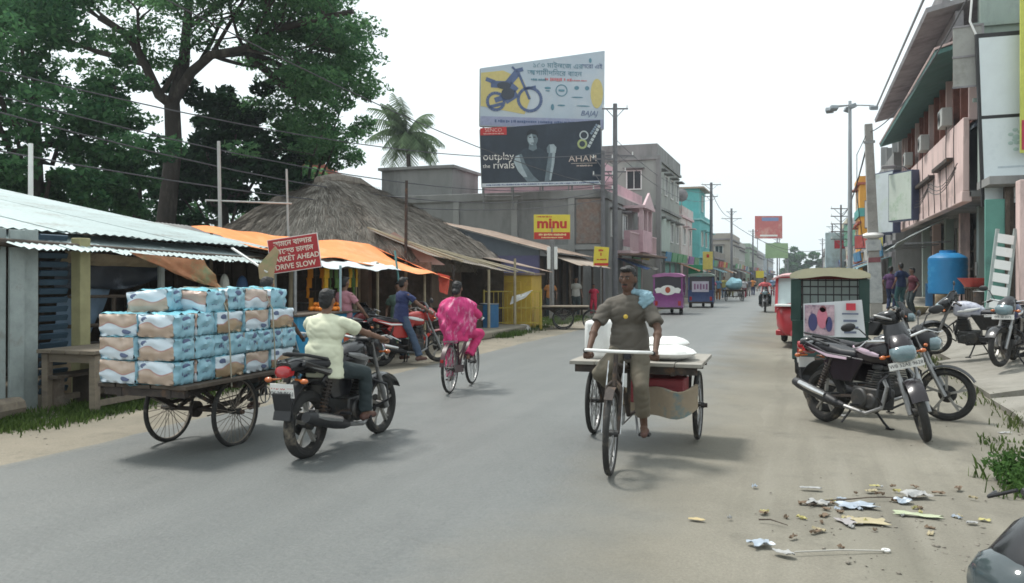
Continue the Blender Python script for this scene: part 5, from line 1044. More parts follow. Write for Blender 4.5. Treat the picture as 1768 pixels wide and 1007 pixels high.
lf_a = leaf_mat('rain_tree_leaf', (.040, .11, .058), (.14, .29, .12), .58); lf_b = leaf_mat('dense_leaf', (.026, .076, .044), (.092, .21, .088), .48); lf_c = leaf_mat('creeper_leaf', (.010, .028, .020), (.034, .078, .038), .3)
tp = A(283, 478, 31); rt_ = thing('rain_tree', 'large spreading tree with forked trunk and lacy crown behind the stalls', 'tree', (tp.x, tp.y, 0))
def rel(u, v, D): return A(u, v, D) - V(tp.x, tp.y, 0)
def proj(w):
    w = Vector(w) + V(tp.x, tp.y, -CH); D = w.dot(CF); return UC + FPX * w.dot(CR) / D, HZ - FPX * w.z / D
gaps = [(300, 205, 45, 45), (395, 120, 55, 28), (255, 175, 40, 30), (440, 150, 40, 30), (120, 30, 45, 30), (350, 140, 30, 30), (560, 100, 22, 12), (420, 50, 18, 14), (270, 40, 16, 14), (520, 60, 16, 12)]
def keep(t):
    u, v = proj(t); return u < 612 and v < 285 and not any(((u - a) / c) ** 2 + ((v - b) / d) ** 2 < 1 for a, b, c, d in gaps)
FILT = lambda q: keep(q)
mb = MB(); tips = []; g = random.Random(21)
mb.tube([V(-.1, 0, -.1), rel(285, 400, 31), rel(292, 330, 31), rel(300, 250, 31), rel(297, 180, 31)], [.46, .36, .32, .30, .28], 12)
def limb(path, r0, r1, subs, spread=.75, ln=2.7, dep=2):
    P = [rel(*q) for q in path]; n = len(P); mb.tube(P, [r0 + (r1 - r0) * i / (n - 1) for i in range(n)], 9)
    for i in range(1, n):
        for k in range(subs if i < n - 1 else subs + 1):
            d = (P[i] - P[i - 1]).normalized() + V(g.gauss(0, .7), g.gauss(0, .7), g.gauss(.25, .4)); branch(mb, P[i], d, (r0 + (r1 - r0) * i / (n - 1)) * .55, ln * g.uniform(.7, 1.2), dep, g, tips, spread, -.02)
limb([(297, 180, 31), (275, 165, 30.6), (250, 110, 30), (222, 60, 29.5), (170, 30, 29)], .21, .10, 1)
limb([(298, 180, 31), (318, 110, 31), (322, 50, 31.2), (330, -30, 31.5)], .24, .13, 2)
limb([(302, 170, 31), (330, 125, 30.6), (365, 95, 30.2), (420, 85, 29.6), (480, 50, 29)], .21, .10, 2)
limb([(365, 95, 30.2), (430, 90, 30.6), (500, 120, 31), (560, 130, 31.3)], .15, .08, 2)
limb([(430, 95, 30.4), (500, 160, 32), (545, 190, 32.5), (560, 225, 32.8)], .16, .08, 2, ln=2.0)
limb([(250, 110, 30), (170, 90, 30.5), (90, 60, 31)], .13, .07, 1)
limb([(480, 50, 29), (560, 30, 28.5), (610, 20, 28.2)], .13, .08, 2, ln=2.0)
mb.build('trunk', bark, rt_, smooth=60)
# keep the clumps where the crown really is (open sky right of it and in the fork)
tips = [t for t in tips if keep(t)]; FILT = None
for (u, v) in ((200, 128), (228, 150), (168, 150), (262, 118), (205, 92), (150, 112), (332, 62), (372, 66), (300, 84), (252, 66), (180, 190), (215, 205), (140, 180), (236, 232), (345, 40), (285, 30), (190, 60), (450, 100), (500, 90), (475, 130), (600, 60), (625, 110), (615, 150), (625, 30), (560, 60)):
    for q_ in range(2): t_ = rel(u + g.uniform(-14, 14), v + g.uniform(-10, 10), 30.5 + g.uniform(-1.2, 1.6)); tips.append(t_)
crown(rt_, tips, 5, (.92, .92, .20), 150, (.05, .115), lf_a)
def tree(label, u, D, h, trunk_r, seed, mat, clumps, name='broadleaf_tree', n=900, size=(.10, .2)):
    p = A(u, 478, D); t = thing(name, label, 'tree', (p.x, p.y, 0)); m_ = MB(); g = random.Random(seed); cl = []
    m_.tube([(0, 0, -.1), (.1, 0, h * .35), (-.1, .1, h * .6), (0, 0, h * .9)], [trunk_r, trunk_r * .8, trunk_r * .6, trunk_r * .2], 9)
    for (cu, cv, cd, r) in clumps:
        c = A(cu, cv, cd) - V(p.x, p.y, 0); m_.tube([(0, 0, max(.5, min(h * .6, c.z - 1.5))), c * .5 + V(0, 0, c.z * .25), c], [trunk_r * .45, trunk_r * .25, .03], 6)
        for _ in range(9): 
            d = V(g.gauss(0, 1), g.gauss(0, 1), g.gauss(0, .8)).normalized() * r * g.uniform(.45, 1.05); s_ = r * g.uniform(.24, .44)
            if nz((c + d).x * .5, (c + d).y * .5, (c + d).z * .7) < -.34 and D < 100: continue
            cl.append((c + d, (s_, s_, s_ * .6), int(n / 9 * (s_ / r / .4))))
    m_.build('trunk', bark, t, smooth=60); q, f = leaves(cl, seed, size); tag(npmesh('crown', q, f, mat, t), kind='stuff'); return t
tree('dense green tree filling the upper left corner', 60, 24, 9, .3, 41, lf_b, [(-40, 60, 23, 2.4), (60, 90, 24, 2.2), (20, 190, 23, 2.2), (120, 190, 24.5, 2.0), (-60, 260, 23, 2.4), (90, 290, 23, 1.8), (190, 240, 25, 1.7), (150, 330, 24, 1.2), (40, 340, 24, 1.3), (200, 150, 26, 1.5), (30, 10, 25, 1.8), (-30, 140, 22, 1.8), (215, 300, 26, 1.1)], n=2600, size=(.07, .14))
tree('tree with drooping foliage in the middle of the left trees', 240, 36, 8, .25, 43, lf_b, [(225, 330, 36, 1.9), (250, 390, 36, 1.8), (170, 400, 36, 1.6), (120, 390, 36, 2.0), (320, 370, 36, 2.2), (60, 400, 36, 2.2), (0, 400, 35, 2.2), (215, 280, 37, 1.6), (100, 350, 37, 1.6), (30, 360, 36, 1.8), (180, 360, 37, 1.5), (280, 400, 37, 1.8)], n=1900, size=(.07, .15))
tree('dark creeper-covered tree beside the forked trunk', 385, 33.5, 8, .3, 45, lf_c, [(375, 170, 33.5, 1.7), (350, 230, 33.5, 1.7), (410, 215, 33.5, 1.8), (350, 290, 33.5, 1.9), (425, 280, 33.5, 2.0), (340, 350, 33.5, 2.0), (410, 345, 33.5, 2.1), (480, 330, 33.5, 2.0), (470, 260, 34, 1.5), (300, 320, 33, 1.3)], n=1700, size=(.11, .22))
tree('lighter green tree next to the thatched roof', 520, 37, 7, .2, 47, lf_a, [(510, 300, 37, 1.7), (545, 325, 37, 1.5), (480, 350, 37, 1.8), (560, 350, 37, 1.5), (540, 265, 36, 1.2), (585, 230, 34, 1.5), (600, 160, 33, 1.6), (575, 110, 33, 1.5), (520, 220, 35, 1.3)], n=2000, size=(.06, .13))
tree('faint trees closing the far end of the street', 1392, 285, 9, .4, 49, lf_b, [(1355, 447, 285, 6), (1375, 455, 285, 5), (1395, 458, 285, 5), (1410, 462, 285, 4)], n=1600, size=(.4, .8))
# coconut palm
pp_ = A(703, 478, 60); pt = thing('coconut_palm', 'coconut palm rising behind the concrete building', 'palm', (pp_.x, pp_.y, 0)); zt = A(703, 232, 60).z
mb = MB(); mb.tube([(0, 0, 0), (.3, 0, zt * .5), (0, 0, zt)], [.22, .17, .14], 10); mb.build('trunk', bark, pt)
g = random.Random(4); m_ = MB(); pl = leaf_mat('palm_leaf', (.045, .08, .04), (.13, .19, .10), .35); Vv, F = [], []
for k in range(32):
    a = 2 * PI * k / 16 + g.uniform(-.2, .2); el = g.uniform(-.55, 1.25); ln = g.uniform(2.7, 3.7); P = []; dz = math.sin(el); dr = math.cos(el); q = V(0, 0, zt); d = V(dr * math.cos(a), dr * math.sin(a), dz)
    for i in range(13): P.append(q.copy()); q = q + d * (ln / 12); d = (d + V(0, 0, -.115)).normalized()
    m_.tube(P, [.035 * (1 - i / 14) for i in range(13)], 5); side = V(-math.sin(a), math.cos(a), 0)
    for i in range(1, 13):
        for f_ in (0, .5):
            b0 = P[i - 1].lerp(P[i], f_); tl_ = .95 * math.sin(PI * (i + f_ + 1.5) / 15.5)
            for s_ in (-1, 1):
                e = b0 + (side * s_ * .75 + d * .35 + V(0, 0, -.5 + g.uniform(-.15, .1))) * tl_; w = (P[i] - P[i - 1]).normalized() * .065; o = len(Vv); Vv += [b0 - w, b0 + w, e + w * .3, e - w * .3]; F.append((o, o + 1, o + 2, o + 3))
m_.build('frond_stem', pl, pt); npmesh('fronds', Vv, F, pl, pt)
# ------------------------------------------------------------------ wheels
def wheel(parent, c, Rw, tr, name='wheel', style='alloy', steer=None, rim_m=None, w=1.0, nsp=20):
    """axle along local Y; rim + spokes as the part, tyre and hub as sub-parts"""
    c = Vector(c); m_ = MB(); ax = V(0, 1, 0); rr = Rw - tr * 1.55
    m_.torus(c, ax, rr, .016 if style != 'spoke' else .011, 36, 8, 1.4)
    if style == 'alloy':
        for k in range(5):
            a = 2 * PI * k / 5 + .3; d = V(math.cos(a), 0, math.sin(a)); e = V(math.cos(a + .25), 0, math.sin(a + .25))
            m_.bar(c + d * .03, c + d * rr, .034, .026); m_.bar(c + d * rr * .55, c + e * rr, .02, .02)
    else:
        for k in range(nsp):
            a = 2 * PI * k / nsp; b = a + (.35 if k % 2 else -.35); s = .025 if k % 4 < 2 else -.025
            m_.cyl(c + V(math.cos(b) * .025, s, math.sin(b) * .025), c + V(math.cos(a) * rr, 0, math.sin(a) * rr), .0035, n=4, cap=False)
    t_ = MB(); t_.torus(c, ax, Rw - tr, tr, 40, 10, w)
    h_ = MB(); h_.cyl(c - ax * .06, c + ax * .06, .045 if style == 'alloy' else .028, n=12)
    if style == 'alloy': h_.cyl(c + ax * .055, c + ax * .06, .10, n=20)
    if steer: m_.xf(steer); t_.xf(steer); h_.xf(steer)
    o = m_.build(name, rim_m or (alloy if style == 'alloy' else steel), parent); t_.build('tyre', tyre_m, o); h_.build('hub', engine_m, o); return o
def sections(m_, secs, n=16, p=2.6):
    """superellipse loft along x: (x, zc, half width, half height)"""
    rings = []
    for (x, zc, hw, hh) in secs:
        ring = []
        for k in range(n):
            a = 2 * PI * k / n; ca, sa = math.cos(a), math.sin(a)
            ring.append(V(x, hw * math.copysign(abs(ca) ** (2 / p), ca), zc + hh * math.copysign(abs(sa) ** (2 / p), sa)))
        rings.append(ring)
    return m_.loft(rings)

# ------------------------------------------------------------------ motorcycle
def motorcycle(label, loc, heading, tank_m, panel_m=None, stripe_m=None, steer=0.0, lean=0.0, stand=True, plate=None, plate_front=None, cowl=True, group='motorcycles in the street', spoke=False, mirrors=True, ind_z=.86, ind_m=None, lens_m=None, bar_m=None, name='motorcycle'):
    """local +x forward, +z up; lean is roll to the left (+y) side"""
    panel_m = panel_m or tank_m; stripe_m = stripe_m or panel_m
    r = thing(name, label, 'motorcycle', loc, heading, group); r.rotation_euler = (-lean, 0, heading)
    wb = .64; Rw = .30; st = Matrix.Translation((wb - .26, 0, .9)) @ Matrix.Rotation(steer, 4, V(-.42, 0, .9)) @ Matrix.Translation((-(wb - .26), 0, -.9))
    sty = 'spoke' if spoke else 'alloy'
    wheel(r, (wb, 0, Rw), Rw, .042, 'front_wheel', sty, st, w=1.0); wheel(r, (-wb, 0, Rw), Rw, .05, 'rear_wheel', sty, w=1.05)
    for s in (-1, 1):
        m_ = MB(); m_.cyl((wb, s * .085, Rw - .02), (wb - .17, s * .085, Rw + .33), .026, n=10); m_.cyl((wb - .16, s * .085, Rw + .3), (wb - .3, s * .085, .96), .018, n=10); m_.xf(st); m_.build('fork_leg', steel, r)
    m_ = MB(); m_.sheet(lambda u, v: V(wb + (Rw + .03) * math.cos(PI * (.16 + .72 * u)), .075 * (2 * v - 1), Rw + (Rw + .03 - .02 * (2 * v - 1) ** 2) * math.sin(PI * (.16 + .72 * u))), 14, 6, .006); m_.xf(st); m_.build('front_mudguard', panel_m, r)
    m_ = MB(); m_.tube([(wb - .42, .36, 1.0), (wb - .34, .28, 1.03), (wb - .31, .12, 1.0), (wb - .31, -.12, 1.0), (wb - .34, -.28, 1.03), (wb - .42, -.36, 1.0)], .013, 8); m_.xf(st); hb_ = m_.build('handlebar', bar_m or chrome, r)
    for s in (-1, 1):
        m_ = MB(); m_.cyl((wb - .37, s * .30, 1.02), (wb - .44, s * .40, .995), .02, n=10); m_.xf(st); m_.build('grip', black_plastic, hb_)
        m_ = MB(); m_.tube([(wb - .33, s * .3, 1.03), (wb - .3, s * .38, .99), (wb - .36, s * .44, .985)], .006, 6); m_.xf(st); m_.build('lever', bar_m or chrome, hb_)
        if mirrors:
            m_ = MB(); m_.tube([(wb - .34, s * .24, 1.03), (wb - .36, s * .33, 1.17), (wb - .37, s * .40, 1.2)], .007, 6); m_.ell((wb - .37, s * .43, 1.21), (.02, .075, .045), 12, 6); m_.xf(st); m_.build('mirror', black_plastic, hb_)
    # headlight and its cowl
    m_ = MB(); sections(m_, [(wb - .36, .97, .05, .08), (wb - .30, .95, .10, .14), (wb - .18, .91, .125, .13), (wb - .10, .88, .10, .09), (wb - .07, .87, .06, .05)]); m_.xf(st); hl = m_.build('headlight_cowl', panel_m, r)
    m_ = MB(); sections(m_, [(wb - .15, .88, .128, .095), (wb - .085, .872, .12, .082), (wb - .055, .868, .095, .06), (wb - .045, .866, .05, .03)]); m_.xf(st); m_.build('headlight', lens_m or clear_lens, hl)
    if cowl:
        m_ = MB(); m_.sheet(lambda u, v: V(wb - .17 - .12 * v - .10 * (2 * u - 1) ** 2, .13 * (2 * u - 1) * (1 - .25 * v), .99 + .17 * v), 8, 5, .006); m_.xf(st); m_.build('visor', black_paint, hl)
    m_ = MB(); m_.box((wb - .34, 0, 1.0), (.10, .2, .05), (0, R(-30), 0)); m_.xf(st); m_.build('speedometer', black_plastic, r, bevel=.015)
    for s in (-1, 1):
        m_ = MB(); m_.ell((wb - .18, s * .19, ind_z), (.024, .034, .022), 10, 7); m_.cyl((wb - .2, s * .1, ind_z), (wb - .18, s * .2, ind_z), .01, n=6); m_.xf(st); m_.build('front_indicator', ind_m or amber_lens, r)
    # tank, seat, panels, tail
    m_ = MB(); sections(m_, [(.30, .83, .05, .09), (.26, .845, .10, .13), (.12, .85, .145, .145), (-.05, .83, .13, .125), (-.17, .80, .085, .085), (-.2, .79, .05, .06)], 18); tk_ = m_.build('fuel_tank', tank_m, r, smooth=60)
    for s in (-1, 1):
        m_ = MB(); m_.sheet(lambda u, v: V(.22 - .36 * u, s * (.143 + .012 * math.sin(PI * v)) * (1 - .18 * (2 * u - 1) ** 2), .80 + .055 * v * math.sin(PI * (.15 + .7 * u)) + .07 * u * u), 6, 3, .004); m_.build('tank_stripe', stripe_m, tk_)
    put('fuel_cap', chrome, tk_, cyl=((.12, 0, .99), (.12, 0, 1.0), .035, .035, 14))
    m_ = MB(); sections(m_, [(-.08, .80, .06, .04), (-.16, .795, .11, .055), (-.32, .80, .135, .055), (-.48, .83, .14, .055), (-.66, .845, .12, .05), (-.80, .86, .08, .03)], 16, 3); m_.build('seat', seat_m, r, smooth=60)
    for s in (-1, 1):
        m_ = MB(); m_.prism([(.02, .76), (-.14, .50), (-.40, .50), (-.58, .68), (-.45, .78)], (0, s * .115, 0), (1, 0, 0), (0, 0, 1), .03); m_.build('side_panel', panel_m, r, bevel=.012)
        m_ = MB(); m_.prism([(-.14, .745), (-.5, .72), (-.88, .84), (-.86, .89), (-.5, .79), (-.14, .775)], (0, s * .13, 0), (1, 0, 0), (0, 0, 1), .035); tp_ = m_.build('tail_panel', panel_m, r, bevel=.012)
        m_ = MB(); m_.prism([(-.2, .735), (-.5, .745), (-.8, .83), (-.5, .775), (-.2, .762)], (0, s * .151, 0), (1, 0, 0), (0, 0, 1), .006); m_.build('tail_stripe', stripe_m, tp_)
    m_ = MB(); m_.tube([(-.5, .13, .87), (-.8, .12, .93), (-.92, .0, .95), (-.8, -.12, .93), (-.5, -.13, .87)], .014, 8); m_.build('grab_rail', black_plastic, r)
    m_ = MB(); sections(m_, [(-.78, .85, .11, .06), (-.88, .84, .10, .065), (-.96, .82, .08, .055)], 14); m_.build('tail_cowl', black_paint, r)
    m_ = MB(); sections(m_, [(-.93, .80, .085, .055), (-.985, .795, .075, .05), (-1.0, .79, .05, .03)], 12); m_.build('tail_light', red_lens, r)
    for s in (-1, 1):
        m_ = MB(); m_.ell((-.93, s * .18, .72), (.028, .04, .024), 10, 7); m_.cyl((-.9, s * .07, .73), (-.92, s * .17, .72), .009, n=6); m_.build('rear_indicator', amber_lens, r)
    m_ = MB(); m_.sheet(lambda u, v: V(-wb + (Rw + .06) * math.cos(PI * (.3 + .64 * u)), .085 * (2 * v - 1), Rw + .02 + (Rw + .07) * math.sin(PI * (.3 + .64 * u))), 12, 4, .008); m_.build('rear_mudguard', black_plastic, r)
    m_ = MB(); m_.box((-.975, 0, .50), (.02, .17, .24), (0, R(-14), 0)); m_.build('mud_flap', black_plastic, r)
    pr = put('number_plate', plate_m, r, box=((-.985, 0, .64), (.008, .23, .12), (0, R(-10), 0)))
    if plate:
        for i, tx in enumerate(plate): text(tx, 'lettering', red_ink if i == 0 and len(plate) > 1 else ink, pr, (-.9925 - .007 * i, 0, .665 - .05 * i), (PI / 2, 0, -PI / 2), .052, .0005)
    if plate_front:
        m_ = MB(); m_.box((wb - .10, 0, .765), (.008, .33, .075)); m_.xf(st); pf = m_.build('front_number_plate', plate_m, r)
        o = text(plate_front, 'lettering', ink, pf, (0, 0, 0), (0, 0, 0), .05, .0005); o.matrix_local = st @ Matrix.Translation((wb - .0945, 0, .765)) @ Matrix.Rotation(PI / 2, 4, 'Z') @ Matrix.Rotation(PI / 2, 4, 'X')
    # engine, exhaust, chassis
    m_ = MB(); m_.box((.05, 0, .36), (.36, .24, .22)); m_.cyl((.0, -.16, .35), (.0, .16, .35), .11, n=18); m_.cyl((.13, -.14, .33), (.13, .14, .33), .085, n=16); en = m_.build('engine', engine_m, r, bevel=.02)
    for k in range(7): put('cooling_fin', engine_m, en, box=((.13 + .006 * k, 0, .49 + .026 * k), (.20, .21, .011)))
    put('cylinder_head', engine_m, en, box=((.16, 0, .49 + .2), (.15, .15, .06)), bevel=.015)
    m_ = MB(); m_.tube([(.22, -.06, .60), (.31, -.08, .5), (.28, -.11, .28), (.1, -.13, .2), (-.2, -.15, .24)], .022, 8); m_.build('exhaust_pipe', steel, r)
    m_ = MB(); m_.tube([(-.2, -.15, .24), (-.3, -.17, .26), (-.45, -.18, .30), (-.85, -.2, .40), (-.93, -.2, .42)], [.03, .045, .06, .058, .045], 14); mu = m_.build('muffler', black_plastic, r, smooth=50)
    m_ = MB(); m_.tube([(-.42, -.215, .325), (-.62, -.228, .37), (-.82, -.23, .415)], [.03, .036, .03], 8); m_.build('heat_shield', chrome, mu)
    m_ = MB()
    for s in (-1, 1): m_.bar((-.1, s * .1, .36), (-wb, s * .1, Rw), .05, .03)
    m_.build('swingarm', rust_iron, r)
    for s in (-1, 1):
        m_ = MB(); m_.cyl((-.6, s * .13, .36), (-.44, s * .13, .74), .016, n=8)
        for k in range(9): m_.torus((-.58 + .012 * k, s * .13, .42 + .03 * k), (.16, 0, .38), .033, .007, 12, 5)
        m_.build('shock_absorber', rust_iron, r)
    m_ = MB(); m_.tube([(wb - .3, 0, .9), (.2, 0, .68), (.28, 0, .4), (.1, 0, .22), (-.2, 0, .25)], .025, 8); m_.tube([(wb - .3, 0, .9), (0, 0, .76), (-.5, 0, .76), (-.8, 0, .8)], .025, 8); m_.build('frame', black_plastic, r)
    m_ = MB(); m_.box((-.36, .12, .33), (.62, .04, .09), (0, R(-4), 0)); m_.build('chain_case', black_plastic, r, bevel=.02)
    for s in (-1, 1):
        m_ = MB(); m_.cyl((.02, s * .14, .28), (.02, s * .27, .28), .017, n=8); m_.cyl((-.3, s * .14, .36), (-.3, s * .25, .36), .014, n=8); m_.build('foot_peg', black_plastic, r)
    m_ = MB(); m_.tube([(.28, .05, .62), (.36, .24, .55), (.36, .26, .4), (.26, .06, .28)], .012, 8); m_.tube([(.28, -.05, .62), (.36, -.24, .55), (.36, -.26, .4), (.26, -.06, .28)], .012, 8); m_.build('leg_guard', black_plastic, r)
    if stand:
        m_ = MB(); m_.tube([(-.05, .1, .26), (.0, .22, .09), (.02, .27, .015 + .27 * math.sin(lean))], .013, 8); m_.box((.03, .28, .012 + .27 * math.sin(lean)), (.09, .04, .012)); m_.build('side_stand', black_plastic, r)
        m_ = MB(); m_.tube([(-.12, -.1, .24), (-.2, -.17, .06)], .012, 6); m_.build('stand_leg', black_plastic, r)
    return r
def hdg(p0, p1): return math.atan2(p1[1] - p0[1], p1[0] - p0[0])
pur_stripe = M('silver_purple_stripe', (.55, .42, .50), .3, .1, 4, coat=.4); dk_purple = M('black_purple_paint', (.013, .009, .012), .25, .2, 4, coat=.25)
# ridden black motorcycle
RB = (-4.12, 7.06, .045); RBH = R(88)
mc1 = motorcycle('dusty black motorcycle ridden away by the man in the cream shirt', RB, RBH, black_paint, black_paint, steel, stand=False, lean=R(0), plate=('WB 68 ----', 'XX 28 8661'), mirrors=False)
# the parked black bike, nose to the right
c_ = ((.25 + 1.06) / 2, (10.13 + 9.18) / 2, 0.012); PBH = math.atan2(-.95, .81)
mc2 = motorcycle('black parked motorcycle with silver-pink stripes leaning on its stand', c_, PBH, dk_purple, dk_purple, pur_stripe, steer=R(-42), lean=R(4), plate_front='WB 52AE 9628')
mc3 = motorcycle('dark motorcycle half hidden behind the striped parked one', (.92, 10.75, .012), math.atan2(-.18, .98), black_paint, black_plastic, steel, steer=R(-8), lean=R(5), cowl=False, spoke=False)
mc4 = motorcycle('white and navy motorcycle parked on the concrete ramp', (2.85, 16.6, .24), math.atan2(.35, -.94), M('white_navy_paint', (.45, .46, .52), .3, .15, 3, rgb2=(.03, .04, .12), mix_scale=4, mix=.5), black_paint, white_paint, steer=R(15), lean=R(6), group='motorcycles parked by the shops', spoke=True)
mc5 = motorcycle('dark blue motorcycle with chrome headlamp parked on the ramp facing the road', (3.05, 15.2, .27), math.atan2(-.93, -.36), M('navy_blue_paint', (.03, .045, .12), .25, .15, 4, coat=.4), black_paint, chrome, steer=R(-18), lean=R(7), group='motorcycles parked by the shops', cowl=False, plate_front='WB 38 2071')
mc6 = motorcycle('red and black motorcycle carrying the navy-shirted man at the stall', (-6.95, 14.3, .012), math.atan2(.86, .52), M('red_tank_paint', (.34, .03, .025), .25, .15, 4, coat=.4), M('red_tank_paint', (.34, .03, .03)), white_paint, steer=R(-10), lean=R(2), mirrors=True)
mc7 = motorcycle('maroon motorcycle under the man in the pink shirt', (-7.75, 13.55, .012), math.atan2(.96, .28), M('maroon_paint', (.14, .02, .02), .3, .15, 4), black_plastic, steel, lean=R(2), mirrors=False)
mc8 = motorcycle('dark motorcycle standing behind the green auto rickshaw', (1.45, 17.6, .012), math.atan2(-.5, .86), black_paint, black_plastic, steel, lean=R(5), steer=R(12))
mc9 = motorcycle('black motorcycle at the lower right corner, only its nose in view', (.98, 2.53, .012), R(200), black_paint, black_paint, chrome, steer=R(3), lean=R(0), mirrors=False, cowl=False, ind_m=black_plastic, bar_m=black_plastic, lens_m=M('smoked_lens', (.05, .065, .07), .1, .2, 8, coat=.5))

# ------------------------------------------------------------------ cargo tricycles
def cargo_trike(label, loc, heading, plank_m, bed=(-.75, .68, .60, .78), bar_m=None, steer=0.0, wheel_m=None, driver_end=True, name='cargo_tricycle', group='cargo tricycles', cat='tricycle'):
    """origin on the ground under the rear axle, +x forward"""
    r = thing(name, label, cat, loc, heading, group); x0, x1, hw, z = bed; Rr = .34
    st = Matrix.Translation((1.56, 0, .8)) @ Matrix.Rotation(steer, 4, V(-.3, 0, .9)) @ Matrix.Translation((-1.56, 0, -.8))
    for s in (-1, 1): wheel(r, (0, s * (hw - .05), Rr), Rr, .022, 'rear_wheel', 'spoke', rim_m=wheel_m, nsp=28, w=1.1)
    n = 5
    for k in range(n): put('bed_plank', plank_m, r, box=(((x0 + x1) / 2 + .01 * (k % 2), -hw - .05 + (2 * hw + .1) * (k + .5) / n, z + .003 * (k % 2)), (x1 - x0, (2 * hw + .1) / n - .008, .035)), bevel=.004)
    put('bed_frame', rust_iron, r, box=(((x0 + x1) / 2, hw * .62, z - .06), (x1 - x0 - .06, .05, .08))); put('bed_frame', rust_iron, r, box=(((x0 + x1) / 2, -hw * .62, z - .06), (x1 - x0 - .06, .05, .08)))
    for x in (x0 + .06, 0, x1 - .06): put('cross_member', rust_iron, r, box=((x, 0, z - .055), (.05, 2 * hw, .07)))
    put('axle', rust_iron, r, cyl=((0, -hw - .04, Rr), (0, hw + .04, Rr), .022, .022, 10))
    for s in (-1, 1):
        m_ = MB(); m_.tube([(-.32, s * .3, z - .1), (-.1, s * .3, Rr + .07), (.1, s * .3, Rr + .07), (.32, s * .3, z - .1)], .022, 6); m_.build('leaf_spring', rust_iron, r)
        m_ = MB(); m_.bar((0, s * (hw - .14), Rr), (x0 + .25, s * (hw - .14), z - .05), .03, .03); m_.bar((0, s * (hw - .14), Rr), (x1 - .25, s * (hw - .14), z - .05), .03, .03); m_.build('brace', rust_iron, r)
    put('axle_gear', rust_iron, r, cyl=((0, .05, Rr), (0, .09, Rr), .08, .08, 16))
    if not driver_end:
        for s in (-1, 1): wheel(r, (x1 + .1, s * (hw - .2), Rr * .9), Rr * .9, .022, 'rear_wheel', 'spoke', rim_m=wheel_m)
        return r
    wheel(r, (1.76, 0, Rr), Rr, .022, 'front_wheel', 'spoke', st, rim_m=wheel_m, nsp=28, w=1.15)
    m_ = MB()
    for s in (-1, 1): m_.tube([(1.76, s * .06, Rr), (1.63, s * .06, .70), (1.60, s * .02, .74)], .014, 8)
    m_.cyl((1.61, 0, .70), (1.54, 0, .96), .02, n=10); m_.xf(st); m_.build('fork', rust_iron, r)
    m_ = MB()
    for s in (-1, 1): m_.tube([(1.76, s * .075, Rr), (1.5, s * .065, .9)], .006, 6)
    m_.xf(st); m_.build('brake_rod', chrome, r)
    m_ = MB(); m_.tube([(1.30, .30, .955), (1.40, .28, .975), (1.53, .18, .985), (1.55, 0, .985), (1.53, -.18, .985), (1.40, -.28, .975), (1.30, -.30, .955)], .014, 8); m_.xf(st); hb_ = m_.build('handlebar', bar_m or chrome, r)
    for s in (-1, 1):
        m_ = MB(); m_.cyl((1.38, s * .285, .972), (1.27, s * .302, .95), .019, n=8); m_.xf(st); m_.build('grip', black_plastic, hb_)
    m_ = MB(); m_.sheet(lambda u, v: V(1.76 + (Rr + .03) * math.cos(PI * (.3 + .62 * u)), .035 * (2 * v - 1), Rr + (Rr + .03) * math.sin(PI * (.3 + .62 * u))), 12, 3, .004); m_.xf(st); m_.build('front_mudguard', rust_iron, r)
    m_ = MB(); m_.tube([(1.57, 0, .82), (1.1, 0, .56), (.95, 0, .36)], .02, 8); m_.tube([(1.55, 0, .88), (1.0, 0, .80), (.9, 0, .78)], .018, 8); m_.tube([(.95, 0, .36), (.9, 0, .86)], .018, 8); m_.tube([(.95, 0, .36), (.0, .07, Rr)], .016, 8); m_.tube([(.9, 0, .74), (x1 - .1, 0, z - .05)], .02, 8); m_.build('frame', rust_iron, r)
    m_ = MB(); sections(m_, [(1.02, .90, .03, .03), (.93, .91, .07, .04), (.82, .93, .11, .045), (.74, .93, .09, .04)], 12); m_.build('saddle', seat_m, r)
    m_ = MB(); m_.torus((.95, -.05, .36), (0, 1, 0), .085, .006, 24, 5)
    for k in range(4): m_.bar((.95, -.05, .36), (.95 + .085 * math.cos(k * PI / 2), -.05, .36 + .085 * math.sin(k * PI / 2)), .014, .006)
    m_.build('chain_wheel', steel, r); m_ = MB(); m_.tube([(.95, -.05, .445), (0, -.06, Rr + .06)], .006, 5); m_.tube([(.95, -.05, .275), (0, -.06, Rr - .06)], .006, 5); m_.build('chain', rust_iron, r)
    for s, a in ((1, -1.1), (-1, 2.04)):
        q = V(.95 + .17 * math.cos(a), s * .1, .36 + .17 * math.sin(a)); m_ = MB(); m_.bar((.95, s * .07, .36), q, .02, .012); m_.build('crank', steel, r); put('pedal', black_plastic, r, box=((q.x, s * .16, q.z), (.09, .1, .022)), bevel=.004)
    return r
FT = (-1.5, 8.46, .04); FTH = R(-90) + R(1)
pale_ply = M('pale_worn_ply', (.31, .29, .255), .8, .15, 4, .2, 30, rgb2=(.19, .17, .145), mix_scale=2, mix=.45, rand=.1)
ct1 = cargo_trike('flatbed cargo tricycle coming towards the camera', FT, FTH, pale_ply, bed=(-.45, .66, .575, .79), bar_m=white_paint, steer=R(4))
LT = (-5.52, 6.74, .02); LTH = R(90)
ct2 = cargo_trike('cargo tricycle stacked high with pale blue nappy packs', LT, LTH, dark_wood, bed=(-.80, 1.05, .44, .66), wheel_m=M('dusty_rim', (.20, .17, .14), .7, .2, 10))
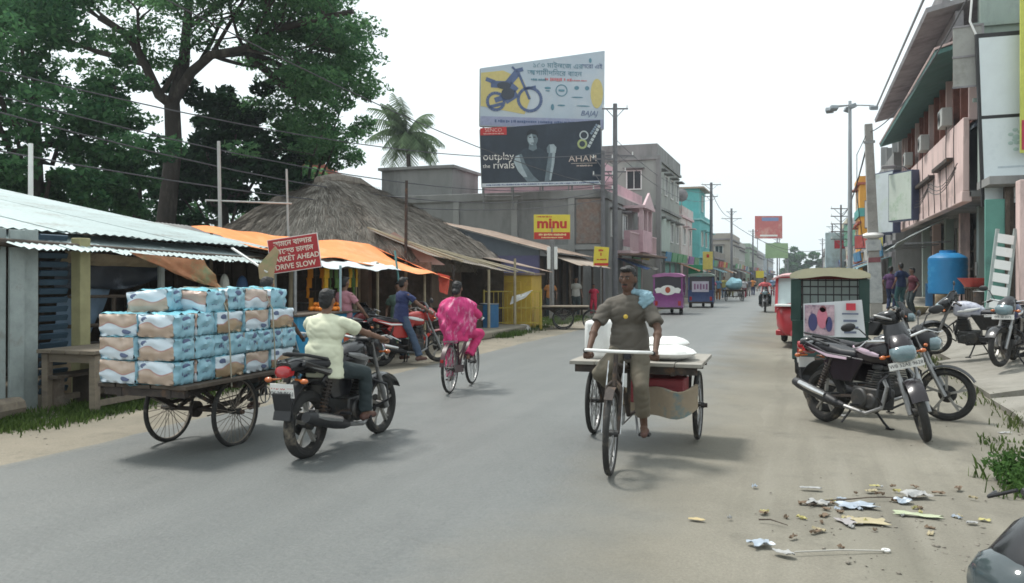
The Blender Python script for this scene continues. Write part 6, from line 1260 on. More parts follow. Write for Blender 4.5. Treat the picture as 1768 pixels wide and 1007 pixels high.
# loads of the near tricycle
ls = thing('white_sack', 'flat white sack lying on the flatbed beside the driver', 'sack', (FT[0] + .28, FT[1] - .25, .862)); m_ = MB(); m_.ell((0, 0, .055), (.27, .3, .07), 16, 8); m_.v = [tuple(Vector(q) * (1 + .12 * nz(q[0] * 7, q[1] * 7))) for q in m_.v]; m_.build('sack', white_paint, ls)
ls = thing('white_sack', 'second white sack piled on the flat sack', 'sack', (FT[0] + .2, FT[1] + .05, .93)); m_ = MB(); m_.ell((0, 0, .06), (.25, .26, .06), 16, 8); m_.v = [tuple(Vector(q) * (1 + .14 * nz(q[0] * 6 + 3, q[1] * 6))) for q in m_.v]; m_.build('sack', white_paint, ls)
wc = thing('white_jerrycan', 'upright white plastic can behind the driver on the flatbed', 'can', (FT[0] - .40, FT[1] - .30, .842)); m_ = MB(); m_.box((0, 0, .19), (.24, .32, .38)); m_.build('can_body', white_paint, wc, bevel=.04); put('can_lid', M('blue_plastic', (.08, .2, .4), .5), wc, cyl=((0, .05, .375), (0, .05, .43), .045, .04, 12))
hs_ = thing('slung_sack', 'brown and blue sack slung below the tricycle bed', 'sack', (FT[0] + .18, FT[1] - .62, .30)); m_ = MB(); m_.sheet(lambda u, v: V(.42 * (2 * u - 1), .1 * math.sin(6 * u), .16 - .14 * math.sin(PI * u) * (1 - .3 * v) + .22 * v - .04 * math.sin(9 * u)), 14, 6, .05); m_.build('sack_cloth', M('brown_sack', (.26, .21, .15), .9, .2, 4, rgb2=(.06, .17, .21), mix_scale=3.5, mix=.42), hs_, smooth=70)
rb_ = thing('red_crate', 'dark red crate hung under the tricycle bed', 'crate', (FT[0] + .2, FT[1] - .35, .42)); m_ = MB(); m_.box((0, 0, .15), (.52, .36, .24)); m_.build('crate_body', M('dark_red_plastic', (.20, .03, .035), .6, .2, 4), rb_, bevel=.02)
for k in range(3): put('crate_slat', M('dark_red_plastic', (.2, .03, .03)), rb_, box=((0, -.185, .07 + .08 * k), (.5, .012, .05)))

# ------------------------------------------------------------------ packs on the loaded tricycle
def pack_mat(flip, fq=19.0, ph=0.0, c1=(.54, .42, .34), c2=(.34, .24, .17)):
    m = bpy.data.materials.new('pack_print_%d_%d' % (flip, int(fq))); m.use_nodes = True; nt = m.node_tree; N = nt.nodes; L = nt.links; b = N['Principled BSDF']
    tc = N.new('ShaderNodeTexCoord'); sp = N.new('ShaderNodeSeparateXYZ'); L.new(tc.outputs['Object'], sp.inputs[0])
    def mth(op, a, b_=None, c=None):
        q = N.new('ShaderNodeMath'); q.operation = op
        for i, x in enumerate((a, b_, c)):
            if x is None: continue
            if isinstance(x, (int, float)): q.inputs[i].default_value = x
            else: L.new(x, q.inputs[i])
        return q.outputs[0]
    w = mth('MULTIPLY_ADD', mth('SINE', mth('MULTIPLY_ADD', sp.outputs[1], fq, ph)), .022, -.005 if not flip else .015)
    d = mth('SUBTRACT', sp.outputs[2], w); d = mth('MULTIPLY', d, -1.0 if flip else 1.0)
    def mr(x, a, c): 
        q = N.new('ShaderNodeMapRange'); q.inputs[1].default_value = a; q.inputs[2].default_value = c; L.new(x, q.inputs[0]); return q.outputs[0]
    def mix(f, a, c):
        q = N.new('ShaderNodeMix'); q.data_type = 'RGBA'; L.new(f, q.inputs[0])
        for i, x in ((6, a), (7, c)):
            if isinstance(x, tuple): q.inputs[i].default_value = (*x, 1)
            else: L.new(x, q.inputs[i])
        return q.outputs[2]
    n = N.new('ShaderNodeTexNoise'); n.inputs['Scale'].default_value = 9; L.new(tc.outputs['Object'], n.inputs['Vector'])
    brown = mix(n.outputs[0], c1, c2); col = mix(mr(d, 0.0, .004), (.58, .66, .72), (.42, .24, .22)); col = mix(mr(d, .010, .016), col, brown)
    L.new(col, b.inputs['Base Color']); b.inputs['Roughness'].default_value = .28; b.inputs['Coat Weight'].default_value = .3; return m
pks = [pack_mat(False), pack_mat(True), pack_mat(False, 12, 1.0, (.50, .36, .30), (.38, .26, .2)), pack_mat(True, 15, 2.2, (.46, .34, .22), (.28, .19, .11)), pack_mat(False, 24, .6, (.56, .46, .40), (.42, .3, .24)), pack_mat(True, 10, 4.0, (.52, .40, .34), (.36, .22, .18))]
pk_blue = M('pack_blue_film', (.26, .46, .55), .28, .12, 5, rgb2=(.40, .58, .64), mix_scale=9, mix=.4, coat=.3); pk_top = M('pack_cyan_top', (.18, .50, .60), .28, .1, 5, rgb2=(.5, .66, .70), mix_scale=5, mix=.4, coat=.3); logo_m = M('pack_logo_navy', (.11, .14, .24), .4, .1)
def pack_mesh(w, d, h, pm, seed):
    """puffy film pack: print on the +-X faces (index 0), blue ends (1), cyan top and bottom (2)"""
    m_ = MB(); N_ = 8
    def f(ax, s, u, v):
        a, b = 2 * u - 1, 2 * v - 1; bul = (.55 + .25 * (seed % 3)) * (1 - a ** 4) * (1 - b ** 4); j = .03 * nz(a * 2 + seed, b * 2, ax * 3 + s) + .006 * nz(a * 6 + seed, b * 6, ax + s)
        if ax == 0: return V(s * (d / 2 + .03 * bul + j), a * w / 2, b * h / 2)
        if ax == 1: return V(a * d / 2, s * (w / 2 + .022 * bul + j), b * h / 2)
        return V(a * d / 2, b * w / 2, s * (h / 2 + .014 * bul + j))
    for ax, mi in ((0, 0), (1, 1), (2, 2)):
        for s in (-1, 1): m_.mi = mi; m_.sheet(lambda u, v: f(ax, s, u, v), N_, N_)
    me = m_.mesh('nappy_pack', [pm, pk_blue, pk_top], 50); bm = bmesh.new(); bm.from_mesh(me); bmesh.ops.remove_doubles(bm, verts=bm.verts, dist=.004); bmesh.ops.recalc_face_normals(bm, faces=bm.faces); bm.to_mesh(me); bm.free(); return me
pmesh = [pack_mesh(.40, .25, .198, pks[k], k) for k in range(6)]
lg_ = MB(); lg_.ell((0, 0, 0), (.006, .05, .026), 14, 8); lgm = lg_.mesh('logo', logo_m)
mk_ = MB()
for k in range(5): mk_.box((0, -.05 + .025 * k, -.01 * (k % 3)), (.004, .016, .03 + .012 * (k % 2)))
mkm = mk_.mesh('print_marks', logo_m, 0)
LTM = Matrix.Translation(LT) @ Matrix.Rotation(LTH, 4, 'Z')
def pack(x, y, lvl, turn, label, k, dz=0.0, tilt=0.0):
    o = bpy.data.objects.new('nappy_pack', pmesh[k % 6]); COL.objects.link(o); z = .66 + .022 + .105 + 0.206 * lvl + dz
    o.matrix_world = LTM @ Matrix.Translation((x + rnd.uniform(-.014, .014), y + rnd.uniform(-.012, .012), z)) @ Matrix.Rotation(turn + R(rnd.uniform(-4, 4)), 4, 'Z') @ Matrix.Rotation(tilt, 4, 'X')
    tag(o, label, 'nappy pack', 'nappy packs on the cargo tricycle')
    for s in (-1, 1):
        q = bpy.data.objects.new('logo', lgm); COL.objects.link(q); q.parent = o; q.location = (s * .137, (.11 if k % 2 else -.1), -.055 if k % 2 == 0 else .055)
        q = bpy.data.objects.new('print_marks', mkm); COL.objects.link(q); q.parent = o; q.location = (0, s * .211, .0); q.rotation_euler = (0, 0, PI / 2)
        q = bpy.data.objects.new('logo', lgm); COL.objects.link(q); q.parent = o; q.location = (0.02, s * .211, .058); q.rotation_euler = (0, 0, PI / 2)
rows = ('bottom', 'second', 'third', 'top'); kk = 0
for lvl in range(3):
    for ci, y in enumerate((.235, -.185)):
        for di, x in enumerate((-.70, -.42)):
            pack(x, y, lvl, 0, 'nappy pack in the %s row at the rear, %s, %s' % (rows[lvl], ('left column', 'right column')[ci], ('facing the camera', 'behind the first')[di]), kk if di == 0 else kk + 1, tilt=R(rnd.uniform(-2, 2))); kk += 1 if di else 0
    kk += 1
    for xi, x in enumerate((-.08, .34, .76)):
        if lvl == 1:      # middle row stands end-on to the side
            for e, dx in enumerate((-.105, .11)): pack(x + dx, -.19, lvl, 0, 'blue pack end of the middle side row, %s from the rear' % ('first', 'second', 'third', 'fourth', 'fifth', 'sixth')[2 * xi + e], kk); kk += 1
        else: pack(x, -.265, lvl, PI / 2, 'nappy pack lying lengthwise in the %s side row, %s' % (rows[lvl], ('nearest the rear', 'in the middle', 'nearest the driver')[xi]), kk); kk += 1
        for e, y in enumerate((.02, .28)):
            if lvl == 1 and e: continue
            pack(x, y if lvl != 1 else .22, lvl, PI / 2, 'nappy pack inside the %s layer, %s, %s' % (rows[lvl], ('rear third', 'middle third', 'front third')[xi], ('middle', 'left edge')[e]), kk); kk += 1
for i, (x, y, tn, lb) in enumerate(((-.50, .10, .12, 'loose top pack tilted at the rear of the stack'), (-.22, -.14, 0, 'blue pack end on the top row above the rear corner'), (.05, -.16, .05, 'second blue pack on the top row'), (.40, -.22, PI / 2, 'top row pack lying lengthwise with its brown print outwards'), (.74, -.17, 0, 'last top row pack towards the driver'))):
    pack(x, y, 3, tn, lb, i + 1, tilt=R((-5, 3, -3, 4, 2)[i]))
for i, x in enumerate((-.15, .55)):
    rp = MB(); rp.tube([LTM @ V(*q) for q in ((x, .46, .60), (x, .45, 1.1), (x, .40, 1.33), (x + .02, .1, 1.53 - .02 * i), (x, -.3, 1.52), (x, -.42, 1.3), (x, -.44, 1.0), (x, -.46, .60))], .007, 6)
    tag(rp.build('rope', M('nylon_rope', (.35, .33, .26), .8)), ('thin rope tied over the packs near the rear', 'thin rope tied over the packs near the driver')[i], 'rope', 'ropes over the packs')
tb_ = thing('clear_bag', 'rounded clear plastic bag on top of the nappy packs', 'bag', LTM @ V(.98, -.16, 1.38)); m_ = MB(); m_.ell((0, 0, 0), (.10, .13, .11), 14, 9); m_.build('bag', M('clear_film', (.30, .45, .5), .2, .3, 9, coat=.4), tb_)

# ------------------------------------------------------------------ bicycle
def bicycle(label, loc, heading, frame_m, name='bicycle'):
    r = thing(name, label, 'bicycle', loc, heading); Rr = .335; wb = .53
    wheel(r, (-wb, 0, Rr), Rr, .019, 'rear_wheel', 'spoke', nsp=28, w=1.1); wheel(r, (wb, 0, Rr), Rr, .019, 'front_wheel', 'spoke', nsp=28, w=1.1)
    m_ = MB(); m_.tube([(wb, .05, Rr), (wb - .14, .045, .72)], .012, 8); m_.tube([(wb, -.05, Rr), (wb - .14, -.045, .72)], .012, 8); m_.cyl((wb - .13, 0, .7), (wb - .21, 0, .95), .016, n=8); m_.build('fork', frame_m, r)
    m_ = MB(); m_.tube([(wb - .16, 0, .78), (.0, 0, .45), (-.1, 0, .3)], .017, 8); m_.tube([(wb - .18, 0, .86), (.05, 0, .56), (-.13, 0, .48)], .014, 8); m_.tube([(-.1, 0, .3), (-.2, 0, .75)], .016, 8)
    for s in (-1, 1): m_.tube([(-.1, s * .03, .3), (-wb, s * .06, Rr)], .011, 6); m_.tube([(-.19, s * .02, .68), (-wb, s * .06, Rr)], .009, 6)
    m_.build('frame', frame_m, r)
    m_ = MB(); sections(m_, [(-.08, .77, .02, .025), (-.18, .78, .06, .035), (-.28, .79, .10, .04), (-.34, .79, .085, .035)], 12); m_.build('saddle', seat_m, r)
    m_ = MB(); m_.tube([(wb - .42, .27, .98), (wb - .28, .26, 1.0), (wb - .2, .1, .97), (wb - .2, -.1, .97), (wb - .28, -.26, 1.0), (wb - .42, -.27, .98)], .012, 8); m_.build('handlebar', chrome, r)
    for c in (wb, -wb):
        m_ = MB(); m_.sheet(lambda u, v: V(c + (Rr + .02) * math.cos(PI * (.25 + .7 * u)), .03 * (2 * v - 1), Rr + (Rr + .02) * math.sin(PI * (.25 + .7 * u))), 12, 3, .004); m_.build('mudguard', frame_m, r)
    m_ = MB(); m_.torus((-.1, -.05, .3), (0, 1, 0), .085, .006, 20, 5); m_.build('chain_wheel', steel, r); put('chain_case', frame_m, r, bar=((-.1, -.05, .3), (-wb, -.06, Rr), .03, .1))
    for s, a in ((1, -1.45), (-1, 1.69)):
        q = V(-.1 + .17 * math.cos(a), s * .1, .3 + .17 * math.sin(a)); put('crank', steel, r, bar=((-.1, s * .07, .3), q, .018, .012)); put('pedal', black_plastic, r, box=((q.x, s * .15, q.z), (.09, .09, .02)))
    m_ = MB(); 
    for k in range(4): m_.cyl((-.32, -.06 + .04 * k, .71), (-.68, -.06 + .04 * k, .71), .006, n=5)
    m_.tube([(-wb, .07, Rr), (-.6, .07, .71)], .006, 5); m_.tube([(-wb, -.07, Rr), (-.6, -.07, .71)], .006, 5); m_.build('carrier', steel, r)
    put('rear_reflector', red_lens, r, box=((-.86, 0, .46), (.02, .04, .06))); return r
BC = (-4.62, 11.15, .05); BCH = R(95)
bicycle('dark bicycle ridden away by the person in the pink shawl', BC, BCH, M('dark_maroon_frame', (.05, .02, .025), .4, .2, 5))

# ------------------------------------------------------------------ auto and e-rickshaws
def auto(label, loc, heading, body_m, roof_m, trim_m, L_=2.55, W_=1.22, H_=1.76, front='round', rear_open=True, group='three-wheelers in the street', name='auto_rickshaw', wz=.0):
    r = thing(name, label, 'auto rickshaw', loc, heading, group); xb, xf, hw = -L_ / 2, L_ / 2, W_ / 2
    for s in (-1, 1): wheel(r, (xb + .42, s * (hw - .1), .23), .23, .06, 'rear_wheel', 'alloy', w=1.2)
    wheel(r, (xf - .28, 0, .23), .23, .055, 'front_wheel', 'alloy', w=1.2)
    put('floor_pan', body_m, r, box=((-.1, 0, .34), (L_ - .55, W_ - .12, .12)), bevel=.02)
    m_ = MB(); m_.sheet(lambda u, v: V(xb + .04 * math.sin(PI * v), -hw + W_ * u, .32 + .62 * v), 8, 6, .04); rp_ = m_.build('rear_panel', body_m, r, smooth=60)
    for s in (-1, 1):
        m_ = MB(); m_.prism([(xb, .3), (xb + .95, .3), (xb + 1.0, .55), (xb + .85, .95), (xb, .95)], (0, s * (hw - .02), 0), (1, 0, 0), (0, 0, 1), .04); m_.build('side_panel', body_m, r, bevel=.015)
        put('rear_post', body_m, r, box=((xb + .06, s * (hw - .06), 1.26), (.12, .16 if rear_open else .1, .68)), bevel=.01); put('front_post', trim_m, r, bar=((xf - .5, s * (hw - .05), .8), (xf - .72, s * (hw - .05), 1.62), .045, .045)); put('middle_post', trim_m, r, box=((-.1, s * (hw - .04), 1.1), (.04, .04, 1.0)))
        m_ = MB(); m_.torus((xb + .42, s * (hw - .05), .24), (0, 1, 0), .27, .05, 14, 6, .5, 0, PI); m_.build('wheel_arch', body_m, r)
        put('tail_light', red_lens, rp_, box=((xb - .025, s * (hw - .14), .5), (.03, .12, .2)), bevel=.01)
    # roof: soft hood with rounded edge
    m_ = MB()
    def rf(u, v):
        x = xb - .06 + (L_ - .42) * u; a = 2 * v - 1; return V(x, (hw + .03) * a, H_ - .04 - .10 * abs(a) ** 4 - .05 * (2 * u - 1) ** 4 + .012 * math.sin(u * 14))
    m_.sheet(rf, 14, 14, .035); rfo = m_.build('roof_hood', roof_m, r, smooth=60)
    m_ = MB(); m_.sheet(lambda u, v: V(xb - .065, -(hw + .03) + 2 * (hw + .03) * u, H_ - .19 + .10 * (1 - abs(2 * u - 1) ** 4) * v + .05 * v - .02 * math.sin(9 * u) * (1 - v)), 14, 3, .02); m_.build('hood_valance', roof_m, rfo)
    # cabin front
    if front == 'round': m_ = MB(); sections(m_, [(xf - .62, .62, hw - .06, .30), (xf - .42, .62, hw - .12, .30), (xf - .2, .60, .38, .28), (xf - .03, .58, .22, .22), (xf + .02, .57, .12, .14)], 18, 3)
    else: m_ = MB(); sections(m_, [(xf - .62, .68, hw - .05, .36), (xf - .35, .66, hw - .12, .34), (xf - .12, .58, .28, .3), (xf - .04, .52, .2, .2)], 18, 3.4)
    fc = m_.build('front_cowl', body_m, r, smooth=60); put('headlight', clear_lens, fc, cyl=((xf - .06, 0, .74), (xf + .03, 0, .73), .09, .085, 16))
    m_ = MB(); m_.torus((xf - .28, 0, .24), (0, 1, 0), .27, .045, 14, 6, 2.2, .2, PI - .2); m_.build('front_mudguard', trim_m, r)
    m_ = MB(); m_.sheet(lambda u, v: V(xf - .48 - .22 * v, (hw - .08) * (2 * u - 1), .94 + .68 * v), 4, 4, .01); ws_ = m_.build('windscreen', M('pale_windscreen', (.40, .47, .47), .1, .15, 2, spec=.7), r)
    for s in (-1, 1): put('screen_pillar', trim_m, ws_, bar=((xf - .47, s * (hw - .07), .92), (xf - .7, s * (hw - .07), 1.64), .05, .05))
    put('screen_frame', trim_m, ws_, bar=((xf - .72, -hw + .06, 1.62), (xf - .72, hw - .06, 1.62), .05, .06)); put('screen_frame', trim_m, ws_, bar=((xf - .46, -hw + .06, .93), (xf - .46, hw - .06, .93), .05, .06))
    put('bench_seat', seat_m, r, box=((xb + .55, 0, .62), (.5, W_ - .2, .18)), bevel=.04); put('seat_back', seat_m, r, box=((xb + .25, 0, .92), (.12, W_ - .2, .48)), bevel=.04); put('driver_seat', seat_m, r, box=((.35, 0, .62), (.35, .6, .16)), bevel=.04)
    put('rear_bumper', rust_iron, r, box=((xb - .08, 0, .3), (.06, W_ - .15, .08)), bevel=.02)
    if rear_open:
        m_ = MB()
        for k in range(8): m_.cyl((xb + .03, -hw + .16 + (W_ - .32) * k / 7, .95), (xb + .03, -hw + .16 + (W_ - .32) * k / 7, 1.6), .010, n=5)
        for z in (1.35, 1.48, 1.58): m_.cyl((xb + .03, -hw + .12, z), (xb + .03, hw - .12, z), .012, n=5)
        m_.build('rear_grille', black_plastic, r)
    else:
        m_ = MB(); m_.sheet(lambda u, v: V(xb + .02, -hw + .08 + (W_ - .16) * u, .92 + .72 * v), 2, 2, .03); m_.build('rear_screen', M('dark_screen', (.03, .025, .035), .3, .2, 3), r)
    return r
def flat(parent, name, mat, w, h, c, poly=None, n=(-1, 0, 0)):
    """thin panel facing local -x"""
    m_ = MB(); m_.box(c, (.008, w, h)); return m_.build(name, mat, parent, smooth=0)
ag_p = Vector((.46, 15.6, .012)); ag = auto('dark green auto rickshaw with cream hood and a white banner on its back', ag_p, R(90) - R(2), M('dark_green_paint', (.012, .042, .034), .45, .2, 4, rgb2=(.03, .055, .045), mix_scale=3, mix=.4), M('cream_hood_canvas', (.46, .43, .30), .75, .1, 3, rgb2=(.30, .31, .27), mix_scale=2, mix=.4), M('dark_red_trim', (.15, .02, .02), .5), W_=1.14, H_=1.82)
xb = -1.275; bn = thing('vinyl_banner', 'white vinyl banner with pictures tied to the green auto', 'banner', (ag_p.x, ag_p.y - 1.42, 0), 0)
m_ = MB(); m_.sheet(lambda u, v: V(-.44 + (.86 + .06 * (1 - v)) * u, -.02 * math.sin(5 * u + 2 * v), .70 + (.52 + .07 * u) * v), 10, 6, .006); m_.build('banner_sheet', M('banner_white_vinyl', (.58, .60, .62), .45, .06, 3), bn)
m_ = MB(); m_.box((-.2, -.032, .965), (.44, .006, .48)); m_.build('picture_panel', M('pinkish_picture', (.42, .30, .34), .5, .4, 14, rgb2=(.15, .10, .16), mix_scale=9, mix=.45), bn)
put('red_stamp', M('crimson_print', (.50, .04, .06), .5), bn, box=((.26, -.04, 1.18), (.14, .006, .11)))
for k, (z, w_) in enumerate(((1.07, .24), (.96, .2), (.86, .24), (.78, .18))): put('print_line', M('slate_print', (.12, .14, .2), .5), bn, box=((.25, -.04, z), (w_, .005, .026 + .01 * (k % 2))))
for (x, z, a, b_, m__) in ((-.3, .93, .07, .14, 'navy'), (-.16, 1.0, .08, .17, 'rose'), (-.15, 1.14, .05, .05, 'maroon'), (-.06, .9, .05, .12, 'navy')):
    mm_ = MB(); mm_.prism([(x + a * math.cos(q * PI / 8), z + b_ * math.sin(q * PI / 8)) for q in range(16)], (0, -.04, 0), (1, 0, 0), (0, 0, 1), .006); mm_.build('figure_print', M(m__ + '_figure_print', {'navy': (.05, .05, .14), 'rose': (.5, .16, .22), 'maroon': (.2, .06, .07)}[m__], .5), bn, smooth=0)
red_e = M('red_rickshaw_paint', (.38, .03, .04), .4, .15, 4, coat=.2)
ar = auto('red e-rickshaw facing the camera beyond the green auto', (-.08, 21.3, .012), R(-90) - R(4), red_e, M('pinkish_hood', (.50, .30, .30), .6, .1, 3), red_e, W_=1.0, H_=1.76, front='flat')
put('white_band', white_paint, ar, box=((1.02, 0, .985), (.5, .86, .04)))
p = G(1150, 545); apu = auto('purple e-rickshaw with a white emblem on its back', (p.x, p.y + 1.2, .02), R(90) + R(4), M('purple_paint', (.22, .045, .20), .4, .15, 4, coat=.2), M('pink_purple_hood', (.36, .14, .30), .6, .12, 3), M('purple_trim', (.2, .05, .18), .5), W_=1.25, H_=1.82, rear_open=False)
m_ = MB(); m_.prism([(.34 * math.cos(q * PI / 12), .21 * math.sin(q * PI / 12)) for q in range(24)], (-1.33, 0, 1.06), (0, 1, 0), (0, 0, 1), .01); m_.build('emblem_disc', white_paint, apu, smooth=0)
for s in (-1, 1): m_ = MB(); m_.prism([(0, -.1), (s * .2, -.12), (s * .27, .05), (s * .15, .12), (0, .1)], (-1.325, s * .28, 1.05), (0, 1, 0), (0, 0, 1), .01); m_.build('emblem_wing', white_paint, apu, smooth=0)
m_ = MB(); m_.prism([(.11 * math.cos(q * PI / 8), .13 * math.sin(q * PI / 8)) for q in range(16)], (-1.34, 0, 1.07), (0, 1, 0), (0, 0, 1), .01); m_.build('emblem_centre', M('emblem_red', (.4, .08, .04), .5), apu, smooth=0)
p = G(1208, 533); ab = auto('dark blue auto rickshaw with a pale poster on its back', (p.x, p.y + 1.2, .02), R(90) + R(3), M('navy_auto_paint', (.035, .06, .16), .45, .15, 4), M('grey_green_hood', (.20, .25, .22), .7, .1, 3), M('navy_trim', (.04, .06, .12), .5), W_=1.3, H_=1.85, rear_open=False)
flat(ab, 'poster', M('pale_pink_poster', (.50, .47, .55), .5, .1, 3), .85, .55, (-1.315, .02, 1.12))
for k in range(5): flat(ab, 'poster_print', M('poster_plum_print', (.22, .10, .2), .5), .09, .3 - .06 * (k % 2), (-1.323, .3 - .15 * k, 1.12))
# handcart by the purple shed, far cart
p = G(965, 570); cargo_trike('empty wooden handcart standing by the purple shed', (p.x, p.y + .5, 0), R(15), old_wood, bed=(-.75, .8, .45, .72), driver_end=False, name='handcart', cat='cart', group='carts')
p = G(1268, 521); cargo_trike('distant flat cart loaded with a blue bundle', (p.x, p.y, 0), R(80), dark_wood, name='handcart', cat='cart', group='carts')
bb = thing('blue_bundle', 'pale blue bundle on the distant flat cart', 'bundle', (p.x, p.y - .2, .8)); m_ = MB(); m_.ell((0, 0, .35), (.55, .5, .4), 14, 9); m_.v = [tuple(Vector(q) * (1 + .2 * nz(q[0] * 3, q[1] * 3, q[2] * 3))) for q in m_.v]; m_.build('bundle', M('pale_blue_sheet', (.25, .45, .52), .7, .15, 3), bb)
p = G(1320, 541); mcs = motorcycle('dark scooter-like motorcycle ridden towards the camera far ahead', (p.x, p.y + .6, .04), R(-88), black_paint, black_paint, steel, stand=False, mirrors=True)
SC = (p.x, p.y + .6, .04)
# ------------------------------------------------------------------ people
def remesh(mb, voxel, smooth_it=3, wr=0.0, wscale=9.0, seed=0, hang=0.0):
    """fuse overlapping shapes into one continuous skin; optional cloth wrinkles"""
    me = bpy.data.meshes.new('fuse'); me.from_pydata(mb.v, [], mb.f); o = bpy.data.objects.new('fuse', me); COL.objects.link(o)
    bm = bmesh.new(); bm.from_mesh(me); bmesh.ops.recalc_face_normals(bm, faces=bm.faces); bm.to_mesh(me); bm.free()
    r = o.modifiers.new('r', 'REMESH'); r.mode = 'VOXEL'; r.voxel_size = voxel
    s = o.modifiers.new('s', 'SMOOTH'); s.factor = .5; s.iterations = smooth_it
    bpy.context.view_layer.update(); out = bpy.data.meshes.new_from_object(o.evaluated_get(bpy.context.evaluated_depsgraph_get()))
    bpy.data.objects.remove(o); bpy.data.meshes.remove(me)
    if wr:
        n = len(out.vertices); co = np.empty(n * 3, np.float32); no = np.empty(n * 3, np.float32); out.vertices.foreach_get('co', co); out.vertices.foreach_get('normal', no); co = co.reshape(-1, 3); no = no.reshape(-1, 3)
        d = np.array([.7 * mnoise.noise(Vector((p[0] * wscale * .6 + seed, p[1] * wscale * .6, p[2] * wscale))) - .55 * (1 - min(1, 2.6 * abs(mnoise.noise(Vector((p[0] * wscale * .9 + p[2] * wscale * .4, p[1] * wscale * .9 + seed, p[2] * wscale * 1.5 - p[1] * wscale * .5)))))) for p in co.tolist()], np.float32)
        co = co + no * (d * wr + .25 * wr)[:, None]; out.vertices.foreach_set('co', co.ravel())
    out.polygons.foreach_set('use_smooth', [True] * len(out.polygons)); out.update(); return out
def ik(a, b, l1, l2, hint):
    a, b, hint = Vector(a), Vector(b), Vector(hint); d = b - a; L_ = min(d.length, (l1 + l2) * .998); dn = d.normalized(); b2 = a + dn * L_
    x = (l1 * l1 - l2 * l2 + L_ * L_) / (2 * L_); h = math.sqrt(max(l1 * l1 - x * x, 0)); pr = hint - dn * hint.dot(dn); pr = pr.normalized() if pr.length > 1e-5 else V(0, 0, 1)
    return a + dn * x + pr * h, b2
skin_d = M('dark_brown_skin', (.105, .058, .040), .6, .15, 8, spec=.3); skin_m = M('brown_skin', (.17, .095, .065), .6, .15, 8, spec=.3)
hair_m = M('black_hair', (.012, .011, .011), .55, .3, 30, .4, 90); eye_w = M('eye_white', (.3, .28, .26), .4); lip_m = M('lip', (.14, .05, .045), .6)
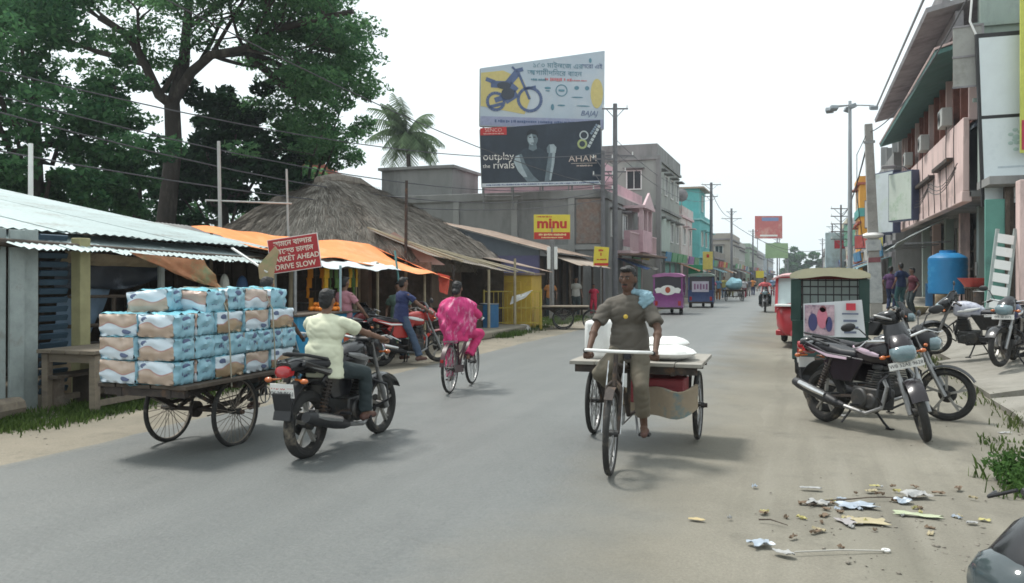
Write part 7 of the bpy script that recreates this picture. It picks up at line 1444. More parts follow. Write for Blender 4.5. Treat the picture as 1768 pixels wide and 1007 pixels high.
def person(label, loc, rz, pel, hands, feet, shirt, trousers, skin=skin_m, hairm=None, k=1.0, lean=(.15, 0, 1), head=(.06, 0, 1), face=(1, 0, 0), sleeve=.62, bare_feet=False, trouser_len=1.0, vox=.011, elbow=(-.5, .9, -.5), knee=(1, .35, .3), fingers=True, grip=(0, 1, 0), hair='short', group=None, shirt_loose=.018, cloth_wr=.012, shoe=None, name='person', shirt_name='shirt', trouser_name='trousers', hem=.06, seed=0, lungi=False, gy=1.0, gx=1.0):
    r = thing(name, label, 'person', loc, rz, group); P = Vector(pel); s = Vector(lean).normalized(); y = V(0, 1, 0); fwd = y.cross(s); S = lambda v: v * k
    if fwd.x < 0: fwd = -fwd
    neck = P + s * S(.50); hd = neck + Vector(head).normalized() * S(.165); face = Vector(face).normalized()
    body, sh, tr = MB(), MB(), MB(); inf = shirt_loose
    fr = Matrix((fwd, y, s)).transposed()
    def torso(m_, e):
        m_.ell(P + s * S(.02), (S(.105) * gx + e, S(.155) * gy + e, S(.12) + e), 16, 10, fr); m_.ell(P + s * S(.18), (S(.10) * gx + e, S(.142) * gy + e, S(.17) + e), 16, 10, fr)
        m_.ell(P + s * S(.36) + fwd * S(.005), (S(.112) * gx + e, S(.165) * gy + e, S(.15) + e), 16, 10, fr); m_.ell(P + s * S(.43), (S(.075) + e, S(.185) * gy + e, S(.068) + e), 16, 10, fr)
    torso(body, 0); torso(sh, inf)
    body.cap(neck - s * S(.05), neck + (hd - neck) * .6, S(.053), S(.05))
    # head
    up = (hd - neck).normalized(); lf = up.cross(face).normalized(); fc = lf.cross(up).normalized(); hm = Matrix((fc, lf, up)).transposed()
    body.ell(hd + up * S(.02), (S(.092), S(.074), S(.10)), 16, 12, hm); body.ell(hd + fc * S(.03) - up * S(.045), (S(.058), S(.052), S(.07)), 14, 10, hm)
    body.ell(hd + fc * S(.098) - up * S(.005), (S(.02), S(.014), S(.026)), 10, 8, hm)
    for q in (-1, 1): body.ell(hd + lf * S(.077) * q - up * S(.005), (S(.02), S(.012), S(.032)), 10, 8, hm)
    J = {}
    for i, sd in ((0, 1), (1, -1)):
        shd = P + s * S(.435) + y * sd * S(.185) * gy; el, wr = ik(shd, hands[i], S(.285), S(.255), (elbow[0], elbow[1] * sd, elbow[2]))
        body.cap(shd, el, S(.046), S(.036)); body.cap(el, wr, S(.037), S(.026)); body.ell(el.lerp(wr, .28), (S(.042),) * 3)
        sl_e = shd.lerp(el, sleeve); sh.cap(shd - y * sd * S(.03), shd.lerp(el, .35), S(.05) + inf * .7, S(.048) + inf * .7); sh.cyl(shd.lerp(el, .2), sl_e, S(.048) + inf * .8, S(.046) + inf * .9, 14)
        d = (wr - el).normalized(); g_ = Vector(grip).normalized(); pm = wr + d * S(.045)
        body.ell(pm, (S(.03), S(.03), S(.045)), 12, 8, Matrix(frame_z(d)).transposed())
        if fingers:
            dn = d.cross(g_).normalized(); dn = -dn if dn.z > 0 else dn
            for f in range(4):
                o_ = g_ * S(.022) * (f - 1.5); kn = pm + d * S(.035) + o_ - dn * S(.008); ln = S((.030, .034, .032, .026)[f])
                p1 = kn + (d * .75 + dn * .6).normalized() * ln; p2 = p1 + (dn - d * .25).normalized() * ln * .85; p3 = p2 + (dn * .25 - d).normalized() * ln * .6
                body.cap(kn, p1, S(.0095), S(.009), 8); body.cap(p1, p2, S(.009), S(.0085), 8); body.cap(p2, p3, S(.0085), S(.008), 8)
            th = pm + g_ * -sd * S(.028); t1 = th + (d * .6 + dn * .5 - g_ * sd * .5).normalized() * S(.035); body.cap(th, t1, S(.012), S(.0105), 8); body.cap(t1, t1 + (d * .5 + dn + g_ * sd * .4).normalized() * S(.028), S(.0105), S(.009), 8)
        else: body.ell(pm + d * S(.05), (S(.028), S(.028), S(.04)))
        hp = P + y * sd * S(.088) - s * S(.02); kn, an = ik(hp, feet[i], S(.42), S(.41), (knee[0], knee[1] * sd, knee[2]))
        body.cap(hp, kn, S(.078), S(.052)); body.cap(kn, an, S(.05), S(.034)); body.ell(kn.lerp(an, .3) - V(S(.012), 0, 0), (S(.054), S(.05), S(.10)), 12, 8, Matrix(frame_z(an - kn)).transposed())
        toe = an + V(S(.14), sd * S(.02), -S(.045)); heel = an + V(-S(.05), 0, -S(.045)); body.cap(heel, an + V(S(.02), 0, -S(.02)), S(.032), S(.036)); body.cap(an + V(0, 0, -S(.03)), toe, S(.034), S(.022))
        if shoe:
            m_ = MB(); m_.cap(heel - V(0, 0, S(.012)), toe + V(0, 0, -S(.012)), S(.042), S(.03)); m_.build('shoe', shoe, r)
        tr.cap(hp, kn, S(.09) + .01, S(.062) + .012); te = kn.lerp(an, trouser_len); tr.cap(kn, kn.lerp(te, .5), S(.062) + .012, S(.056) + .014); tr.cyl(kn.lerp(te, .3), te, S(.057) + .014, S(.05) + .02 * trouser_len, 14)
        J[sd] = (shd, el, wr, hp, kn, an)
    tr.ell(P, (S(.112) + .012, S(.16) + .012, S(.11) + .01), 16, 10, fr)
    if lungi: tr.cap(J[1][4], J[-1][4], S(.075)); tr.cap(J[1][3].lerp(J[1][4], .5), J[-1][3].lerp(J[-1][4], .5), S(.10))
    sh.loft([[P + s * S(z) + fwd * (S(a) * gx + inf) * math.cos(2 * PI * q / 18) + y * (S(b) * gy + inf) * math.sin(2 * PI * q / 18) for q in range(18)] for z, a, b in ((-hem, .118, .172), (.08, .112, .16), (.2, .105, .15))])
    sh.cyl(neck - s * S(.09), neck - s * S(.02), S(.075), S(.062), 14)
    bo = bpy.data.objects.new('body', remesh(body, vox * .75 if fingers else vox, 2)); COL.objects.link(bo); bo.parent = r; bo.data.materials.append(skin)
    for nm, mb_, mt, wv in ((shirt_name, sh, shirt, cloth_wr), (trouser_name, tr, trousers, cloth_wr)):
        o = bpy.data.objects.new(nm, remesh(mb_, vox, 2, wv, 8 / max(k, .5), seed)); COL.objects.link(o); o.parent = r; o.data.materials.append(mt)
    h_ = MB(); h_.ell(hd + up * S(.038) - fc * S(.018), (S(.091), S(.079), S(.091)), 16, 12, hm); h_.ell(hd - fc * S(.045) - up * S(.015), (S(.058), S(.072), S(.075)), 14, 10, hm); h_.ell(hd + fc * S(.05) + up * S(.095), (S(.045), S(.06), S(.028)), 12, 8, hm)
    if hair == 'bun': h_.ell(hd - fc * S(.10) - up * S(.05), (S(.05), S(.055), S(.05)), 12, 8, hm)
    o = bpy.data.objects.new('hair', remesh(h_, vox * .8, 1, S(.008), 55)); COL.objects.link(o); o.parent = r; o.data.materials.append(hairm or hair_m)
    if fingers:
        for q in (-1, 1):
            m_ = MB(); m_.ell(hd + fc * S(.086) + lf * q * S(.032) + up * S(.018), (S(.007), S(.011), S(.0055)), 10, 6, hm); e_ = m_.build('eye', eye_w, r); m_ = MB(); m_.ell(hd + fc * S(.0925) + lf * q * S(.032) + up * S(.018), (S(.004), S(.0055), S(.0055)), 8, 6, hm); m_.build('pupil', hair_m, e_)
            m_ = MB(); m_.cap(hd + fc * S(.093) + lf * q * S(.016) + up * S(.036), hd + fc * S(.085) + lf * q * S(.05) + up * S(.038), S(.006), S(.004), 6); m_.build('eyebrow', hair_m, r)
        m_ = MB(); m_.cap(hd + fc * S(.087) + lf * S(.02) - up * S(.058), hd + fc * S(.087) - lf * S(.02) - up * S(.058), S(.007), S(.007), 6); m_.build('mouth', lip_m, r)
        m_ = MB(); m_.cap(hd + fc * S(.09) + lf * S(.024) - up * S(.041), hd + fc * S(.09) - lf * S(.024) - up * S(.041), S(.0065), S(.0065), 6); m_.build('moustache', hair_m, r)
    r['_J'] = 0; del r['_J']; return r
def onbike(label, bike, rz, shirt, trousers, **k):
    k.setdefault('pel', (-.22, 0, .90)); k.setdefault('hands', ((.17, .34, 1.0), (.17, -.34, 1.0))); k.setdefault('feet', ((.0, .22, .34), (.0, -.22, .34)))
    return person(label, bike, rz, shirt=shirt, trousers=trousers, **k)
cream = M('cream_cotton', (.60, .61, .46), .85, .08, 5); dk_tr = M('dark_grey_green_trousers', (.030, .042, .045), .85, .2, 6); denim = M('blue_jeans', (.05, .075, .12), .85, .2, 8)
rubber = M('brown_sandal', (.10, .05, .04), .7)
rider = onbike('man in cream shirt and dark trousers riding the black motorcycle', RB, RBH, cream, dk_tr, pel=(-.37, 0, .80), k=.885, gy=1.16, gx=1.12, lean=(.10, 0, 1), skin=skin_m, sleeve=.66, hem=.13, seed=2, shirt_loose=.028, cloth_wr=.013, elbow=(-.25, .5, -.9), knee=(.9, .55, .5), shoe=rubber, face=(1, .12, 0), head=(.1, 0, 1))
olive = M('olive_brown_shirt', (.105, .093, .078), .85, .12, 5, rgb2=(.085, .074, .06), mix_scale=2, mix=.4); khaki = M('khaki_trousers', (.125, .108, .08), .85, .15, 6)
ft_rz = FTH
driver = person('man in olive brown shirt pedalling the flatbed tricycle', FT, ft_rz, (.88, 0, .95), ((1.25, .29, .985), (1.25, -.29, .985)), ((.95 + .05, .15, .28), (.87, -.15, .60)), olive, khaki, skin_d, k=.965, lean=(.14, 0, 1), head=(.10, 0, 1), sleeve=.78, hem=.10, elbow=(-.35, .75, -.6), knee=(1, .12, .5), trouser_len=.72, seed=5, vox=.010, shirt_loose=.026, cloth_wr=.014, face=(1, -.22, -.02), shoe=rubber)
bt = put('shirt_emblem', M('gold_print', (.55, .38, .06), .5), driver, ell=((1.083, -.0, 1.255), (.006, .022, .02), 10, 6))
# pale blue cloth over his shoulder
m_ = MB(); m_.ell((.93, .13, 1.46), (.075, .075, .045), 14, 9); m_.ell((1.00, .15, 1.40), (.045, .055, .075), 14, 9); m_.ell((.86, .13, 1.42), (.05, .06, .06), 14, 9); m_.ell((.95, .19, 1.42), (.06, .045, .05), 12, 8); m_.ell((.94, .05, 1.47), (.05, .05, .03), 12, 8)
o = bpy.data.objects.new('shoulder_cloth', remesh(m_, .009, 1, .03, 16, 4)); COL.objects.link(o); tag(o, 'pale blue cloth bundled on the tricycle driver\'s shoulder', 'cloth'); o.data.materials.append(M('pale_blue_cotton', (.21, .33, .39), .85, .15, 6)); o.location = FT; o.rotation_euler = (0, 0, FTH)
# person in the pink shawl
pink_t = M('magenta_cotton', (.50, .035, .14), .85, .15, 5); pink_s = M('pink_print_shawl', (.52, .040, .17), .75, .25, 8, rgb2=(.66, .36, .46), mix_scale=7, mix=.45, stretch=(1.6, 1.6, .8))
sari = person('person wrapped in a bright pink shawl riding the bicycle', BC, BCH, (-.24, 0, .83), ((.13, .25, 1.02), (.13, -.25, 1.02)), ((-.06, .15, .17), (-.12, -.15, .50)), pink_t, pink_t, skin_m, k=.90, lean=(.08, 0, 1), head=(.04, 0, 1), sleeve=1.0, hem=.15, elbow=(-.3, .7, -.8), knee=(.9, .45, .3), hair='bun', seed=8, cloth_wr=.018, shirt_name='kameez', trouser_name='salwar', fingers=False, shirt_loose=.03, lungi=False)
P0 = V(-.24, 0, .83)
def shawl_pt(u, v):
    a = PI * (.16 + 1.68 * u); back = max(0, -math.cos(a)); side = abs(math.sin(a))           # a = pi is the middle of the back
    hem = .40 + .26 * back ** 1.6 + .06 * side + .03 * math.sin(a * 3 + 1); z = .47 - (hem + .0) * v ** 1.1
    w = .10 + .165 * min(1, (v / .22)) ** .6 + .02 * math.sin(PI * v); w *= 1 - .42 * max(0, v - .62) / .38 * back - .12 * max(0, v - .5); w *= .93
    dpt = .085 + .085 * min(1, v / .3) ** .7 + .03 * v * back; f = (.014 + .030 * v) * (1 - 2 * abs(math.sin(a * 5.5 + 3.5 * v + 2.2 * nz(u * 3, v * 3)))) * .7 + .012 * nz(u * 9, v * 5) + .02 * nz(u * 4 + 3, v * 3)
    f += .020 * (1 - 2 * abs(math.sin(7 * v + 3.2 * math.sin(a) + nz(u * 5, v * 4)))) * back * min(1, v * 4)
    return P0 + V(.05 + (dpt + f) * math.cos(a), (w + f) * math.sin(a), z + .012 * math.sin(a * 2))
m_ = MB(); m_.sheet(shawl_pt, 64, 34, .008); m_.build('shawl', pink_s, sari, smooth=80)
# men at the stall
lilac = M('faded_pink_shirt', (.36, .17, .20), .85, .12, 5); navy = M('navy_shirt', (.025, .035, .10), .85, .15, 5); greenp = M('green_print_shirt', (.10, .16, .13), .85, .4, 14)
onbike('man in faded pink shirt sitting on the maroon motorcycle', (-7.75, 13.55, .012), math.atan2(.96, .28), lilac, denim, k=.94, lean=(.05, .04, 1), hands=((.17, .34, 1.02), (.05, -.30, .92)), fingers=False, vox=.014, seed=11, hem=.12, shoe=rubber, feet=((.0, .26, .1), (.0, -.30, .1)))
onbike('man in navy blue shirt astride the red motorcycle', (-6.95, 14.3, .012), math.atan2(.86, .52), navy, denim, k=.93, lean=(.1, 0, 1), fingers=False, vox=.014, seed=13, hem=.12, shoe=rubber, feet=((.0, .26, .1), (.02, -.32, .09)))
def stand(label, x, y, rz, shirt, trousers, k=1.0, vox=.022, z=0.0, hair='short', walk=0.0, group='people along the street', hold=False, skin=skin_m, **kw):
    hz = .30 if not hold else .55
    return person(label, (x, y, z), rz, (0, 0, .90 * k), ((.05 + .12 * walk + .25 * hold, .27 * k, (.9 - .02) * k + .25 * hold), (.05 - .12 * walk + .2 * hold, -.27 * k, .88 * k + .2 * hold)), ((.16 * walk, .1, .085 * k), (-.16 * walk, -.1, .085 * k)), shirt, trousers, skin, k=k, lean=(.03, 0, 1), fingers=False, vox=vox, hair=hair, elbow=(-1, .3, -.2), knee=(1, .1, .1), cloth_wr=.008, group=group, **kw)
p = A(688, 478, 17.0); stand('man in green print shirt facing the road behind the stall riders', p.x, p.y, R(-70), greenp, dk_tr, .92)
p = A(250, 478, 12.3); stand('person in tan clothes in the dim left shed', p.x, p.y, R(20), M('tan_cloth', (.30, .20, .10), .9, .15), M('tan_cloth', (.3, .2, .1)), .86, hold=True)
p = A(950, 478, 33.5); stand('man in orange shirt by the pole of the minu sign', p.x, p.y, R(-80), M('orange_brown_shirt', (.38, .16, .05), .85), dk_tr, .95)
p = A(994, 478, 35.0); stand('man in pale shirt in front of the plank doors', p.x, p.y, R(-60), M('pale_grey_shirt', (.38, .38, .36), .85), dk_tr, .98)
p = A(1025, 478, 36.5); stand('person in red by the purple shed doorway', p.x, p.y, R(-90), M('bright_red_cloth', (.5, .03, .07), .85), M('bright_red_cloth', (.5, .03, .1)), .8)
p = A(1538, 478, 30.0); stand('woman in purple and blue standing at the shop front', p.x, p.y, R(60), M('purple_cloth', (.07, .03, .09), .85, .3, 10), M('deep_blue_cloth', (.02, .035, .09), .85), .95, z=.42)
p = A(1556, 478, 29.0); stand('person in dark blue beside the woman at the shop', p.x, p.y, R(120), M('deep_blue_cloth', (.03, .06, .16)), M('teal_cloth', (.03, .09, .10), .85), 1.0, z=.45)
p = A(1576, 478, 27.5); stand('man in maroon near the concrete pole and shop', p.x, p.y, R(-160), M('maroon_cloth', (.09, .02, .03), .85), dk_tr, .92, z=.40)
onbike('rider in coral red shirt on the distant motorcycle', SC, R(-88), M('coral_shirt', (.55, .12, .13), .85), dk_tr, k=.92, fingers=False, vox=.02, group='people along the street')
# driver of the loaded tricycle, mostly hidden by the packs
person('person in dark blue pedalling the loaded tricycle', LT, LTH, (.92, 0, .97), ((1.25, .29, .985), (1.25, -.29, .985)), ((1.0, .15, .27), (.87, -.15, .60)), navy, dk_tr, skin_d, k=.86, lean=(.3, 0, 1), fingers=False, vox=.016, knee=(.9, .5, .4), elbow=(-.35, .75, -.6), shoe=rubber)
# walkers far down the street: one figure recoloured
cols = [(.5, .48, .46), (.05, .08, .2), (.45, .12, .2), (.1, .2, .3), (.3, .28, .1), (.4, .4, .42), (.12, .12, .13), (.5, .2, .06), (.2, .3, .45), (.35, .05, .08)]
wlk = []
far = [(1168, 525, -80, 'first walker beside the purple rickshaw'), (1177, 520, 95, 'walker in white between the rickshaws'), (1230, 522, -85, 'walker in dark clothes right of the blue auto'), (1240, 519, 90, 'walker in pale clothes right of the blue auto'), (1250, 516, -90, 'walker in blue close to the distant cart'), (1285, 515, 90, 'walker in brown past the distant cart'), (1292, 513, -90, 'walker left of the scooter rider'), (1300, 511, 85, 'small distant walker behind the scooter rider'), (1334, 512, -90, 'distant walker right of the scooter rider'), (1344, 510, 90, 'distant pink walker before the red e-rickshaw'), (1262, 514, -70, 'walker crossing in front of the far shops'), (1222, 516, 60, 'walker at the green board')]
base = None
for i, (u, v, hd_, lb) in enumerate(far):
    q = G(u, v); sm_ = M('walker_shirt_%d' % (i % 10), cols[i % 10], .85, .15); tm_ = M('walker_cloth_%d' % ((i + 4) % 10), tuple(c * .5 for c in cols[(i + 4) % 10]), .85, .15)
    if base is None: base = stand(lb, q.x, q.y, R(hd_), sm_, tm_, .97, .03, walk=1.0, group='distant people in the street'); continue
    o = copy_tree(base); o.location = (q.x, q.y, 0); o.rotation_euler = (0, 0, R(hd_)); o['label'] = lb; o.scale = (1, 1, .94 + .02 * (i % 5))
    for ch in o.children:
        n_ = ch.name.split('.')[0]
        if n_ in ('shirt', 'trousers') and ch.material_slots: ch.material_slots[0].link = 'OBJECT'; ch.material_slots[0].material = sm_ if n_ == 'shirt' else tm_

# ------------------------------------------------------------------ litter on the dirt
paper_w = M('dirty_white_paper', (.34, .34, .335), .7, .12, 9, rgb2=(.22, .205, .175), mix_scale=8, mix=.5); paper_b = M('blue_white_wrapper', (.32, .37, .43), .4, .2, 9, rgb2=(.46, .48, .50), mix_scale=9, mix=.45)
paper_t = M('tan_paper', (.36, .31, .20), .85, .15, 8); leafy = M('yellow_leaf', (.42, .38, .16), .8, .2, 9)
def scrap(label, u, v, w, d, mat, rz=0.0, crumple=.05, name='paper_scrap', cat='litter', h=.012, parts=None):
    p = G(u, v); t = thing(name, label, cat, (p.x, p.y, .018), rz, 'litter on the dirt'); sd_ = u * .37
    m_ = MB(); m_.sheet(lambda a, b: V((a - .5) * w * .82 * (1 + .15 * math.sin(7 * b + sd_)), (b - .5) * d * .82 * (1 + .15 * math.sin(6 * a + sd_)), h + .55 * crumple * (nz(a * 3 + sd_, b * 3) + .6 * abs(nz(a * 7, b * 7 + sd_))) + .12 * crumple), 8, 8, .003); m_.build('sheet', mat, t, smooth=30)
    return t
scrap('crumpled white and blue wrapper at the right of the litter', 1583, 862, .20, .16, paper_w, .3, .07, 'wrapper'); scrap('blue-grey plastic scrap beside the white wrapper', 1560, 872, .14, .12, paper_b, .8, .05, 'plastic_scrap')
scrap('white crumpled paper at the left of the litter', 1412, 876, .16, .10, paper_w, -.2, .05); scrap('grey plastic film in the middle of the litter', 1480, 880, .30, .16, paper_b, .2, .04, 'plastic_scrap')
scrap('flat tan cardboard piece with torn edge', 1500, 908, .26, .17, paper_t, .25, .025, 'cardboard_piece'); scrap('grey folded card beside the tan cardboard', 1464, 908, .13, .17, M('grey_card', (.30, .28, .28), .8), .5, .02, 'cardboard_piece')
scrap('pale green plastic strip at the right of the litter', 1585, 897, .34, .08, M('pale_green_film', (.38, .42, .28), .5), -.1, .03, 'plastic_strip'); scrap('blue-white packet at the lower left of the litter', 1313, 946, .15, .13, paper_b, .5, .035, 'packet')
scrap('white paper strip near the stick', 1353, 963, .15, .07, paper_w, -.4, .03); scrap('long pale wrapper at the upper left of the litter', 1400, 849, .18, .06, paper_w, .1, .02, 'wrapper'); scrap('yellow leaf scrap near the upper edge of the litter', 1510, 845, .09, .04, leafy, .2, .015, 'dry_leaf')
scrap('yellow leaf on the far right of the litter', 1700, 905, .08, .05, leafy, -.3, .015, 'dry_leaf'); scrap('small white scrap left of that leaf', 1678, 910, .08, .05, paper_w, .3, .02); scrap('single yellow leaf lying on the asphalt edge', 1203, 904, .12, .05, M('orange_leaf', (.45, .36, .2), .8), 0, .01, 'dry_leaf')
scrap('tan paper bit near the black motorcycle stand', 1455, 722, .10, .07, paper_w, .4, .03); scrap('white scrap on the weed clump side', 1735, 752, .14, .05, paper_w, .2, .02); scrap('white sheet lying on the concrete ramp', 1768, 664, .30, .2, paper_w, .5, .02)
g = random.Random(12)
BITS = []
for i in range(48):
    u, v = g.gauss(1470, 105), g.gauss(885, 28); mt = g.choice([paper_w, paper_t, paper_b, leafy, M('brown_bit', (.18, .13, .09), .9), M('brown_bit', (.18, .13, .09))]); p = G(u, min(max(v, 845), 960))
    t = thing('litter_bit', 'scrap', 'litter', (p.x, p.y, .02), g.uniform(0, 6), 'small scraps in the litter heap'); BITS.append((mt.name, u, t)); w_, d_ = g.uniform(.02, .09), g.uniform(.015, .05); sd_ = i
    m_ = MB(); m_.sheet(lambda a, b: V((a - .5) * w_, (b - .5) * d_, .01 + .025 * nz(a * 3 + sd_, b * 3)), 5, 5, .003); m_.build('scrap', mt, t)
cw_ = {'dirty_white_paper': 'white paper', 'tan_paper': 'tan paper', 'blue_white_wrapper': 'bluish film', 'yellow_leaf': 'yellow leaf', 'brown_bit': 'brown'}; ow_ = ('leftmost', 'second', 'third', 'fourth', 'fifth', 'sixth', 'seventh', 'eighth', 'ninth', 'tenth', 'eleventh', 'twelfth', 'thirteenth', 'fourteenth', 'fifteenth', 'sixteenth', 'seventeenth', 'eighteenth', 'nineteenth', 'twentieth', 'twenty-first', 'twenty-second', 'twenty-third', 'twenty-fourth')
for nm_ in cw_:
    for i, (_, _, t) in enumerate(sorted([b for b in BITS if b[0] == nm_], key=lambda b: b[1])): t['label'] = 'small %s scrap in the litter heap, %s%s of its colour' % (cw_[nm_], ow_[i], '' if i == 0 else ' from the left')
p0, p1 = G(1372, 962), G(1530, 960); stk = thing('thin_stick', 'thin pale plastic rod lying below the litter', 'stick', (p0.x, p0.y, .03)); m_ = MB(); d = V(p1.x - p0.x, p1.y - p0.y, 0); m_.tube([V(0, 0, 0), d * .5 + V(0, .01, .006), d], .005, 6); m_.build('rod', M('pale_rod', (.42, .40, .36), .6), stk); m_ = MB(); m_.torus(d + V(0, .015, 0), (0, 0, 1), .02, .006, 14, 6); m_.build('ring', white_paint, stk)
for i, (u0, v0, u1, v1) in enumerate(((1440, 872, 1590, 866), (1395, 880, 1470, 868), (1310, 905, 1360, 915))):
    p0, p1 = G(u0, v0), G(u1, v1); t = thing('twig', ('long twig lying across the litter', 'short twig in the upper litter', 'broken twig at the left of the litter')[i], 'twig', (p0.x, p0.y, .03)); m_ = MB(); d = V(p1.x - p0.x, p1.y - p0.y, 0); m_.tube([V(0, 0, 0), d * .4 + V(0, .02, .01), d], [.006, .005, .003], 5); m_.build('twig', dark_wood, t)
# crates and bundles at the stalls, small clutter
for i, (x, y, lb) in enumerate(((-8.25, 16.4, 'green plastic crate below the orange tarpaulin'), (-8.3, 17.1, 'second crate beside the green crate'), (-8.9, 20.4, 'wooden crate under the lean-to roof'))):
    t = thing('crate', lb, 'crate', (x, y, 0), R(8 * i), 'crates at the stalls'); cm = [M('green_crate', (.05, .16, .08), .6), M('faded_red_crate', (.25, .06, .05), .6), old_wood][i]
    for z in (.05, .14, .23, .32):
        for sx, sy, w_, d_ in ((0, -.2, .5, .02), (0, .2, .5, .02), (-.25, 0, .02, .38), (.25, 0, .02, .38)): put('slat', cm, t, box=((sx, sy, z), (w_, d_, .06)))
    put('crate_floor', cm, t, box=((0, 0, .02), (.5, .4, .02)))
# sacks, tins and baskets in the dim stalls
def goods(name, label, cat, x, y, z, kind, mat, sz=1.0, seed=0):
    t = thing(name, label, cat, (x, y, z), seed * 1.3, 'goods in the left stalls')
    if kind == 'sack':
        m_ = MB(); m_.loft([[V(r * sz * math.cos(2 * PI * k / 14) * (1 + .08 * math.sin(3 * k)), r * sz * .8 * math.sin(2 * PI * k / 14), h * sz) for k in range(14)] for r, h in ((.2, 0), (.27, .12), (.28, .35), (.22, .55), (.09, .62), (.13, .70))]); m_.build('sack', mat, t, smooth=60)
    elif kind == 'tin':
        m_ = MB(); m_.cyl((0, 0, 0), (0, 0, .42 * sz), .17 * sz, n=16); m_.build('tin_body', mat, t); put('tin_rim', steel, t, torus=((0, 0, .42 * sz), (0, 0, 1), .17 * sz, .012, 20, 6))
    elif kind == 'basket':
        m_ = MB(); m_.loft([[V(r * sz * math.cos(2 * PI * k / 18), r * sz * math.sin(2 * PI * k / 18), h * sz) for k in range(18)] for r, h in ((.2, 0), (.32, .22), (.34, .24), (.3, .22), (.18, .05))]); m_.build('basket', bamboo, t)
        for k in range(14): a = k * 2.4; put('produce', mat, t, ell=((.2 * sz * (k / 14) ** .5 * math.cos(a), .2 * sz * (k / 14) ** .5 * math.sin(a), .2 * sz), (.06, .06, .05), 8, 6))
    else:
        m_ = MB(); m_.ell((0, 0, -.2), (.11 * sz, .08 * sz, .2 * sz), 12, 9); m_.build('bag', mat, t); put('string', dark_wood, t, cyl=((0, 0, -.02), (0, 0, .3), .006, .006, 4))
jute = M('jute_sack', (.26, .20, .13), .95, .25, 12); whs = M('woven_white_sack', (.42, .42, .38), .8, .15, 8)
for i, a in enumerate((('jute_sack', 'brown jute sack standing in the dark open stall', 'sack', -9.3, 13.9, 0, 'sack', jute, 1.1), ('white_sack', 'white woven sack beside the brown jute sack', 'sack', -9.35, 14.6, 0, 'sack', whs, 1.0), ('oil_tin', 'rusty oil tin on the stall counter', 'tin', -9.3, 14.3, .8, 'tin', rust_iron, .8), ('basket', 'basket of dark greens on the open stall counter', 'basket', -9.3, 15.0, .8, 'basket', M('dark_greens', (.05, .1, .03), .8), .9),
     ('hanging_bag', 'pale bag hanging from the tin eave beam', 'bag', -9.05, 11.6, 1.7, 'bag', whs, 1.0), ('hanging_bag', 'red bag hanging deeper in the open stall', 'bag', -9.2, 13.0, 1.6, 'bag', M('dull_red_bag', (.25, .04, .04), .6), 1.2), ('hanging_bag', 'blue bag hanging beside the red one', 'bag', -9.3, 12.4, 1.65, 'bag', M('dull_blue_bag', (.04, .1, .22), .6), 1.1),
     ('jute_sack', 'jute sack below the lean-to bamboo roof', 'sack', -8.6, 20.9, .2, 'sack', jute, 1.0), ('basket', 'basket of yellow fruit on the lean-to counter', 'basket', -8.9, 21.0, .84, 'basket', yellow_cl, 1.0), ('oil_tin', 'blue drum under the lean-to roof', 'drum', -8.5, 22.6, .2, 'tin', M('blue_drum', (.03, .12, .25), .5), 1.6),
     ('white_sack', 'white sack at the foot of the blue counter', 'sack', -7.75, 14.1, 0, 'sack', whs, .9), ('basket', 'basket of red tomatoes by the stall pole', 'basket', -7.8, 16.2, 0, 'basket', M('tomato', (.45, .04, .02), .4), 1.1), ('jute_sack', 'jute sack slumped inside the left shed', 'sack', -9.9, 9.3, 0, 'sack', jute, 1.0), ('oil_tin', 'tin drum inside the left shed', 'drum', -10.2, 10.1, 0, 'tin', rust_iron, 1.5))): goods(*a, seed=i)
# clutter on and before the right-hand shops
for i, a in enumerate((('jute_sack', 'jute sack standing on the apron beyond the blue tank', 'sack', 4.5, 31.4, .58, 'sack', jute, 1.1), ('white_sack', 'white sack leaning by the shop column past the tank', 'sack', 4.6, 32.3, .58, 'sack', whs, 1.2), ('oil_tin', 'blue drum standing before the beige shutter', 'drum', 4.6, 34.0, .58, 'tin', M('blue_drum', (.03, .12, .25), .5), 2.0), ('oil_tin', 'rusty drum near the green door', 'drum', 4.55, 24.9, .55, 'tin', rust_iron, 1.7), ('basket', 'basket of produce on the apron near the pole', 'basket', 3.6, 31.0, .36, 'basket', M('dark_greens', (.05, .1, .03), .8), 1.2))): goods(*a, seed=i + 3)
for o in [o for o in bpy.data.objects if o.get('group') == 'goods in the left stalls' and o.location.x > 0]: o['group'] = 'goods before the right-hand shops'
for i, (y, z, w_, h_, c, lb) in enumerate(((45.2, 4.2, 1.4, 1.0, (.10, .18, .36), 'blue shop board on the unfinished concrete building'), (48.0, 3.6, 1.2, .8, (.45, .40, .10), 'yellowish shop board beyond the blue one'), (51.5, 5.2, 1.0, 1.6, (.48, .46, .44), 'pale upright shop board high on the concrete building'), (58.5, 3.9, 1.5, .9, (.40, .08, .07), 'red shop board before the orange tower'), (73.0, 5.0, 1.6, 1.8, (.14, .30, .22), 'green shop board past the orange tower'))):
    boxsign(lb, (3.7, y, z), R(-55), w_, h_, .12, case_blue, M('shop_board_face_%d' % i, c, .5, .12, 3, rgb2=tuple(min(.6, q + .2) for q in c), mix_scale=2.5, mix=.4))
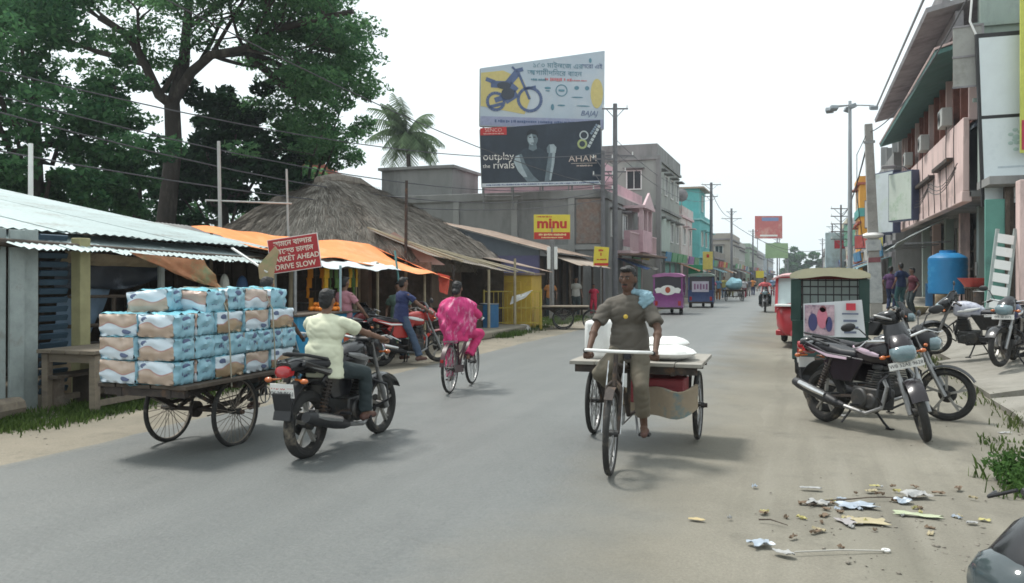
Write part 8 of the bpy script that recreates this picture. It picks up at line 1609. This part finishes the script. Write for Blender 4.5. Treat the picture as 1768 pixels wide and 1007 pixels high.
for i, (y, z) in enumerate(((28.6, 6.75), (33.4, 6.7), (38.2, 6.75))):
    ac = thing('air_conditioner', ('air conditioner box on the upper floor nearest the camera', 'air conditioner box in the middle of the upper floor', 'air conditioner box at the far end of the upper floor')[i], 'air conditioner', (4.25, y, z - .55), 0, 'air conditioners on the pink building')
    put('casing', M('ac_casing', (.42, .42, .40), .6, .1, 4, rgb2=(.3, .29, .27), mix_scale=2, mix=.4), ac, box=((-.12, 0, .28), (.3, .8, .55)), bevel=.02); m_ = MB()
    for k in range(7): m_.torus((-.275, .1, .28), (1, 0, 0), .03 + .03 * k, .004, 20, 4)
    tag(m_.build('fan_grille', black_plastic, ac), kind='stuff')
cn = thing('cable_bundle', 'sagging bundle of cables strung along the pink balcony', 'cables', (4.0, 26, 0)); m_ = MB()
for k in range(3): m_.tube([(.03 * k, 16 * q / 18, 4.55 + .12 * k - .35 * math.sin(PI * ((q * 1.0) % 6) / 6)) for q in range(19)], .013, 5)
tag(m_.build('cables', black_plastic, cn), kind='stuff')
for i, (y, z, c) in enumerate(((26.45, 2.0, (.4, .12, .1)), (29.65, 1.9, (.42, .42, .40)), (32.85, 2.1, (.12, .2, .4)), (36.05, 2.0, (.45, .38, .1)))):
    t = thing('poster', ('red poster on the nearest shop column', 'white poster on the second shop column', 'blue poster on the third shop column', 'yellow poster on the fourth shop column')[i], 'poster', (5.185, y + .17, z), 0, 'posters on the shop columns'); put('paper', M('poster_%d' % i, c, .7, .25, 9), t, box=((0, 0, 0), (.008, .28, .42)))
# satellite dish on the roof beyond the grey building
p = A(1177, 337, 64); sdh = thing('satellite_dish', 'small grey satellite dish on a roof beyond the grey building', 'dish', (p.x, p.y, p.z), YAW); m_ = MB(); m_.sheet(lambda u, v: V(.5 * u * math.cos(2 * PI * v), .18 * u * u - .1, .5 * u * math.sin(2 * PI * v)), 6, 16, .02); m_.build('dish', eave_grey, sdh); put('arm', steel, sdh, cyl=((0, .1, 0), (0, .1, -1.4), .03, .03, 6))

# ------------------------------------------------------------------ humid air over the street
hz = MB(); hz.box((0, 240, 29), (360, 580, 62)); hzo = hz.build('haze', None or M('unused_surface', (.5, .5, .5)))
hm = bpy.data.materials.new('humid_haze'); hm.use_nodes = True; nt = hm.node_tree; nt.nodes.clear(); out = nt.nodes.new('ShaderNodeOutputMaterial'); pv = nt.nodes.new('ShaderNodeVolumePrincipled')
pv.inputs['Color'].default_value = (.86, .93, 1.0, 1); pv.inputs['Density'].default_value = HAZE; pv.inputs['Anisotropy'].default_value = .3; nt.links.new(pv.outputs[0], out.inputs['Volume'])
hzo.data.materials.clear(); hzo.data.materials.append(hm); tag(hzo, 'pale humid haze over the street', 'haze', kind='stuff')
